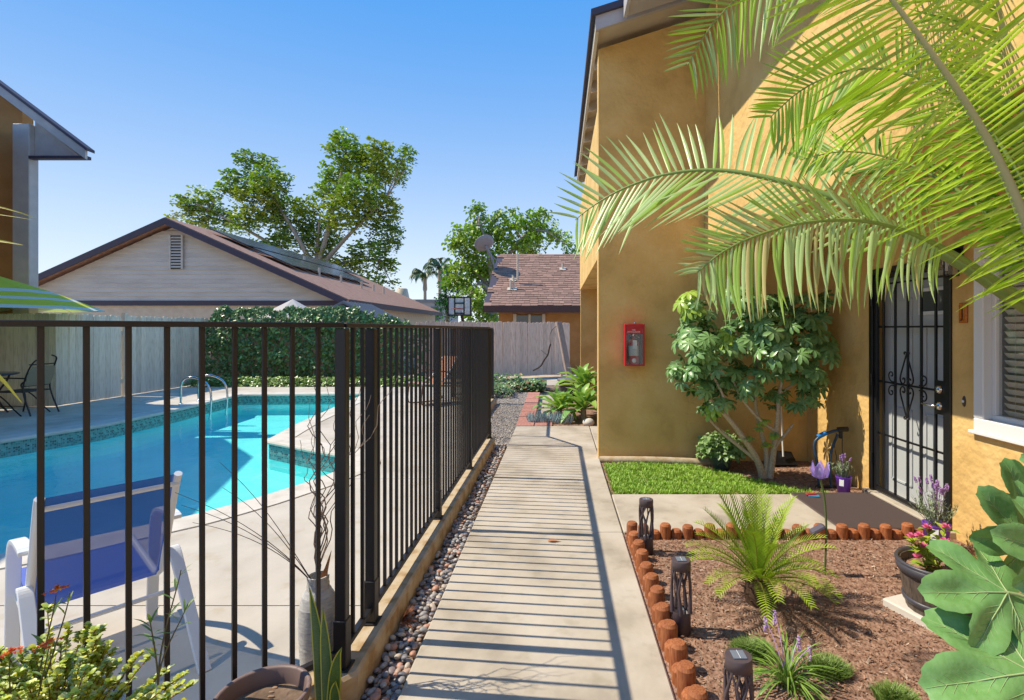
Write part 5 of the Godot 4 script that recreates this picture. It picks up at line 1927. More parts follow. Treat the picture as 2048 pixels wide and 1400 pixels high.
	b = MB.new()
	for i in 260:
		var x := rnd(-0.46, 0.30)
		var z := rnd(-0.12, 0.14)
		var f := rnd(0.75, 1.25)
		b.col = Color(0.38 * f, 0.52 * f, 0.55 * f)
		var tip := Vector3(x + rnd(-0.06, 0.06), rnd(0.09, 0.2), z + rnd(-0.05, 0.07))
		b.tube([Vector3(x, rnd(0.0, 0.05), z), Vector3(x, 0.04, z).lerp(tip, 0.6), tip], [0.006, 0.007, 0.001], 5)
	part(t, "foliage", b.mesh(), tinted("succulent_tint", 0.7))

	t = thing("flat_stone", "pale flat round stone at the foot of the house corner", "stone", P(0.50, -0.028, 8.75))
	b = MB.new()
	b.ball(Vector3(0, 0.05, 0), Vector3(0.10, 0.075, 0.12), 8, 14)
	part(t, "stone", b.mesh(), M.coping)
	t = thing("black_bin", "black lidded bin behind the agaves", "bin", P(0.25, -0.1, 12.6))
	b = MB.new()
	b.lathe(Vector3.ZERO, [Vector2(0.0, 0.0), Vector2(0.20, 0.0), Vector2(0.25, 0.44), Vector2(0.25, 0.44), Vector2(0.0, 0.44)], 20)
	part(t, "body", b.mesh(), M.black)
	b = MB.new()
	b.lathe(Vector3(0, 0.445, 0), [Vector2(0.0, 0.0), Vector2(0.28, 0.0), Vector2(0.29, 0.03), Vector2(0.26, 0.05), Vector2(0.0, 0.055)], 20)
	part(t, "lid", b.mesh(), plain("lid_grey", Color(0.16, 0.16, 0.18), 0.45))

	# solar bollard lamps with cut-out trees
	for q in [[0.628, 3.76, "dark solar lamp with tree cut-outs at the far corner of the bed"], [0.648, 2.775, "dark solar lamp with tree cut-outs before the sago palm"], [0.672, 1.96, "nearest dark solar lamp, its top panel showing at the bottom of the picture"]]:
		bollard(P(q[0], -0.022, q[1]), q[2])

	# glass tulip light on a green stalk
	t = thing("tulip_stake_light", "violet tulip shaped stake light on a tall green stalk", "stake light", P(1.745, -0.022, 3.44))
	b = MB.new()
	b.tube(smooth([Vector3(0.0, 0, 0), Vector3(0.012, 0.3, 0), Vector3(0.0, 0.5, 0), Vector3(-0.03, 0.62, 0)], 3), 0.007, 8)
	part(t, "stalk", b.mesh(), plain("stalk_green", Color(0.10, 0.15, 0.045), 0.5))
	var pet := plain("petal_violet", Color(0.42, 0.30, 0.80), 0.3)
	pet.albedo_color.a = 0.75
	pet.transparency = BaseMaterial3D.TRANSPARENCY_ALPHA
	pet.roughness = 0.3
	for k in 6:
		var a := TAU * k / 6.0
		var o := Vector3(cos(a), 0, sin(a))
		b = MB.new()
		var c0 := Vector3(-0.032, 0.62, 0)
		var ra := 0.042 if k % 2 == 0 else 0.036
		b.blade([c0, c0 + o * ra * 0.8 + Vector3(0, 0.02, 0), c0 + o * ra + Vector3(0, 0.06, 0), c0 + o * ra * 1.25 + Vector3(0, 0.11, 0)], [0.006, 0.026, 0.03, 0.004], o * -1.0 + Vector3(0, 0.3, 0), -0.3)
		part(t, "petal", b.mesh(), pet)
	b = MB.new()
	b.ball(Vector3(-0.032, 0.66, 0), Vector3(0.012, 0.03, 0.012), 6, 8)
	part(t, "bulb", b.mesh(), M.vinyl)
	b = MB.new()
	b.cbox(Vector3(-0.055, 0.295, 0.01), Vector3(0.10, 0.022, 0.05), 0.008, Basis.from_euler(Vector3(0.3, 0.2, 0.5)))
	part(t, "solar_cell", b.mesh(), plain("slate", Color(0.10, 0.09, 0.12), 0.35))

	# whisky-barrel planter on a cream slab
	b = MB.new()
	b.cbox(P(2.20, -0.004, 2.92), Vector3(0.52, 0.05, 0.46), 0.008, Basis(Vector3.UP, 0.35))
	solo("cream_slab", "cream stone slab lying in the mulch beneath the barrel planter", "slab", b.mesh(), M.coping)
	t = thing("barrel_planter", "dark brown half barrel planter with pink flowers, near the fig leaves", "planter", P(2.11, 0.021, 2.92))
	mottled("barrel_wood", [Color(0.075, 0.055, 0.042), Color(0.115, 0.088, 0.068), Color(0.145, 0.115, 0.09)], Vector3(0.12, 0.6, 0.12), 0.02, 4, 0.6)
	for k in 18:
		var a := TAU * k / 18.0
		b = MB.new()
		var w0 := 0.148 * tan(PI / 18.0) * 0.97
		var w1 := 0.19 * tan(PI / 18.0) * 0.97
		b.xf = Transform3D(Basis(Vector3.UP, a), Vector3.ZERO)
		var pts := [Vector3(0.148, 0, -w0), Vector3(0.148, 0, w0), Vector3(0.19, 0.255, w1), Vector3(0.19, 0.255, -w1)]
		b.quad(pts[1], pts[0], pts[3], pts[2])
		b.quad(pts[0] - Vector3(0.015, 0, 0), pts[1] - Vector3(0.015, 0, 0), pts[2] - Vector3(0.015, 0, 0), pts[3] - Vector3(0.015, 0, 0))
		b.quad(pts[3] - Vector3(0.015, 0, 0), pts[2] - Vector3(0.015, 0, 0), pts[2], pts[3])
		part(t, "stave", b.mesh(), M.barrel_wood)
	for q in [[0.205, 0.255, 0.196], [0.04, 0.07, 0.167]]:
		b = MB.new()
		b.lathe(Vector3.ZERO, [Vector2(q[2] - 0.006, q[0]), Vector2(q[2], q[0] + 0.003), Vector2(q[2] + (q[1] - q[0]) * 0.16, q[1] - 0.003), Vector2(q[2] - 0.004, q[1])], 36)
		part(t, "band", b.mesh(), plain("band_grey", Color(0.065, 0.062, 0.075), 0.4))
	b = MB.new()
	b.lathe(Vector3.ZERO, [Vector2(0.203, 0.252), Vector2(0.206, 0.262), Vector2(0.200, 0.272), Vector2(0.188, 0.268), Vector2(0.18, 0.20)], 36)
	part(t, "rim", b.mesh(), M.band_grey)
	b = MB.new()
	b.lathe(Vector3.ZERO, [Vector2(0.182, 0.212), Vector2(0.10, 0.222), Vector2(0.0, 0.224)], 24)
	part(t, "soil", b.mesh(), M.mulch)
	pink_flowers(P(2.10, 0.24, 2.93))

	# lavenders in violet pots
	lavender(P(2.77, -0.014, 5.10), 0.072, 0.165, 0.24, 5, "violet plastic pot on the mulch left of the door", "silvery lavender bush in the violet pot left of the door")
	lavender(P(2.735, -0.02, 3.80), 0.088, 0.195, 0.34, 16, "violet plastic pot at the foot of the wall right of the door", "blooming lavender in the violet pot right of the door")

	# leafy bush in a slate pot at the foot of the tall wall
	t = thing("slate_pot", "slate blue round pot under a pale leafy bush by the tall wall", "pot", P(1.86, -0.028, 6.02))
	b = MB.new()
	b.lathe(Vector3.ZERO, [Vector2(0.0, 0.0), Vector2(0.09, 0.0), Vector2(0.125, 0.10), Vector2(0.13, 0.17), Vector2(0.13, 0.17), Vector2(0.118, 0.17), Vector2(0.10, 0.13), Vector2(0.0, 0.13)], 24)
	part(t, "body", b.mesh(), plain("slate_blue", Color(0.05, 0.07, 0.09), 0.35))
	t = thing("pale_bush", "small round bush with pale green leaves in the slate pot", "bush", P(1.86, 0.11, 6.02))
	b = MB.new()
	for k in 26:
		var a := rnd(0, TAU)
		var e := Vector3(cos(a) * rnd(0.05, 0.24), rnd(0.05, 0.26), sin(a) * rnd(0.05, 0.2))
		b.tube([Vector3(0, 0, 0), e * 0.5 + Vector3(0, 0.04, 0), e], [0.005, 0.004, 0.002], 5)
	part(t, "stems", b.mesh(), M.pale_bark)
	var where := []
	var tints := []
	for k in 300:
		var dir := Vector3(rnd(-1, 1), rnd(-0.45, 1), rnd(-1, 1)).normalized()
		where.append(Transform3D(Basis(Vector3.UP, rnd(0, TAU)), Vector3(0, 0.10, 0) + dir * Vector3(0.27, 0.19, 0.22) * rnd(0.5, 1.0)))
		var f := rnd(0.7, 1.3)
		tints.append(Color(0.34 * f, 0.50 * f, 0.20 * f))
	many(t, "foliage", leaf_cluster(4, 0.03, 0.055, 31), M.leaf_tint, where, tints)

	# bent tube object, dustpan, toy
	t = thing("tube_stand", "bent black tube stand with a bright blue grip beside the violet pot", "tube stand", P(2.66, -0.03, 5.32))
	b = MB.new()
	b.tube(smooth([Vector3(-0.02, 0.0, 0), Vector3(-0.03, 0.22, 0), Vector3(-0.075, 0.42, 0), Vector3(-0.05, 0.50, 0.0), Vector3(0.10, 0.58, 0.02), Vector3(0.24, 0.60, 0.02)], 3), 0.015, 9)
	part(t, "frame", b.mesh(), plain("tube_blue", Color(0.03, 0.065, 0.11), 0.4))
	b = MB.new()
	b.tube(smooth([Vector3(0.10, 0.0, 0.02), Vector3(0.075, 0.2, 0.02), Vector3(0.09, 0.38, 0.02), Vector3(0.16, 0.55, 0.02)], 3), 0.014, 9)
	part(t, "frame", b.mesh(), M.tube_blue)
	b = MB.new()
	b.tube([Vector3(-0.035, 0.515, 0.0), Vector3(0.05, 0.562, 0.01)], 0.024, 10)
	part(t, "grip", b.mesh(), plain("grip_blue", Color(0.01, 0.20, 0.55), 0.5))
	b = MB.new()
	b.tube([Vector3(0.16, 0.595, 0.02), Vector3(0.26, 0.60, 0.02)], 0.026, 10)
	b.cbox(Vector3(0.19, 0.55, 0.02), Vector3(0.03, 0.09, 0.03), 0.006)
	b.tube([Vector3(-0.05, 0.01, 0.0), Vector3(0.16, 0.01, 0.02)], 0.02, 8)
	part(t, "bracket", b.mesh(), M.black)
	b = MB.new()
	b.tube(smooth([Vector3(0.14, 0.56, 0.03), Vector3(0.10, 0.42, 0.06), Vector3(0.14, 0.3, 0.05), Vector3(0.09, 0.2, 0.05)], 3), 0.004, 5)
	b.tube(smooth([Vector3(0.2, 0.55, 0.03), Vector3(0.18, 0.40, 0.06), Vector3(0.20, 0.3, 0.05), Vector3(0.13, 0.16, 0.05)], 3), 0.004, 5)
	part(t, "cable", b.mesh(), M.black)
	t = thing("dustpan", "black dustpan with a long pale handle against the wall behind the shrub", "dustpan", P(2.62, -0.028, 6.12))
	b = MB.new()
	b.plate(PackedVector2Array([Vector2(-0.14, 0.0), Vector2(0.16, 0.0), Vector2(0.12, 0.16), Vector2(-0.10, 0.18)]), -0.03, 0.03)
	part(t, "pan", b.mesh(), M.black, Vector3(0, 0.012, 0), Basis(Vector3.RIGHT, -0.55))
	b = MB.new()
	b.tube([Vector3(0.0, 0.12, 0.0), Vector3(0.02, 0.75, -0.12)], 0.011, 8)
	part(t, "handle", b.mesh(), M.white_metal)
	t = thing("toy_disc", "small red and blue plastic toy lying on the corner of the brown mat", "toy", P(2.38, 0.019, 4.90))
	b = MB.new()
	b.cbox(Vector3(0, 0.006, 0), Vector3(0.10, 0.012, 0.06), 0.005, Basis(Vector3.UP, -0.2))
	part(t, "base", b.mesh(), plain("toy_blue", Color(0.06, 0.30, 0.50), 0.4))
	b = MB.new()
	b.cbox(Vector3(-0.015, 0.018, -0.015), Vector3(0.10, 0.012, 0.045), 0.005, Basis(Vector3.UP, 0.1))
	part(t, "top", b.mesh(), plain("toy_red", Color(0.50, 0.03, 0.05), 0.4))


func bollard(where: Vector3, label: String) -> void:
	var t := thing("solar_lamp", label, "lamp", where, "solar lamps in the bed")
	var shell := plain("lamp_brown", Color(0.085, 0.062, 0.068), 0.5)
	var r := 0.05
	var b := MB.new()
	b.lathe(Vector3.ZERO, [Vector2(0.0, 0.0), Vector2(r, 0.0), Vector2(r, 0.118), Vector2(r, 0.118), Vector2(r - 0.004, 0.118), Vector2(r - 0.004, 0.05), Vector2(0.0, 0.05)], 28)
	part(t, "base", b.mesh(), shell)
	b = MB.new()
	b.lathe(Vector3.ZERO, [Vector2(r - 0.004, 0.335), Vector2(r, 0.335), Vector2(r, 0.38), Vector2(r - 0.002, 0.384), Vector2(r - 0.002, 0.384), Vector2(0.0, 0.384)], 28)
	part(t, "cap", b.mesh(), shell)
	b = MB.new()
	b.cbox(Vector3(0, 0.3865, 0), Vector3(0.05, 0.004, 0.05), 0.001)
	part(t, "solar_cell", b.mesh(), plain("cell_blue", Color(0.17, 0.20, 0.25), 0.2))
	b = MB.new()
	b.cbox(Vector3(0, 0.389, 0), Vector3(0.0012, 0.001, 0.05), 0.0)
	part(t, "cell_line", b.mesh(), M.vinyl)
	# the pierced sleeve: trunks that fork into a net of twigs, cut from the same tube
	b = MB.new()
	var curve := func(th: float, y: float) -> Vector3: return Vector3(cos(th) * (r - 0.002), y, sin(th) * (r - 0.002))
	for k in 5:
		var th := TAU * k / 5.0 + 0.5
		var lean := rnd(-0.15, 0.15)
		branchy(b, curve, th, 0.112, lean, 0.115, 0.026, 4)
	for k in 3:
		var th := TAU * k / 3.0
		var pts := []
		for i in 8:
			pts.append(curve.call(th + 0.1 * sin(i * 1.3), 0.10 + i * 0.034))
		b.tube(pts, 0.0022, 4)
	part(t, "pierced_sleeve", b.mesh(), shell)
	b = MB.new()
	b.lathe(Vector3.ZERO, [Vector2(0.0, 0.05), Vector2(0.018, 0.05), Vector2(0.018, 0.12), Vector2(0.012, 0.13), Vector2(0.0, 0.13)], 14)
	part(t, "candle", b.mesh(), plain("candle_white", Color(0.6, 0.6, 0.58), 0.5))


func branchy(b: MB, curve: Callable, th: float, y: float, lean: float, length: float, w: float, depth: int) -> void:
	var pts := []
	var rr := []
	var th2 := th
	var y2 := y
	for i in 5:
		pts.append(curve.call(th2, y2))
		rr.append(lerpf(w, w * 0.62, i / 4.0) * 0.5)
		if i < 4:
			th2 += lean * 0.25 * length / 0.05
			y2 = minf(y2 + length * 0.25, 0.338)
	b.tube(pts, rr, 5)
	if depth == 0 or y2 > 0.33:
		return
	for sd in [-1.0, 1.0]:
		branchy(b, curve, th2, y2, lean * 0.4 + sd * rnd(0.16, 0.4), length * rnd(0.5, 0.68), w * 0.70, depth - 1)


func pink_flowers(where: Vector3) -> void:
	var t := thing("pink_flowers", "lime leaved plant with small pink blooms in the barrel planter", "flowers", where)
	var b := MB.new()
	var leaf := MB.new()
	leaf.blade([Vector3.ZERO, Vector3(0.25, 0.05, 0), Vector3(0.6, 0.06, 0), Vector3(1.0, -0.08, 0)], [0.04, 0.2, 0.22, 0.01], Vector3.UP, 0.3)
	var lm := leaf.mesh()
	var lime := [leafy("lime_a", Color(0.36, 0.44, 0.035), 0.5, 0.5), leafy("lime_b", Color(0.24, 0.36, 0.05), 0.5, 0.5), leafy("rust_leaf", Color(0.20, 0.08, 0.035), 0.6, 0.3)]
	var heads := [Vector3(-0.17, 0.20, 0.06), Vector3(-0.10, 0.19, 0.02), Vector3(-0.03, 0.22, -0.02), Vector3(-0.11, 0.15, 0.07), Vector3(0.02, 0.17, 0.05), Vector3(-0.15, 0.10, 0.08), Vector3(0.06, 0.23, 0.0)]
	for h in heads:
		var v: Vector3 = h
		var foot := Vector3(v.x * 0.35, 0.0, v.z * 0.4)
		b.tube([foot, foot.lerp(v, 0.6) + Vector3(0, 0.03, 0), v], [0.004, 0.003, 0.002], 5)
		for k in 14:
			var a := rnd(0, TAU)
			var p := foot.lerp(v, rnd(0.1, 0.95))
			part(t, "leaf", lm, lime[0 if rng.randf() < 0.5 else (1 if rng.randf() < 0.75 else 2)], p, along(Vector3(cos(a), rnd(-0.1, 0.6), sin(a))).scaled(Vector3.ONE * rnd(0.05, 0.08)))
		var f := MB.new()
		for k in 9:
			var a := TAU * k / 9.0
			var el := 0.3 if k % 2 == 0 else 0.9
			var o := Vector3(cos(a) * cos(el), sin(el), sin(a) * cos(el))
			f.blade([v, v + o * 0.014, v + o * 0.028], [0.004, 0.012, 0.008], Vector3.UP + o * -0.3, 0.3)
		part(t, "flower", f.mesh(), leafy("pink_petal", Color(0.75, 0.14, 0.34), 0.6, 0.4))
	part(t, "stems", b.mesh(), M.lime_b)


func lavender(where: Vector3, r: float, h: float, tall: float, spikes: int, pot_label: String, plant_label: String) -> void:
	var t := thing("violet_pot", pot_label, "pot", where, "violet pots by the door")
	var b := MB.new()
	b.lathe(Vector3.ZERO, [Vector2(0.0, 0.0), Vector2(r * 0.74, 0.0), Vector2(r * 0.97, h - 0.02), Vector2(r * 1.0, h - 0.018), Vector2(r * 1.02, h), Vector2(r * 1.02, h), Vector2(r * 0.96, h), Vector2(r * 0.9, h - 0.03), Vector2(0.0, h - 0.03)], 28)
	part(t, "body", b.mesh(), plain("violet_plastic", Color(0.22, 0.075, 0.62), 0.3))
	b = MB.new()
	b.lathe(Vector3.ZERO, [Vector2(r * 0.86, h - 0.028), Vector2(0, h - 0.022)], 16)
	part(t, "soil", b.mesh(), M.mulch)
	b = MB.new()
	b.xf = Transform3D(Basis(Vector3.UP, -0.75), Vector3.ZERO)
	b.box(Vector3(0, h * 0.72, r * 0.985), Vector3(r * 0.55, h * 0.42, 0.002), Basis(Vector3.RIGHT, -0.1))
	part(t, "sticker", b.mesh(), M.vinyl)
	t = thing("lavender", plant_label, "lavender", where + Vector3(0, h - 0.028, 0), "potted lavenders")
	var st := MB.new()
	var where2 := []
	var tints := []
	for k in 46:
		var a := rnd(0, TAU)
		var lean := rnd(0.0, 0.75)
		var l := tall * rnd(0.45, 0.75)
		var dir := Vector3(cos(a) * sin(lean), cos(lean), sin(a) * sin(lean))
		var foot := Vector3(cos(a), 0, sin(a)) * r * rnd(0.0, 0.5)
		st.tube([foot, foot + dir * l * 0.6, foot + dir * l], [0.002, 0.0016, 0.001], 4)
		for i in 15:
			var p := foot + dir * l * rnd(0.2, 1.0)
			var y := rnd(0, TAU)
			where2.append(Transform3D(along(Vector3(cos(y), rnd(0.4, 1.4), sin(y))).scaled(Vector3.ONE * rnd(0.022, 0.036)), p))
			var f := rnd(0.7, 1.25)
			tints.append(Color(0.27 * f, 0.34 * f, 0.20 * f))
	var leaf := MB.new()
	leaf.blade([Vector3.ZERO, Vector3(0.5, 0.05, 0), Vector3(1, 0, 0)], [0.06, 0.09, 0.01], Vector3.UP, 0.2)
	part(t, "stems", st.mesh(), leafy("sage_stem", Color(0.24, 0.30, 0.17), 0.8, 0.2))
	many(t, "foliage", leaf.mesh(), tinted("sage_tint", 0.85, Color(0.15, 0.18, 0.1)), where2, tints)
	for k in spikes:
		var a := rnd(0, TAU)
		var lean := rnd(0.0, 0.5)
		var l := tall * rnd(0.7, 1.05)
		var dir := Vector3(cos(a) * sin(lean), cos(lean), sin(a) * sin(lean))
		var f := MB.new()
		f.tube([Vector3.ZERO, dir * l], [0.0016, 0.0012], 4)
		for i in 16:
			var p := dir * (l + (i % 8) * 0.0055)
			var y := rnd(0, TAU)
			f.ball(p + Vector3(cos(y), 0, sin(y)) * 0.006, Vector3(0.005, 0.007, 0.005), 3, 5)
		part(t, "flower_spike", f.mesh(), plain("lilac", Color(0.38, 0.22, 0.50), 0.8))


func lawn_and_mulch() -> void:
	# tufts of turf, with the seams between the sods
	var b := MB.new()
	for k in 9:
		var a := rnd(0, TAU)
		var o := Vector3(cos(a), 0, sin(a)) * rnd(0.0, 0.016)
		var dir := Vector3(cos(a) * rnd(0.2, 0.9), 1.0, sin(a) * rnd(0.2, 0.9)).normalized()
		var l := rnd(0.022, 0.045)
		var f := rnd(0.8, 1.2)
		b.col = Color(f, f, f)
		b.blade([o, o + dir * l * 0.6, o + dir * l + Vector3(cos(a), -0.2, sin(a)) * 0.008], [0.0022, 0.002, 0.0003], Vector3(cos(a), 0.2, sin(a)), 0.2)
	var tuft := b.mesh()
	var nz := FastNoiseLite.new()
	nz.seed = 3
	nz.frequency = 1.6
	var where := []
	var tints := []
	for i in 9500:
		var x := rnd(0.525, 2.62)
		var d := rnd(5.055, 6.27)
		var edge := 6.24 - 0.05 * sin(x * 4.0)
		if x > 1.55:
			edge = lerpf(6.2, 5.2, clampf((x - 1.55) / 0.85, 0, 1)) + 0.08 * nz.get_noise_1d(x * 9.0)
		if d > edge + 0.05 * nz.get_noise_2d(x * 8.0, d * 8.0):
			continue
		var thin := clampf((x - 2.15) / 0.45, 0.0, 0.92)
		if rng.randf() < thin:
			continue
		var sx := fposmod(x - 0.52 + 0.025 * nz.get_noise_1d(d * 5.0), 0.40)
		var sd := fposmod(d - 5.05 + 0.03 * nz.get_noise_1d(x * 5.0), 0.42)
		if (sx < 0.03 or sd < 0.03) and rng.randf() < 0.92:
			continue
		if nz.get_noise_2d(x * 3.5, d * 3.5) < -0.42 and rng.randf() < 0.6:
			continue
		var f := rnd(0.75, 1.25) * (1.0 + 0.3 * nz.get_noise_2d(x * 4, d * 4))
		where.append(Transform3D(Basis(Vector3.UP, rnd(0, TAU)).scaled(Vector3.ONE * rnd(0.7, 1.3)), P(x, -0.028, d)))
		tints.append(Color(0.31 * f, 0.50 * f, 0.045 * f))
	var g := many(self, "grass", tuft, M.leaf_tint, where, tints)
	tag(g, "bright green laid turf in the corner between path and tall wall", "grass")

	# wood chips over the beds
	b = MB.new()
	b.cbox(Vector3.ZERO, Vector3(1.0, 0.16, 0.3), 0.0)
	var chip := b.mesh()
	where = []
	tints = []
	for i in 15000:
		var x := rnd(0.61, 3.0)
		var d := 1.5 + 2.5 * pow(rng.randf(), 1.15)
		if i > 12800:
			x = rnd(1.7, 3.0)
			d = rnd(5.06, 6.35)
		var sz := rnd(0.006, 0.022) * (1.0 if rng.randf() < 0.93 else 1.6)
		where.append(Transform3D(Basis.from_euler(Vector3(rnd(-0.5, 0.5), rnd(0, TAU), rnd(-0.5, 0.5))).scaled(Vector3(sz, sz, sz * rnd(0.5, 1.1))), P(x, (-0.018 if d < 4.2 else -0.024) + rnd(-0.003, 0.006), d)))
		var f := rnd(0.45, 1.3)
		tints.append(Color(0.36 * f, 0.205 * f, 0.135 * f) if rng.randf() < 0.86 else Color(0.55 * f, 0.43 * f, 0.33 * f))
	g = many(self, "wood_chips", chip, M.rough_tint, where, tints)
	tag(g, "reddish brown wood chip mulch covering the planted beds", "mulch")


func sago_frond(l: float, rise: float, droop: float, sd: int) -> ArrayMesh:
	var g := RandomNumberGenerator.new()
	g.seed = sd
	var b := MB.new()
	var pts := bez(Vector3.ZERO, Vector3(l * 0.35, rise * 0.7, 0), Vector3(l * 0.7, rise, 0), Vector3(l, rise - droop, 0), 26)
	b.col = Color(0.30, 0.30, 0.04)
	var rr := []
	for i in pts.size():
		rr.append(lerpf(0.006, 0.0015, float(i) / (pts.size() - 1)))
	b.tube(pts, rr, 5)
	for i in range(3, pts.size()):
		for k in 1:
			var a := clampf((i - 2 + k * 0.5) / 24.0, 0, 1)
			var p: Vector3 = (pts[i - 1] as Vector3).lerp(pts[i], 0.5 * k)
			var tn: Vector3 = ((pts[i] as Vector3) - (pts[i - 1] as Vector3)).normalized()
			var up := Vector3(0, 0, 1).cross(tn).normalized()
			var len := 0.108 * (0.35 + 0.65 * sin(pow(a, 0.75) * PI * 0.93 + 0.1)) * g.randf_range(0.9, 1.1)
			for side in [-1.0, 1.0]:
				var f := g.randf_range(0.8, 1.15)
				b.col = Color(0.36 * f, 0.49 * f, 0.045 * f)
				var dir := (Vector3(0, 0, side) * 0.70 + tn * 0.75 + up * 0.35).normalized()
				b.blade([p, p + dir * len * 0.55, p + dir * len + Vector3(0, -0.006, 0)], [0.0042, 0.0038, 0.0003], up, 0.15)
	return b.mesh()


func garden_plants() -> void:
	# sago palm
	var t := thing("sago_palm", "spiky yellow green sago palm in the middle of the mulch bed", "sago palm", P(1.175, -0.022, 3.08))
	var b := MB.new()
	b.lathe(Vector3.ZERO, [Vector2(0.075, 0.0), Vector2(0.085, 0.05), Vector2(0.075, 0.11), Vector2(0.045, 0.15), Vector2(0.0, 0.17)], 14)
	part(t, "trunk", b.mesh(), plain("shaggy_brown", Color(0.10, 0.055, 0.03), 0.95))
	for k in 40:
		b = MB.new()
		var a := k * 2.4
		var y := 0.02 + 0.14 * k / 40.0
		var o := Vector3(cos(a), 0.5, sin(a)).normalized()
		b.tube([Vector3(cos(a) * 0.05, y, sin(a) * 0.05), Vector3(cos(a) * 0.07, y, sin(a) * 0.07) + o * 0.04], [0.012, 0.002], 5)
		part(t, "leaf_base", b.mesh(), M.shaggy_brown)
	var kinds := [sago_frond(0.56, 0.06, 0.03, 1), sago_frond(0.54, 0.11, 0.09, 2), sago_frond(0.48, 0.08, 0.13, 3), sago_frond(0.54, 0.03, 0.01, 4)]
	# azimuth (0 = right, 90 = away), rise, kind
	var fr := [[95, 62, 0], [60, 58, 0], [35, 50, 3], [78, 70, 3], [125, 55, 0], [150, 44, 0], [172, 36, 1], [190, 28, 1], [205, 18, 2], [225, 14, 2], [240, 22, 1], [262, 16, 2], [285, 12, 2], [310, 14, 2], [335, 18, 2], [0, 26, 1], [18, 38, 0], [110, 40, 1], [140, 30, 1], [48, 34, 1], [320, 4, 2], [165, 18, 2], [270, 40, 1], [355, 8, 2], [215, 36, 1], [300, 30, 1], [85, 50, 0], [105, 74, 3], [50, 66, 0], [135, 64, 3], [20, 56, 0], [160, 52, 0], [240, 48, 1], [330, 40, 1], [180, 12, 2], [10, 12, 2], [250, 4, 2], [295, 22, 2]]
	for q in fr:
		var az := deg_to_rad(q[0] + rnd(-6, 6))
		var el := deg_to_rad(q[1] + rnd(-4, 4))
		var dir := Vector3(cos(az) * cos(el), sin(el), -sin(az) * cos(el))
		part(t, "frond", kinds[q[2]], M.leaf_tint, Vector3(0, 0.13, 0) + dir * 0.03, along(dir).scaled(Vector3.ONE * rnd(0.74, 0.90)))

	# lilyturf with lilac spikes
	t = thing("lilyturf", "arching grassy clump with lilac flower spikes by the nearest lamp", "lilyturf", P(1.03, -0.022, 2.36))
	var blades := []
	for k in 3:
		b = MB.new()
		b.blade(bez(Vector3.ZERO, Vector3(0.25, 0.28, 0), Vector3(0.65, 0.30 - 0.1 * k, 0), Vector3(1.0, 0.02 - 0.25 * k, 0), 8), [0.012, 0.016, 0.018, 0.018, 0.017, 0.015, 0.012, 0.007, 0.001], Vector3.UP, 0.35)
		blades.append(b.mesh())
	var lg := [leafy("turf_a", Color(0.17, 0.30, 0.04), 0.4, 0.4), leafy("turf_b", Color(0.24, 0.38, 0.07), 0.4, 0.4), leafy("turf_c", Color(0.11, 0.22, 0.04), 0.4, 0.4)]
	for k in 95:
		var a := rnd(0, TAU)
		var el := rnd(0.0, 1.05)
		var dir := Vector3(cos(a) * cos(el), sin(el), sin(a) * cos(el))
		part(t, "blade", blades[rng.randi() % 3], lg[rng.randi() % 3], Vector3(cos(a), 0, sin(a)) * rnd(0.0, 0.045), along(dir).scaled(Vector3(1, 1, 1) * rnd(0.16, 0.27)))
	for q in [Vector3(-0.06, 0.24, -0.10), Vector3(0.0, 0.25, -0.14), Vector3(0.06, 0.20, -0.02), Vector3(0.10, 0.17, 0.0)]:
		var f := MB.new()
		var v: Vector3 = q
		f.tube([Vector3(0, 0.02, 0), v * 0.6 + Vector3(0, 0.03, 0), v], [0.002, 0.002, 0.0015], 5)
		for i in 30:
			var y := rnd(0, TAU)
			f.ball(v + Vector3(cos(y) * 0.006, -0.055 + i * 0.0022, sin(y) * 0.006), Vector3(0.0042, 0.0042, 0.0042), 3, 5)
		part(t, "flower_spike", f.mesh(), plain("pale_lilac", Color(0.52, 0.34, 0.62), 0.8))

	# small turf plugs in the mulch
	b = MB.new()
	for k in 14:
		var a := rnd(0, TAU)
		var o := Vector3(cos(a), 0, sin(a)) * rnd(0.0, 0.012)
		var dir := Vector3(cos(a) * rnd(0.2, 1.1), 1.0, sin(a) * rnd(0.2, 1.1)).normalized()
		var l := rnd(0.025, 0.05)
		b.blade([o, o + dir * l * 0.6, o + dir * l + Vector3(cos(a), -0.3, sin(a)) * 0.01], [0.0016, 0.0015, 0.0002], Vector3(cos(a), 0.2, sin(a)), 0.2)
	var tuft := b.mesh()
	for q in [[0.945, 2.58, 0.085, "rounded turf plug left of the lilyturf in the mulch"], [1.26, 2.45, 0.075, "rounded turf plug right of the lilyturf in the mulch"], [1.445, 2.25, 0.07, "turf plug at the bottom edge of the picture, left of the fig leaf"]]:
		var p := thing("turf_plug", q[3], "grass tuft", P(q[0], -0.022, q[1]), "turf plugs")
		var w := []
		var c := []
		for i in 190:
			var a := rnd(0, TAU)
			var rr: float = q[2] * sqrt(rng.randf())
			w.append(Transform3D(Basis(Vector3.UP, rnd(0, TAU)).scaled(Vector3.ONE * rnd(0.7, 1.1)), Vector3(cos(a) * rr * 1.1, 0.03 * (1.0 - pow(rr / q[2], 2.0)), sin(a) * rr * 0.85)))
			var f := rnd(0.7, 1.3)
			c.append(Color(0.20 * f, 0.30 * f, 0.055 * f))
		many(p, "blades", tuft, M.leaf_tint, w, c)
		b = MB.new()
		b.ball(Vector3(0, -0.005, 0), Vector3(q[2] * 1.05, 0.032, q[2] * 0.82), 6, 14)
		part(p, "root_ball", b.mesh(), M.mulch)
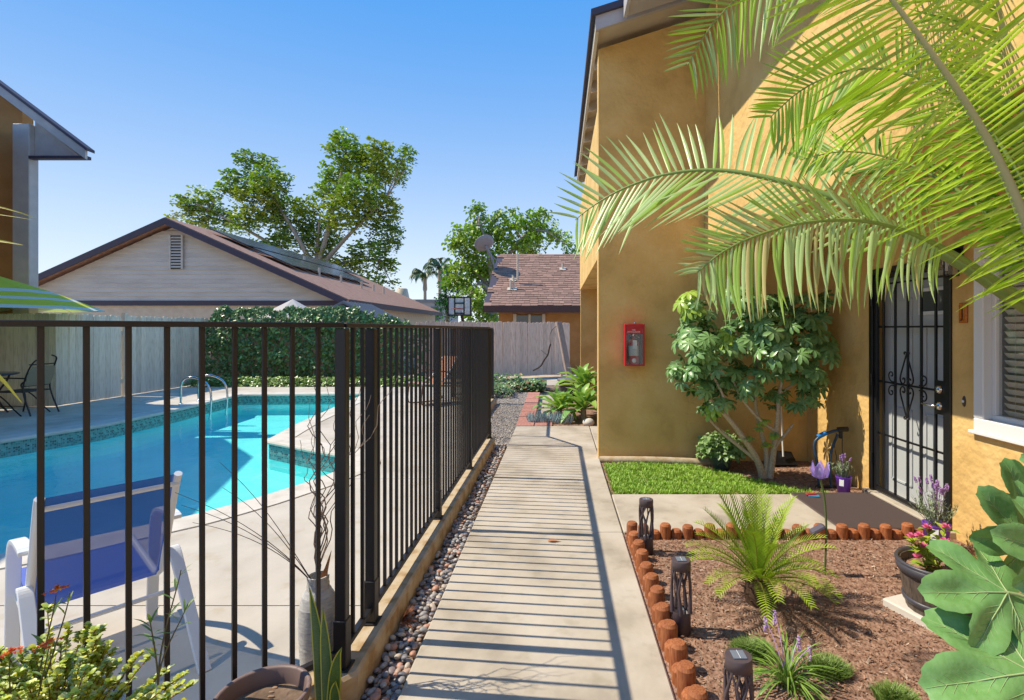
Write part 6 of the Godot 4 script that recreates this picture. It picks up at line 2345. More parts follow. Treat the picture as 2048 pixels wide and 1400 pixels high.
	# ferny sprigs near the wall
	for q in [[2.78, 3.36, "ferny lime sprig at the foot of the wall behind the fig leaf"], [2.46, 3.18, "ferny lime sprig between the barrel planter and the violet pot"], [2.34, 2.66, "ferny lime sprig below the fig leaf beside the cream slab"]]:
		var p := thing("fern_sprig", q[2], "fern", P(q[0], -0.022, q[1]), "ferny sprigs")
		var w := []
		var c := []
		for i in 16:
			var a := rnd(0, TAU)
			var el := rnd(0.3, 1.1)
			var dir := Vector3(cos(a) * cos(el), sin(el), sin(a) * cos(el))
			part(p, "frond", sprig, leafy("fern_lime", Color(0.22, 0.36, 0.03), 0.5, 0.5), Vector3.ZERO, along(dir).scaled(Vector3.ONE * rnd(0.11, 0.19)))


var sprig: ArrayMesh = make_sprig()


func make_sprig() -> ArrayMesh:
	var b := MB.new()
	b.tube([Vector3.ZERO, Vector3(0.5, 0.08, 0), Vector3(1, 0, 0)], [0.015, 0.01, 0.004], 4)
	for i in 13:
		var x := 0.15 + i * 0.065
		for sd in [-1.0, 1.0]:
			var l := 0.26 * sin(PI * (0.15 + 0.8 * i / 13.0))
			b.blade([Vector3(x, 0.05, 0), Vector3(x + l * 0.5, 0.08, sd * l * 0.6), Vector3(x + l, 0.05, sd * l)], [0.02, 0.03, 0.003], Vector3.UP, 0.2)
	return b.mesh()


# umbrella-leaved shrub against the wall
func schefflera() -> void:
	var foot := P(2.23, -0.028, 5.68)
	var t := thing("schefflera_shrub", "large glossy umbrella leaved shrub with pale stems against the ochre wall", "shrub", foot)
	var stems := [
		[Vector3(-0.02, 0, 0), Vector3(-0.08, 0.20, 0.02), Vector3(-0.25, 0.45, 0.05), Vector3(-0.42, 0.66, 0.08), Vector3(-0.62, 0.86, 0.1)],
		[Vector3(-0.08, 0.18, 0.02), Vector3(-0.20, 0.28, 0.0), Vector3(-0.48, 0.50, 0.0), Vector3(-0.66, 0.70, 0.0)],
		[Vector3(0.05, 0, 0.02), Vector3(0.10, 0.3, 0.0), Vector3(0.14, 0.6, 0.0), Vector3(0.15, 0.95, 0.02), Vector3(0.24, 1.35, 0.05)],
		[Vector3(0.0, 0.02, 0), Vector3(0.05, 0.24, -0.04), Vector3(-0.02, 0.5, -0.06), Vector3(-0.08, 0.85, -0.1), Vector3(-0.05, 1.3, -0.05)],
		[Vector3(0.12, 0.5, 0.0), Vector3(-0.06, 0.62, 0.04), Vector3(-0.28, 0.86, 0.08), Vector3(-0.36, 1.05, 0.06)],
		[Vector3(0.10, 0.32, 0.0), Vector3(0.24, 0.5, 0.02), Vector3(0.30, 0.58, 0.02)],
		[Vector3(0.15, 0.92, 0.02), Vector3(0.32, 1.02, 0.04), Vector3(0.45, 1.3, 0.0)],
		[Vector3(-0.42, 0.66, 0.08), Vector3(-0.5, 1.0, 0.1), Vector3(-0.78, 1.35, 0.05)],
	]
	var rad := [0.042, 0.026, 0.038, 0.032, 0.022, 0.022, 0.018, 0.018]
	for k in stems.size():
		var b := MB.new()
		var pts := smooth(stems[k], 3)
		var rr := []
		for i in pts.size():
			rr.append(lerpf(rad[k], rad[k] * 0.45, float(i) / (pts.size() - 1)))
		b.tube(pts, rr, 9)
		part(t, "stem", b.mesh(), M.pale_bark)
	# one compound leaf: eight leaflets in a wheel
	var leaves := []
	for k in 3:
		var b := MB.new()
		var n := 8
		for i in n:
			var a := TAU * (i + 0.5 * k) / n + rnd(-0.12, 0.12)
			var o := Vector3(cos(a), 0, sin(a))
			var l := 1.0 * rnd(0.85, 1.05)
			var dr := rnd(0.18, 0.5)
			b.blade([o * 0.04, o * 0.28 * l + Vector3(0, -0.02, 0), o * 0.55 * l + Vector3(0, -dr * 0.25, 0), o * 0.82 * l + Vector3(0, -dr * 0.62, 0), o * l + Vector3(0, -dr, 0)], [0.02, 0.09, 0.19, 0.185, 0.05], Vector3.UP, 0.28)
		b.tube([Vector3.ZERO, Vector3(0.0, -0.4, 0.1), Vector3(0.05, -0.9, 0.3)], [0.02, 0.018, 0.02], 4)
		leaves.append(b.mesh())
	var mats := [leafy("schef_a", Color(0.19, 0.36, 0.12), 0.36, 0.4), leafy("schef_b", Color(0.26, 0.44, 0.16), 0.36, 0.45), leafy("schef_c", Color(0.14, 0.29, 0.10), 0.34, 0.35), leafy("schef_young", Color(0.36, 0.54, 0.075), 0.35, 0.6)]
	var blobs := [[1385, 610, 28, 3], [1395, 650, 36, 0], [1385, 700, 42, 0], [1385, 760, 36, 0], [1432, 722, 46, 0], [1440, 785, 36, 0], [1495, 612, 40, 0], [1535, 645, 48, 0], [1565, 602, 26, 0], [1592, 662, 42, 0], [1612, 612, 30, 0], [1642, 642, 24, 0], [1545, 705, 46, 0], [1600, 722, 40, 0], [1500, 762, 36, 0], [1560, 792, 22, 0], [1418, 826, 20, 3], [1622, 762, 24, 0], [1470, 672, 34, 1], [1590, 812, 10, 0], [1350, 745, 14, 0], [1440, 680, 22, 3], [1655, 600, 12, 0], [1645, 715, 24, 0], [1615, 790, 20, 0], [1655, 680, 18, 0], [1470, 590, 18, 1]]
	var count := 0
	for q in blobs:
		var d := 5.62 + rnd(-0.14, 0.10)
		var c := at(q[0], q[1], d) - foot
		var r: float = q[2] / 1050.0 * d
		var n := int(clampf(q[2] * q[2] * 0.0098, 2, 22))
		for k in n:
			if count >= 298:
				break
			var dir := Vector3(rnd(-1, 1), rnd(-0.7, 1), rnd(-0.8, 1)).normalized()
			var p := c + dir * r * rnd(0.6, 1.05) * Vector3(1, 1, 1.1)
			if foot.z + p.z < -6.28:
				p.z = -6.28 - foot.z
			if foot.x + p.x > 2.92:
				p.x = 2.92 - foot.x
			var up := (Vector3(dir.x * 0.7 - 0.25, 0.75 + dir.y * 0.3, dir.z * 0.5 + 0.35) + Vector3(rnd(-0.3, 0.3), 0, rnd(-0.3, 0.3))).normalized()
			var m: Material = mats[q[3]] if rng.randf() < 0.4 else mats[rng.randi() % 3]
			if q[3] == 3 and rng.randf() < 0.7:
				m = mats[3]
			var yaw := rnd(0, TAU)
			part(t, "leaf", leaves[rng.randi() % 3], m, p, along(Vector3(cos(yaw), 0, sin(yaw)).cross(up).normalized(), up).scaled(Vector3.ONE * rnd(0.085, 0.135)))
			count += 1
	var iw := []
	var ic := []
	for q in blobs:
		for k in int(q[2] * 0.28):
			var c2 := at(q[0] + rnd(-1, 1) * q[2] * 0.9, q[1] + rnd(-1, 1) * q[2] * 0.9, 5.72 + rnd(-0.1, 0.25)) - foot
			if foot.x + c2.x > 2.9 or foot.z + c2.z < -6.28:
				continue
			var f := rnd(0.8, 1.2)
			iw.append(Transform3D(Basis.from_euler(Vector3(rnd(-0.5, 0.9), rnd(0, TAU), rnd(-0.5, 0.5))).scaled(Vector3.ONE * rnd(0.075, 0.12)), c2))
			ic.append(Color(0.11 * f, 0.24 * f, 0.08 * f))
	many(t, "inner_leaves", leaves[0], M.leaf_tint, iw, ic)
	# young shoots on the stems
	for q in [Vector3(-0.18, 0.40, 0.04), Vector3(0.02, 0.34, 0.0), Vector3(0.12, 0.44, 0.0), Vector3(-0.10, 0.52, 0.0), Vector3(-0.02, 0.6, 0.0)]:
		for k in 3:
			part(t, "leaf", leaves[k], mats[3 if k < 2 else 1], (q as Vector3) + Vector3(rnd(-0.05, 0.05), rnd(0, 0.06), rnd(0, 0.05)), Basis.from_euler(Vector3(rnd(-0.4, 0.6), rnd(0, TAU), rnd(-0.4, 0.4))).scaled(Vector3.ONE * rnd(0.05, 0.075)))


# ---------------------------------------------------------------- palm leaning in from the right
func palm() -> void:
	var foot := P(1.93, -0.022, 1.96)
	var t := thing("queen_palm", "young palm leaning in from the right edge with large feather fronds", "palm", foot)
	var b := MB.new()
	b.tube([Vector3.ZERO, Vector3(0.01, 0.6, 0), Vector3(0.02, 1.2, 0), Vector3(0.0, 1.62, 0.0)], [0.13, 0.10, 0.085, 0.075], 12)
	part(t, "trunk", b.mesh(), M.bark)
	b = MB.new()
	b.tube([Vector3(0.0, 1.50, 0), Vector3(0.0, 1.95, 0), Vector3(-0.02, 2.25, 0)], [0.082, 0.075, 0.035], 12)
	part(t, "crown_shaft", b.mesh(), plain("shaft_green", Color(0.14, 0.22, 0.045), 0.4))
	# leaflets: x along, y out of the blade; four curvatures shared by all
	var kinds := []
	for k in 4:
		b = MB.new()
		var dr: float = [0.02, 0.08, 0.16, 0.26][k]
		var ws := [0.018, 0.033, 0.038, 0.036, 0.030, 0.018, 0.002]
		var pts := []
		for i in 7:
			var a := i / 6.0
			pts.append(Vector3(a, 0.02 * sin(a * PI) - dr * a * a * 0.4, dr * a * a))
		b.blade(pts, ws, Vector3.UP, 0.42)
		kinds.append(b.mesh())
	var pale := leafy("palm_pale", Color(0.42, 0.56, 0.22), 0.38, 0.55)
	var mid := leafy("palm_mid", Color(0.32, 0.49, 0.09), 0.38, 0.6)
	var lime := leafy("palm_lime", Color(0.38, 0.58, 0.045), 0.38, 0.95)
	var deep := leafy("palm_deep", Color(0.18, 0.35, 0.06), 0.36, 0.5)
	var straw := leafy("palm_straw", Color(0.42, 0.36, 0.12), 0.6, 0.4)
	plain("rachis_pale", Color(0.42, 0.46, 0.28), 0.4)
	plain("rachis_green", Color(0.20, 0.28, 0.06), 0.4)
	var used := [0]
	var extra_w := []
	var extra_c := []
	# path points: px, py, distance; then normal of the blade; leaflet pairs; length; upper slant; lower slant
	frond(t, foot, kinds, [[2100, 690, 1.94], [2035, 605, 1.96], [1955, 545, 2.0], [1850, 487, 2.05], [1700, 405, 2.2], [1560, 360, 2.35], [1440, 337, 2.5], [1330, 346, 2.62], [1240, 378, 2.7], [1180, 415, 2.76], [1150, 440, 2.78]], Vector3(0.15, 0.45, 0.9), 46, 0.40, 0.52, [mid, pale, pale], M.rachis_green, 0.040, 0.30, used, extra_w, extra_c, 0.10, 0.30, 1.2, 0.45, 0.95)
	frond(t, foot, kinds, [[2100, 700, 1.93], [2020, 580, 1.90], [1900, 500, 1.86], [1760, 440, 1.83], [1620, 440, 1.80], [1510, 470, 1.78], [1440, 505, 1.77], [1395, 545, 1.76]], Vector3(0.0, 0.35, 0.95), 60, 0.22, 0.36, [mid, pale, pale, mid, straw], M.rachis_green, 0.022, 0.40, used, extra_w, extra_c, 0.40, 0.45, 1.0, 1.0, 0.68)
	frond(t, foot, kinds, [[2110, 640, 1.93], [2065, 480, 1.88], [2010, 345, 1.80], [1945, 225, 1.72], [1870, 115, 1.63], [1785, 0, 1.55], [1690, -120, 1.48], [1590, -220, 1.43]], Vector3(0.25, -0.15, 0.95), 76, 0.50, 0.60, [lime, mid, lime], M.rachis_pale, 0.034, 0.10, used, extra_w, extra_c, 0.0, 0.38, 0.6, -0.4, 0.58)
	frond(t, foot, kinds, [[2120, 560, 1.98], [2080, 250, 2.1], [1960, 20, 2.3], [1800, -90, 2.5], [1640, -95, 2.65], [1500, -30, 2.75], [1420, 50, 2.8], [1375, 130, 2.82]], Vector3(0.1, 0.3, 0.95), 84, 0.40, 0.56, [lime, mid, pale], M.rachis_green, 0.030, 0.12, used, extra_w, extra_c, 0.45, 0.25, 0.9)
	frond(t, foot, kinds, [[2120, 600, 1.98], [2075, 380, 2.05], [2040, 190, 2.12], [2010, 20, 2.15], [1985, -160, 2.18]], Vector3(0.1, -0.1, 0.98), 64, 0.42, 0.46, [deep, mid, lime], M.rachis_pale, 0.034, 0.2, used, extra_w, extra_c, 0.0, 0.1, 0.5)
	frond(t, foot, kinds, [[2110, 650, 1.95], [2040, 500, 2.05], [1960, 410, 2.15], [1860, 345, 2.3], [1770, 310, 2.45], [1680, 300, 2.55], [1600, 320, 2.62]], Vector3(0.1, 0.5, 0.85), 56, 0.24, 0.28, [deep, mid, lime], M.rachis_green, 0.020, 0.2, used, extra_w, extra_c, 0.35, 0.3, 0.9)
	frond(t, foot, kinds, [[2110, 600, 1.9], [2060, 380, 1.98], [1960, 230, 2.08], [1840, 150, 2.2], [1720, 130, 2.3], [1610, 170, 2.38], [1540, 235, 2.42]], Vector3(0.2, 0.2, 0.95), 74, 0.32, 0.48, [lime, mid, lime], M.rachis_green, 0.022, 0.2, used, extra_w, extra_c, 0.35, 0.3, 0.9)
	many(t, "leaflets", kinds[1], M.leaf_tint, extra_w, extra_c)


func frond(t: Node3D, foot: Vector3, kinds: Array, path: Array, nrm: Vector3, pairs: int, up_len: float, low_len: float, mats: Array, rachis: Material, thick: float, bare: float, used: Array, extra_w: Array, extra_c: Array, hang: float, s0 := 0.25, s1 := 1.0, us := 1.0, wide := 0.8) -> void:
	var pts := []
	for q in path:
		pts.append(at(q[0], q[1], q[2]) - foot)
	pts[0] = Vector3(0, 1.6, 0)
	pts = smooth(pts, 4)
	var total := 0.0
	var cum := [0.0]
	for i in pts.size() - 1:
		total += (pts[i] as Vector3).distance_to(pts[i + 1])
		cum.append(total)
	var rr := []
	for i in pts.size():
		rr.append(lerpf(thick, 0.0022, pow(cum[i] / total, 0.55)))
	var b := MB.new()
	b.tube(pts, rr, 8)
	var f := part(t, "frond", b.mesh(), rachis)
	nrm = nrm.normalized()
	for k in pairs:
		var a := bare + (1.0 - bare) * (k + 0.5) / pairs
		var want := a * total
		var i := 0
		while i < pts.size() - 2 and cum[i + 1] < want:
			i += 1
		var p: Vector3 = (pts[i] as Vector3).lerp(pts[i + 1], clampf((want - cum[i]) / (cum[i + 1] - cum[i]), 0, 1))
		var tn: Vector3 = ((pts[i + 1] as Vector3) - (pts[i] as Vector3)).normalized()
		var side := nrm.cross(tn).normalized()
		var nn := tn.cross(side).normalized()
		var env := (0.45 + 0.55 * sin(PI * clampf(0.12 + 0.80 * (k + 0.5) / pairs, 0, 1)))
		if float(k) / pairs > 0.85:
			env *= lerpf(1.0, 0.6, (float(k) / pairs - 0.85) / 0.15)
		for sg in [-1.0, 1.0]:
			var s2: Vector3 = side * sg
			var upper := s2.y > 0
			var slant := lerpf(s0, s1, pow(float(k) / pairs, 1.6))
			var dir := (s2 + tn * slant * (us if upper else 1.0) * rnd(0.85, 1.12) + nn * rnd(0.05, 0.3) + Vector3(0, -hang * (1.0 if not upper else 0.25), 0) + Vector3(rnd(-0.05, 0.05), rnd(-0.05, 0.05), rnd(-0.05, 0.05))).normalized()
			var l := (up_len if upper else low_len) * env * rnd(0.88, 1.08)
			var bas := along(dir, (nn + Vector3(rnd(-0.25, 0.25), rnd(-0.15, 0.15), rnd(-0.25, 0.25))).normalized())
			# the curve bends towards z of the leaflet; turn it so that it bends down
			if (bas.z).y > 0:
				bas = Basis(bas.x, -bas.y, -bas.z)
			var wd := (0.185 + 0.085 * env) * wide
			bas = Basis(bas.x * l, bas.y * wd, bas.z * wd)
			if used[0] < 296:
				part(f, "leaflet", kinds[rng.randi() % 3 if upper else 1 + rng.randi() % 3], mats[rng.randi() % mats.size()], p, bas)
				used[0] += 1
			else:
				var m: StandardMaterial3D = mats[rng.randi() % mats.size()]
				extra_w.append(Transform3D(bas, p))
				var c := m.albedo_color.srgb_to_linear()
				var g := rnd(0.8, 1.2)
				extra_c.append(Color(c.r * g, c.g * g, c.b * g))


# ---------------------------------------------------------------- fig leaves at the lower right
func fig_leaf() -> Array:
	# outline as (angle from the stalk end, radius) of a five-lobed leaf, and its veins
	var b := MB.new()
	var lobes := [[0.0, 1.0], [0.80, 0.88], [-0.80, 0.88], [1.72, 0.66], [-1.72, 0.66]]
	var n := 120
	var pts := []
	for i in n:
		var a := TAU * i / n - PI
		var r := 0.42
		for q in lobes:
			var da := absf(wrapf(a - q[0], -PI, PI))
			r = maxf(r, q[1] * pow(maxf(0.0, cos(clampf(da * 3.0, 0, PI / 2))), 0.42))
		if absf(a) > 2.5:
			r = lerpf(r, 0.16, (absf(a) - 2.5) / 0.64)
		r *= 1.0 + 0.018 * sin(i * 2.3) + 0.012 * sin(i * 5.1)
		pts.append([a, r])
	var hgt := func(p: Vector2) -> float:
		var y := -0.22 * p.length_squared()
		for q in lobes:
			var ax := Vector2(cos(q[0]), sin(q[0]))
			var al := p.dot(ax)
			if al > 0:
				var off := absf(p.cross(ax))
				y -= 0.10 * exp(-off * off * 60.0) * clampf(al * 2.0, 0, 1)
		y += 0.025 * sin(p.x * 9.0) * cos(p.y * 8.0)
		return y
	var rings := 7
	var rows := []
	for j in rings + 1:
		var row := []
		for q in pts:
			var rr: float = q[1] * j / rings
			var p2: Vector2 = Vector2(cos(q[0]) * rr, sin(q[0]) * rr)
			var e := 0.01
			var y: float = hgt.call(p2)
			var nx: float = (hgt.call(p2 + Vector2(e, 0)) - y) / e
			var nz: float = (hgt.call(p2 + Vector2(0, e)) - y) / e
			row.append(b.put(Vector3(p2.x, y, p2.y), Vector3(-nx, 1, -nz).normalized()))
		rows.append(row)
	for j in rings:
		for i in n:
			var k := (i + 1) % n
			b.face(rows[j][i], rows[j + 1][k], rows[j + 1][i])
			if j > 0:
				b.face(rows[j][i], rows[j][k], rows[j + 1][k])
	var v := MB.new()
	for q in lobes:
		var line := []
		for i in 9:
			var p2: Vector2 = Vector2(cos(q[0]), sin(q[0])) * q[1] * 0.97 * i / 8.0
			line.append(Vector3(p2.x, hgt.call(p2) + 0.004, p2.y))
		v.tube(line, [0.010, 0.009, 0.008, 0.007, 0.006, 0.005, 0.004, 0.003, 0.0015], 5)
		for i in range(2, 8):
			for sd in [-1.0, 1.0]:
				var sub := []
				var base: Vector2 = Vector2(cos(q[0]), sin(q[0])) * q[1] * i / 9.0
				var dv: Vector2 = Vector2(cos(q[0] + sd * 0.62), sin(q[0] + sd * 0.62))
				for k in 4:
					var p2: Vector2 = base + dv * 0.085 * k * (1.0 - 0.07 * i)
					sub.append(Vector3(p2.x, hgt.call(p2) + 0.002, p2.y))
				v.tube(sub, [0.0032, 0.0026, 0.002, 0.0008], 4)
	return [b.mesh(), v.mesh()]


func fig() -> void:
	var foot := P(1.52, -0.022, 1.30)
	var t := thing("fig_plant", "fig with large lobed leaves reaching in at the lower right corner", "fig", foot)
	var pair := fig_leaf()
	var b := MB.new()
	var main := [Vector3.ZERO, Vector3(-0.02, 0.4, 0.0), Vector3(0.02, 0.8, -0.02), Vector3(0.0, 1.2, -0.05), Vector3(0.03, 1.5, -0.06)]
	b.tube(smooth(main, 3), [0.022, 0.022, 0.021, 0.021, 0.02, 0.02, 0.019, 0.018, 0.018, 0.017, 0.016, 0.015, 0.015, 0.014, 0.013, 0.012, 0.011, 0.01].slice(0, smooth(main, 3).size()), 8)
	part(t, "stem", b.mesh(), M.bark)
	var blade := mottled("fig_blade", [Color(0.15, 0.32, 0.085), Color(0.18, 0.365, 0.11), Color(0.21, 0.40, 0.14)], Vector3(0.25, 0.25, 0.25), 0.02, 4, 0.42, 0.05, 0.05, 3)
	blade.backlight_enabled = true
	blade.backlight = Color(0.35, 0.42, 0.14)
	var vein := plain("fig_vein", Color(0.36, 0.46, 0.20), 0.5)
	# middle of the leaf's stalk end (px, py, distance), direction of the tip in the picture plane (degrees), lean towards the camera, size
	for q in [[2015, 1185, 1.42, 172, 0.66, 0.215], [2065, 1345, 1.30, 180, 0.75, 0.255], [2062, 1085, 1.50, 128, 0.35, 0.19], [2075, 1040, 1.62, 112, 0.25, 0.19], [2130, 1110, 1.38, 160, 0.3, 0.18], [2140, 1250, 1.5, 200, 0.6, 0.2], [2150, 950, 1.5, 60, 0.5, 0.18]]:
		var p := at(q[0], q[1], q[2]) - foot
		var a := deg_to_rad(q[3])
		var dir := Vector3(cos(a), sin(a), rnd(0.0, 0.2)).normalized()
		var up := Vector3(0.0, q[4], 1.0 - q[4] * 0.4).normalized()
		var lf := part(t, "leaf", pair[0], blade, p, along(dir, up).scaled(Vector3.ONE * q[5]))
		part(lf, "veins", pair[1], vein)
		b = MB.new()
		var join := Vector3(0, clampf(p.y - 0.12, 0.2, 1.45), -0.02)
		b.tube(bez(join, join.lerp(p, 0.4) + Vector3(0, 0.02, 0), p - dir * 0.06, p, 8), [0.006, 0.006, 0.0055, 0.005, 0.005, 0.005, 0.0045, 0.0045, 0.004], 6)
		part(t, "stalk", b.mesh(), vein)


# ---------------------------------------------------------------- pots and plants before the fence
func front_left_plants() -> void:
	# wide brown pot with soil
	var t := thing("brown_pot", "wide empty brown plastic pot with dry soil at the fence corner", "pot", P(-1.055, -0.06, 1.87))
	var b := MB.new()
	b.lathe(Vector3.ZERO, [Vector2(0.0, 0.0), Vector2(0.11, 0.0), Vector2(0.145, 0.30), Vector2(0.155, 0.305), Vector2(0.16, 0.34), Vector2(0.157, 0.346), Vector2(0.148, 0.346), Vector2(0.142, 0.34), Vector2(0.136, 0.27)], 36)
	part(t, "body", b.mesh(), plain("pot_brown", Color(0.20, 0.135, 0.12), 0.55))
	b = MB.new()
	b.lathe(Vector3.ZERO, [Vector2(0.138, 0.285), Vector2(0.09, 0.295), Vector2(0.0, 0.29)], 24)
	part(t, "soil", b.mesh(), M.earth)
	b = MB.new()
	for k in 22:
		var a := rnd(0, TAU)
		b.ball(Vector3(cos(a) * rnd(0, 0.11), 0.295, sin(a) * rnd(0, 0.11)), Vector3(rnd(0.006, 0.016), 0.005, rnd(0.005, 0.01)), 4, 6)
	part(t, "litter", b.mesh(), plain("litter", Color(0.33, 0.21, 0.13), 0.9))

	# snake plant
	t = thing("snake_plant", "snake plant with upright yellow edged leaves before the fence post", "snake plant", P(-0.885, -0.03, 2.0))
	b = MB.new()
	b.lathe(Vector3.ZERO, [Vector2(0.0, 0.0), Vector2(0.05, 0.0), Vector2(0.062, 0.12), Vector2(0.062, 0.12), Vector2(0.055, 0.12), Vector2(0.0, 0.11)], 18)
	part(t, "pot", b.mesh(), M.pot_brown)
	var inner := mottled("snake_green", [Color(0.03, 0.075, 0.02), Color(0.10, 0.17, 0.04), Color(0.05, 0.11, 0.025), Color(0.14, 0.20, 0.05)], Vector3(0.6, 0.09, 0.6), 0.03, 3, 0.4)
	var edge := leafy("snake_edge", Color(0.50, 0.48, 0.06), 0.45, 0.2)
	for q in [[618, 1172, 2.06, 0.021, 0.10], [646, 1214, 2.04, 0.021, 0.0], [684, 1294, 1.97, 0.024, -0.12], [672, 1362, 1.93, 0.02, -0.05]]:
		var tip := at(q[0], q[1], q[2]) - P(-0.885, -0.03, 2.0)
		var root := Vector3(rnd(-0.02, 0.02), 0.10, rnd(-0.02, 0.02))
		var pts := bez(root, root.lerp(tip, 0.35) + Vector3(0.02, 0.02, 0), root.lerp(tip, 0.7) + Vector3(q[4] * 0.2, 0.02, 0), tip, 10)
		var w: float = q[3]
		var ws := [0.6, 0.8, 0.92, 1.0, 1.0, 0.97, 0.9, 0.78, 0.58, 0.32, 0.02]
		var lo := []
		var hi := []
		for i in 11:
			lo.append(w * ws[i])
			hi.append(maxf(w * ws[i] - 0.0045, 0.0005))
		b = MB.new()
		b.blade(pts, lo, Vector3(0.25, 0.1, 1.0), 0.22)
		var lf := part(t, "leaf", b.mesh(), edge)
		b = MB.new()
		var front := []
		for p in pts:
			front.append((p as Vector3) + Vector3(0.0006, 0, 0.0022))
		b.blade(front, hi, Vector3(0.25, 0.1, 1.0), 0.22)
		part(lf, "green_band", b.mesh(), inner)
		b = MB.new()
		front = []
		for p in pts:
			front.append((p as Vector3) - Vector3(0.0006, 0, 0.0022))
		b.blade(front, hi, Vector3(0.25, 0.1, 1.0), 0.22)
		part(lf, "green_band", b.mesh(), inner)

	# rainbow bush spilling up from below the picture
	t = thing("tall_planter", "tall planter under the yellow green succulent before the fence", "planter", P(-1.30, -0.06, 1.36))
	b = MB.new()
	b.lathe(Vector3.ZERO, [Vector2(0.0, 0.0), Vector2(0.13, 0.0), Vector2(0.17, 0.46), Vector2(0.17, 0.46), Vector2(0.155, 0.46), Vector2(0.15, 0.43), Vector2(0.0, 0.43)], 24)
	part(t, "body", b.mesh(), M.pot_brown)
	var foot := P(-1.30, 0.37, 1.36)
	t = thing("rainbow_bush", "dense yellow green succulent with round leaves at the lower left", "succulent", foot)
	var st := MB.new()
	var where := []
	var tints := []
	for k in 200:
		var a := rnd(0, TAU)
		var e := Vector3(cos(a) * rnd(0.03, 0.46), rnd(0.25, 0.385), sin(a) * rnd(0.0, 0.20))
		e.y -= absf(e.x + 0.02) * 0.22
		if e.x > 0.22:
			e.y -= (e.x - 0.22) * 0.6
		if k == 0:
			e = Vector3(-0.005, 0.50, 0.02)
		if k == 1:
			e = Vector3(0.12, 0.36, 0.05)
		var pts := bez(Vector3(e.x * 0.2, 0.03, e.z * 0.2), Vector3(e.x * 0.5, e.y * 0.7, e.z * 0.5), e * Vector3(0.9, 0.95, 0.9), e, 12)
		st.tube(pts, 0.0015, 4)
		var n := 62
		for i in n:
			var f := pow(rng.randf(), 0.6)
			if k == 0:
				f = rnd(0.4, 1.0)
			var p: Vector3 = pts[int(f * 11.99)]
			p = p.lerp(pts[mini(int(f * 11.99) + 1, 12)], rng.randf())
			var y := rnd(0, TAU)
			var dir := Vector3(cos(y), rnd(0.1, 1.1), sin(y)).normalized()
			where.append(Transform3D(along(dir).scaled(Vector3.ONE * rnd(0.010, 0.017)), p))
			var g := rnd(0.75, 1.25)
			tints.append([Color(0.56 * g, 0.62 * g, 0.12 * g), Color(0.66 * g, 0.62 * g, 0.06 * g), Color(0.60 * g, 0.66 * g, 0.28 * g), Color(0.44 * g, 0.56 * g, 0.09 * g)][rng.randi() % 4])
	part(t, "stems", st.mesh(), plain("red_stem", Color(0.24, 0.10, 0.07), 0.6))
	b = MB.new()
	b.blade([Vector3.ZERO, Vector3(0.35, 0.05, 0), Vector3(0.75, 0.06, 0), Vector3(1.05, 0.0, 0)], [0.10, 0.40, 0.44, 0.12], Vector3.UP, 0.25)
	var round_leaf := b.mesh()
	var order := range(where.size())
	order.sort_custom(func(i: int, j: int) -> bool: return (where[i] as Transform3D).origin.z + (where[i] as Transform3D).origin.y > (where[j] as Transform3D).origin.z + (where[j] as Transform3D).origin.y)
	var rest := []
	var rest_c := []
	var shades := [leafy("bush_a", Color(0.56, 0.62, 0.12), 0.4, 0.6), leafy("bush_b", Color(0.66, 0.62, 0.06), 0.4, 0.6), leafy("bush_c", Color(0.60, 0.66, 0.28), 0.4, 0.5), leafy("bush_d", Color(0.44, 0.56, 0.09), 0.4, 0.6)]
	for i in order.size():
		var tr: Transform3D = where[order[i]]
		if i < 280:
			part(t, "leaf", round_leaf, shades[rng.randi() % 4], tr.origin, tr.basis)
		else:
			rest.append(tr)
			rest_c.append(tints[order[i]])
	many(t, "foliage", round_leaf, tinted("bush_tint", 0.4, Color(0.55, 0.60, 0.14)), rest, rest_c)

	# butterfly weed with orange heads
	foot = P(-1.36, 0.37, 1.30)
	t = thing("butterfly_weed", "thin stemmed butterfly weed with orange red flower heads", "flowers", foot)
	var lance := MB.new()
	lance.blade([Vector3.ZERO, Vector3(0.3, 0.03, 0), Vector3(0.65, 0.02, 0), Vector3(1, -0.06, 0)], [0.02, 0.075, 0.07, 0.005], Vector3.UP, 0.3)
	var lm := lance.mesh()
	var wl := leafy("weed_leaf", Color(0.10, 0.19, 0.035), 0.5, 0.4)
	for q in [[112, 1190, 1.33, true], [98, 1296, 1.28, true], [20, 1316, 1.26, true], [362, 1140, 1.42, false], [372, 1215, 1.42, false], [140, 1185, 1.36, false], [300, 1240, 1.40, false]]:
		var tip := at(q[0], q[1], q[2]) - foot
		var base := Vector3(clampf(tip.x * 0.35, -0.1, 0.2), 0.05, 0)
		if not q[3] and q[0] > 250:
			base = at(316, 1370, 1.40) - foot
		var pts := bez(base, base + Vector3(0, (tip.y - base.y) * 0.4, 0), tip - Vector3((tip.x - base.x) * 0.2, (tip.y - base.y) * 0.2, 0), tip, 12)
		b = MB.new()
		b.tube(pts, [0.0024, 0.0024, 0.0023, 0.0022, 0.0021, 0.002, 0.0019, 0.0018, 0.0017, 0.0016, 0.0015, 0.0014, 0.0013], 5)
		part(t, "stem", b.mesh(), plain("weed_stem", Color(0.10, 0.085, 0.045), 0.6))
		for i in 9:
			var p: Vector3 = pts[4 + i if i < 8 else 11]
			var y := rnd(0, TAU)
			part(t, "leaf", lm, wl, p, along(Vector3(cos(y), rnd(0.2, 1.0), sin(y) * 0.6)).scaled(Vector3.ONE * rnd(0.03, 0.055)))
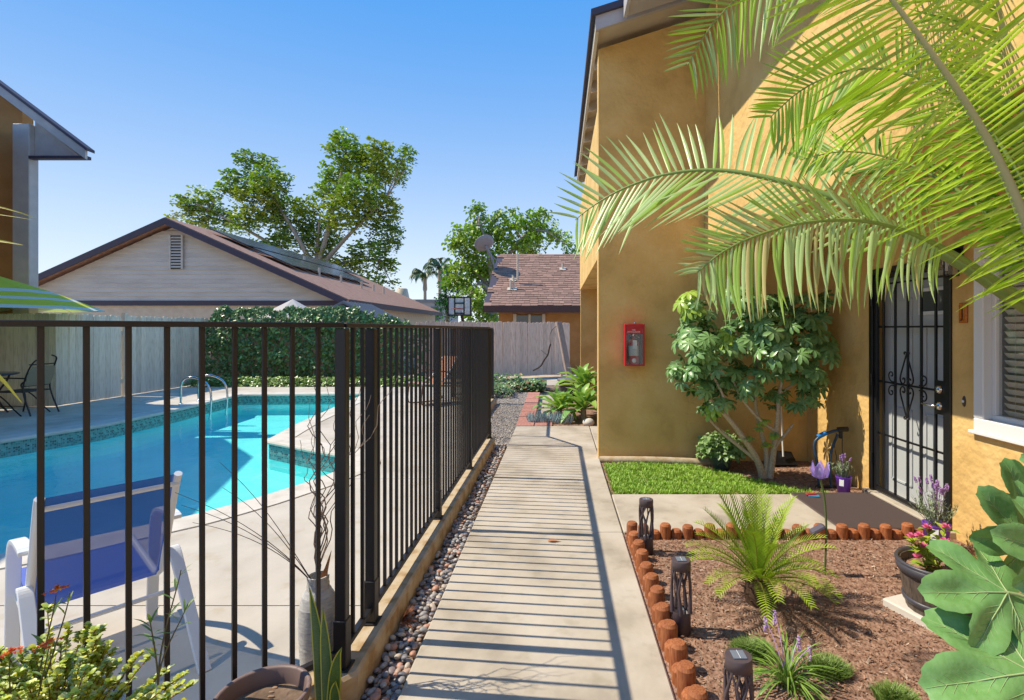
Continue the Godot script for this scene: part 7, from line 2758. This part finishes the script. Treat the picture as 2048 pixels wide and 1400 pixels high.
		if q[3]:
			b = MB.new()
			for i in 34:
				var a := rnd(0, TAU)
				var r := rnd(0.0, 0.026)
				var g := rng.randf()
				b.col = Color(0.80, 0.22, 0.015).lerp(Color(0.62, 0.03, 0.06), g * 0.75) if rng.randf() < 0.8 else Color(0.80, 0.36, 0.02)
				var c := tip + Vector3(cos(a) * r * 1.25, 0.006 + 0.008 * (1.0 - r / 0.026) + cos(a) * 0.006, sin(a) * r)
				for j in 4:
					var aa := TAU * j / 4.0 + g
					b.blade([c, c + Vector3(cos(aa) * 0.003, 0.004, sin(aa) * 0.003), c + Vector3(cos(aa) * 0.0055, 0.005, sin(aa) * 0.0055)], [0.001, 0.002, 0.0005], Vector3.UP, 0.2)
			part(t, "flower_head", b.mesh(), M.petal_tint)

	# yellowed reed whose blades reach in at the left edge
	t = thing("yellow_reed", "reed with yellowed blades reaching in at the left edge", "reed", P(-1.30, -0.06, 1.0))
	b = MB.new()
	b.tube([Vector3.ZERO, Vector3(0.0, 0.9, 0), Vector3(-0.02, 1.86, 0)], [0.010, 0.008, 0.005], 8)
	part(t, "stalk", b.mesh(), plain("reed_stalk", Color(0.30, 0.30, 0.06), 0.6))
	var yl := leafy("reed_yellow", Color(0.50, 0.42, 0.04), 0.5, 0.5)
	for q in [[-30, 395, 70, 436, 0.0022], [-40, 420, 66, 440, 0.0012], [-60, 470, 46, 490, 0.004], [-80, 640, 44, 806, 0.006]]:
		var p0 := Vector3(-0.015, at(q[0], q[1], 1.0).y - 0.04 + 0.06, 0)
		var p1 := at(q[0], q[1], 1.02) - P(-1.30, -0.06, 1.0)
		var p2 := at(q[2], q[3], 1.04) - P(-1.30, -0.06, 1.0)
		b = MB.new()
		var pts := bez(p0, p0.lerp(p1, 0.6) + Vector3(0, 0.03, 0), p1 + (p2 - p1) * 0.3, p2, 8)
		var ws := []
		for i in 9:
			ws.append(q[4] * [0.6, 0.9, 1.0, 1.0, 0.95, 0.85, 0.7, 0.5, 0.12][i])
		b.blade(pts, ws, Vector3(0, 0.6, 1), 0.3)
		part(t, "blade", b.mesh(), yl)
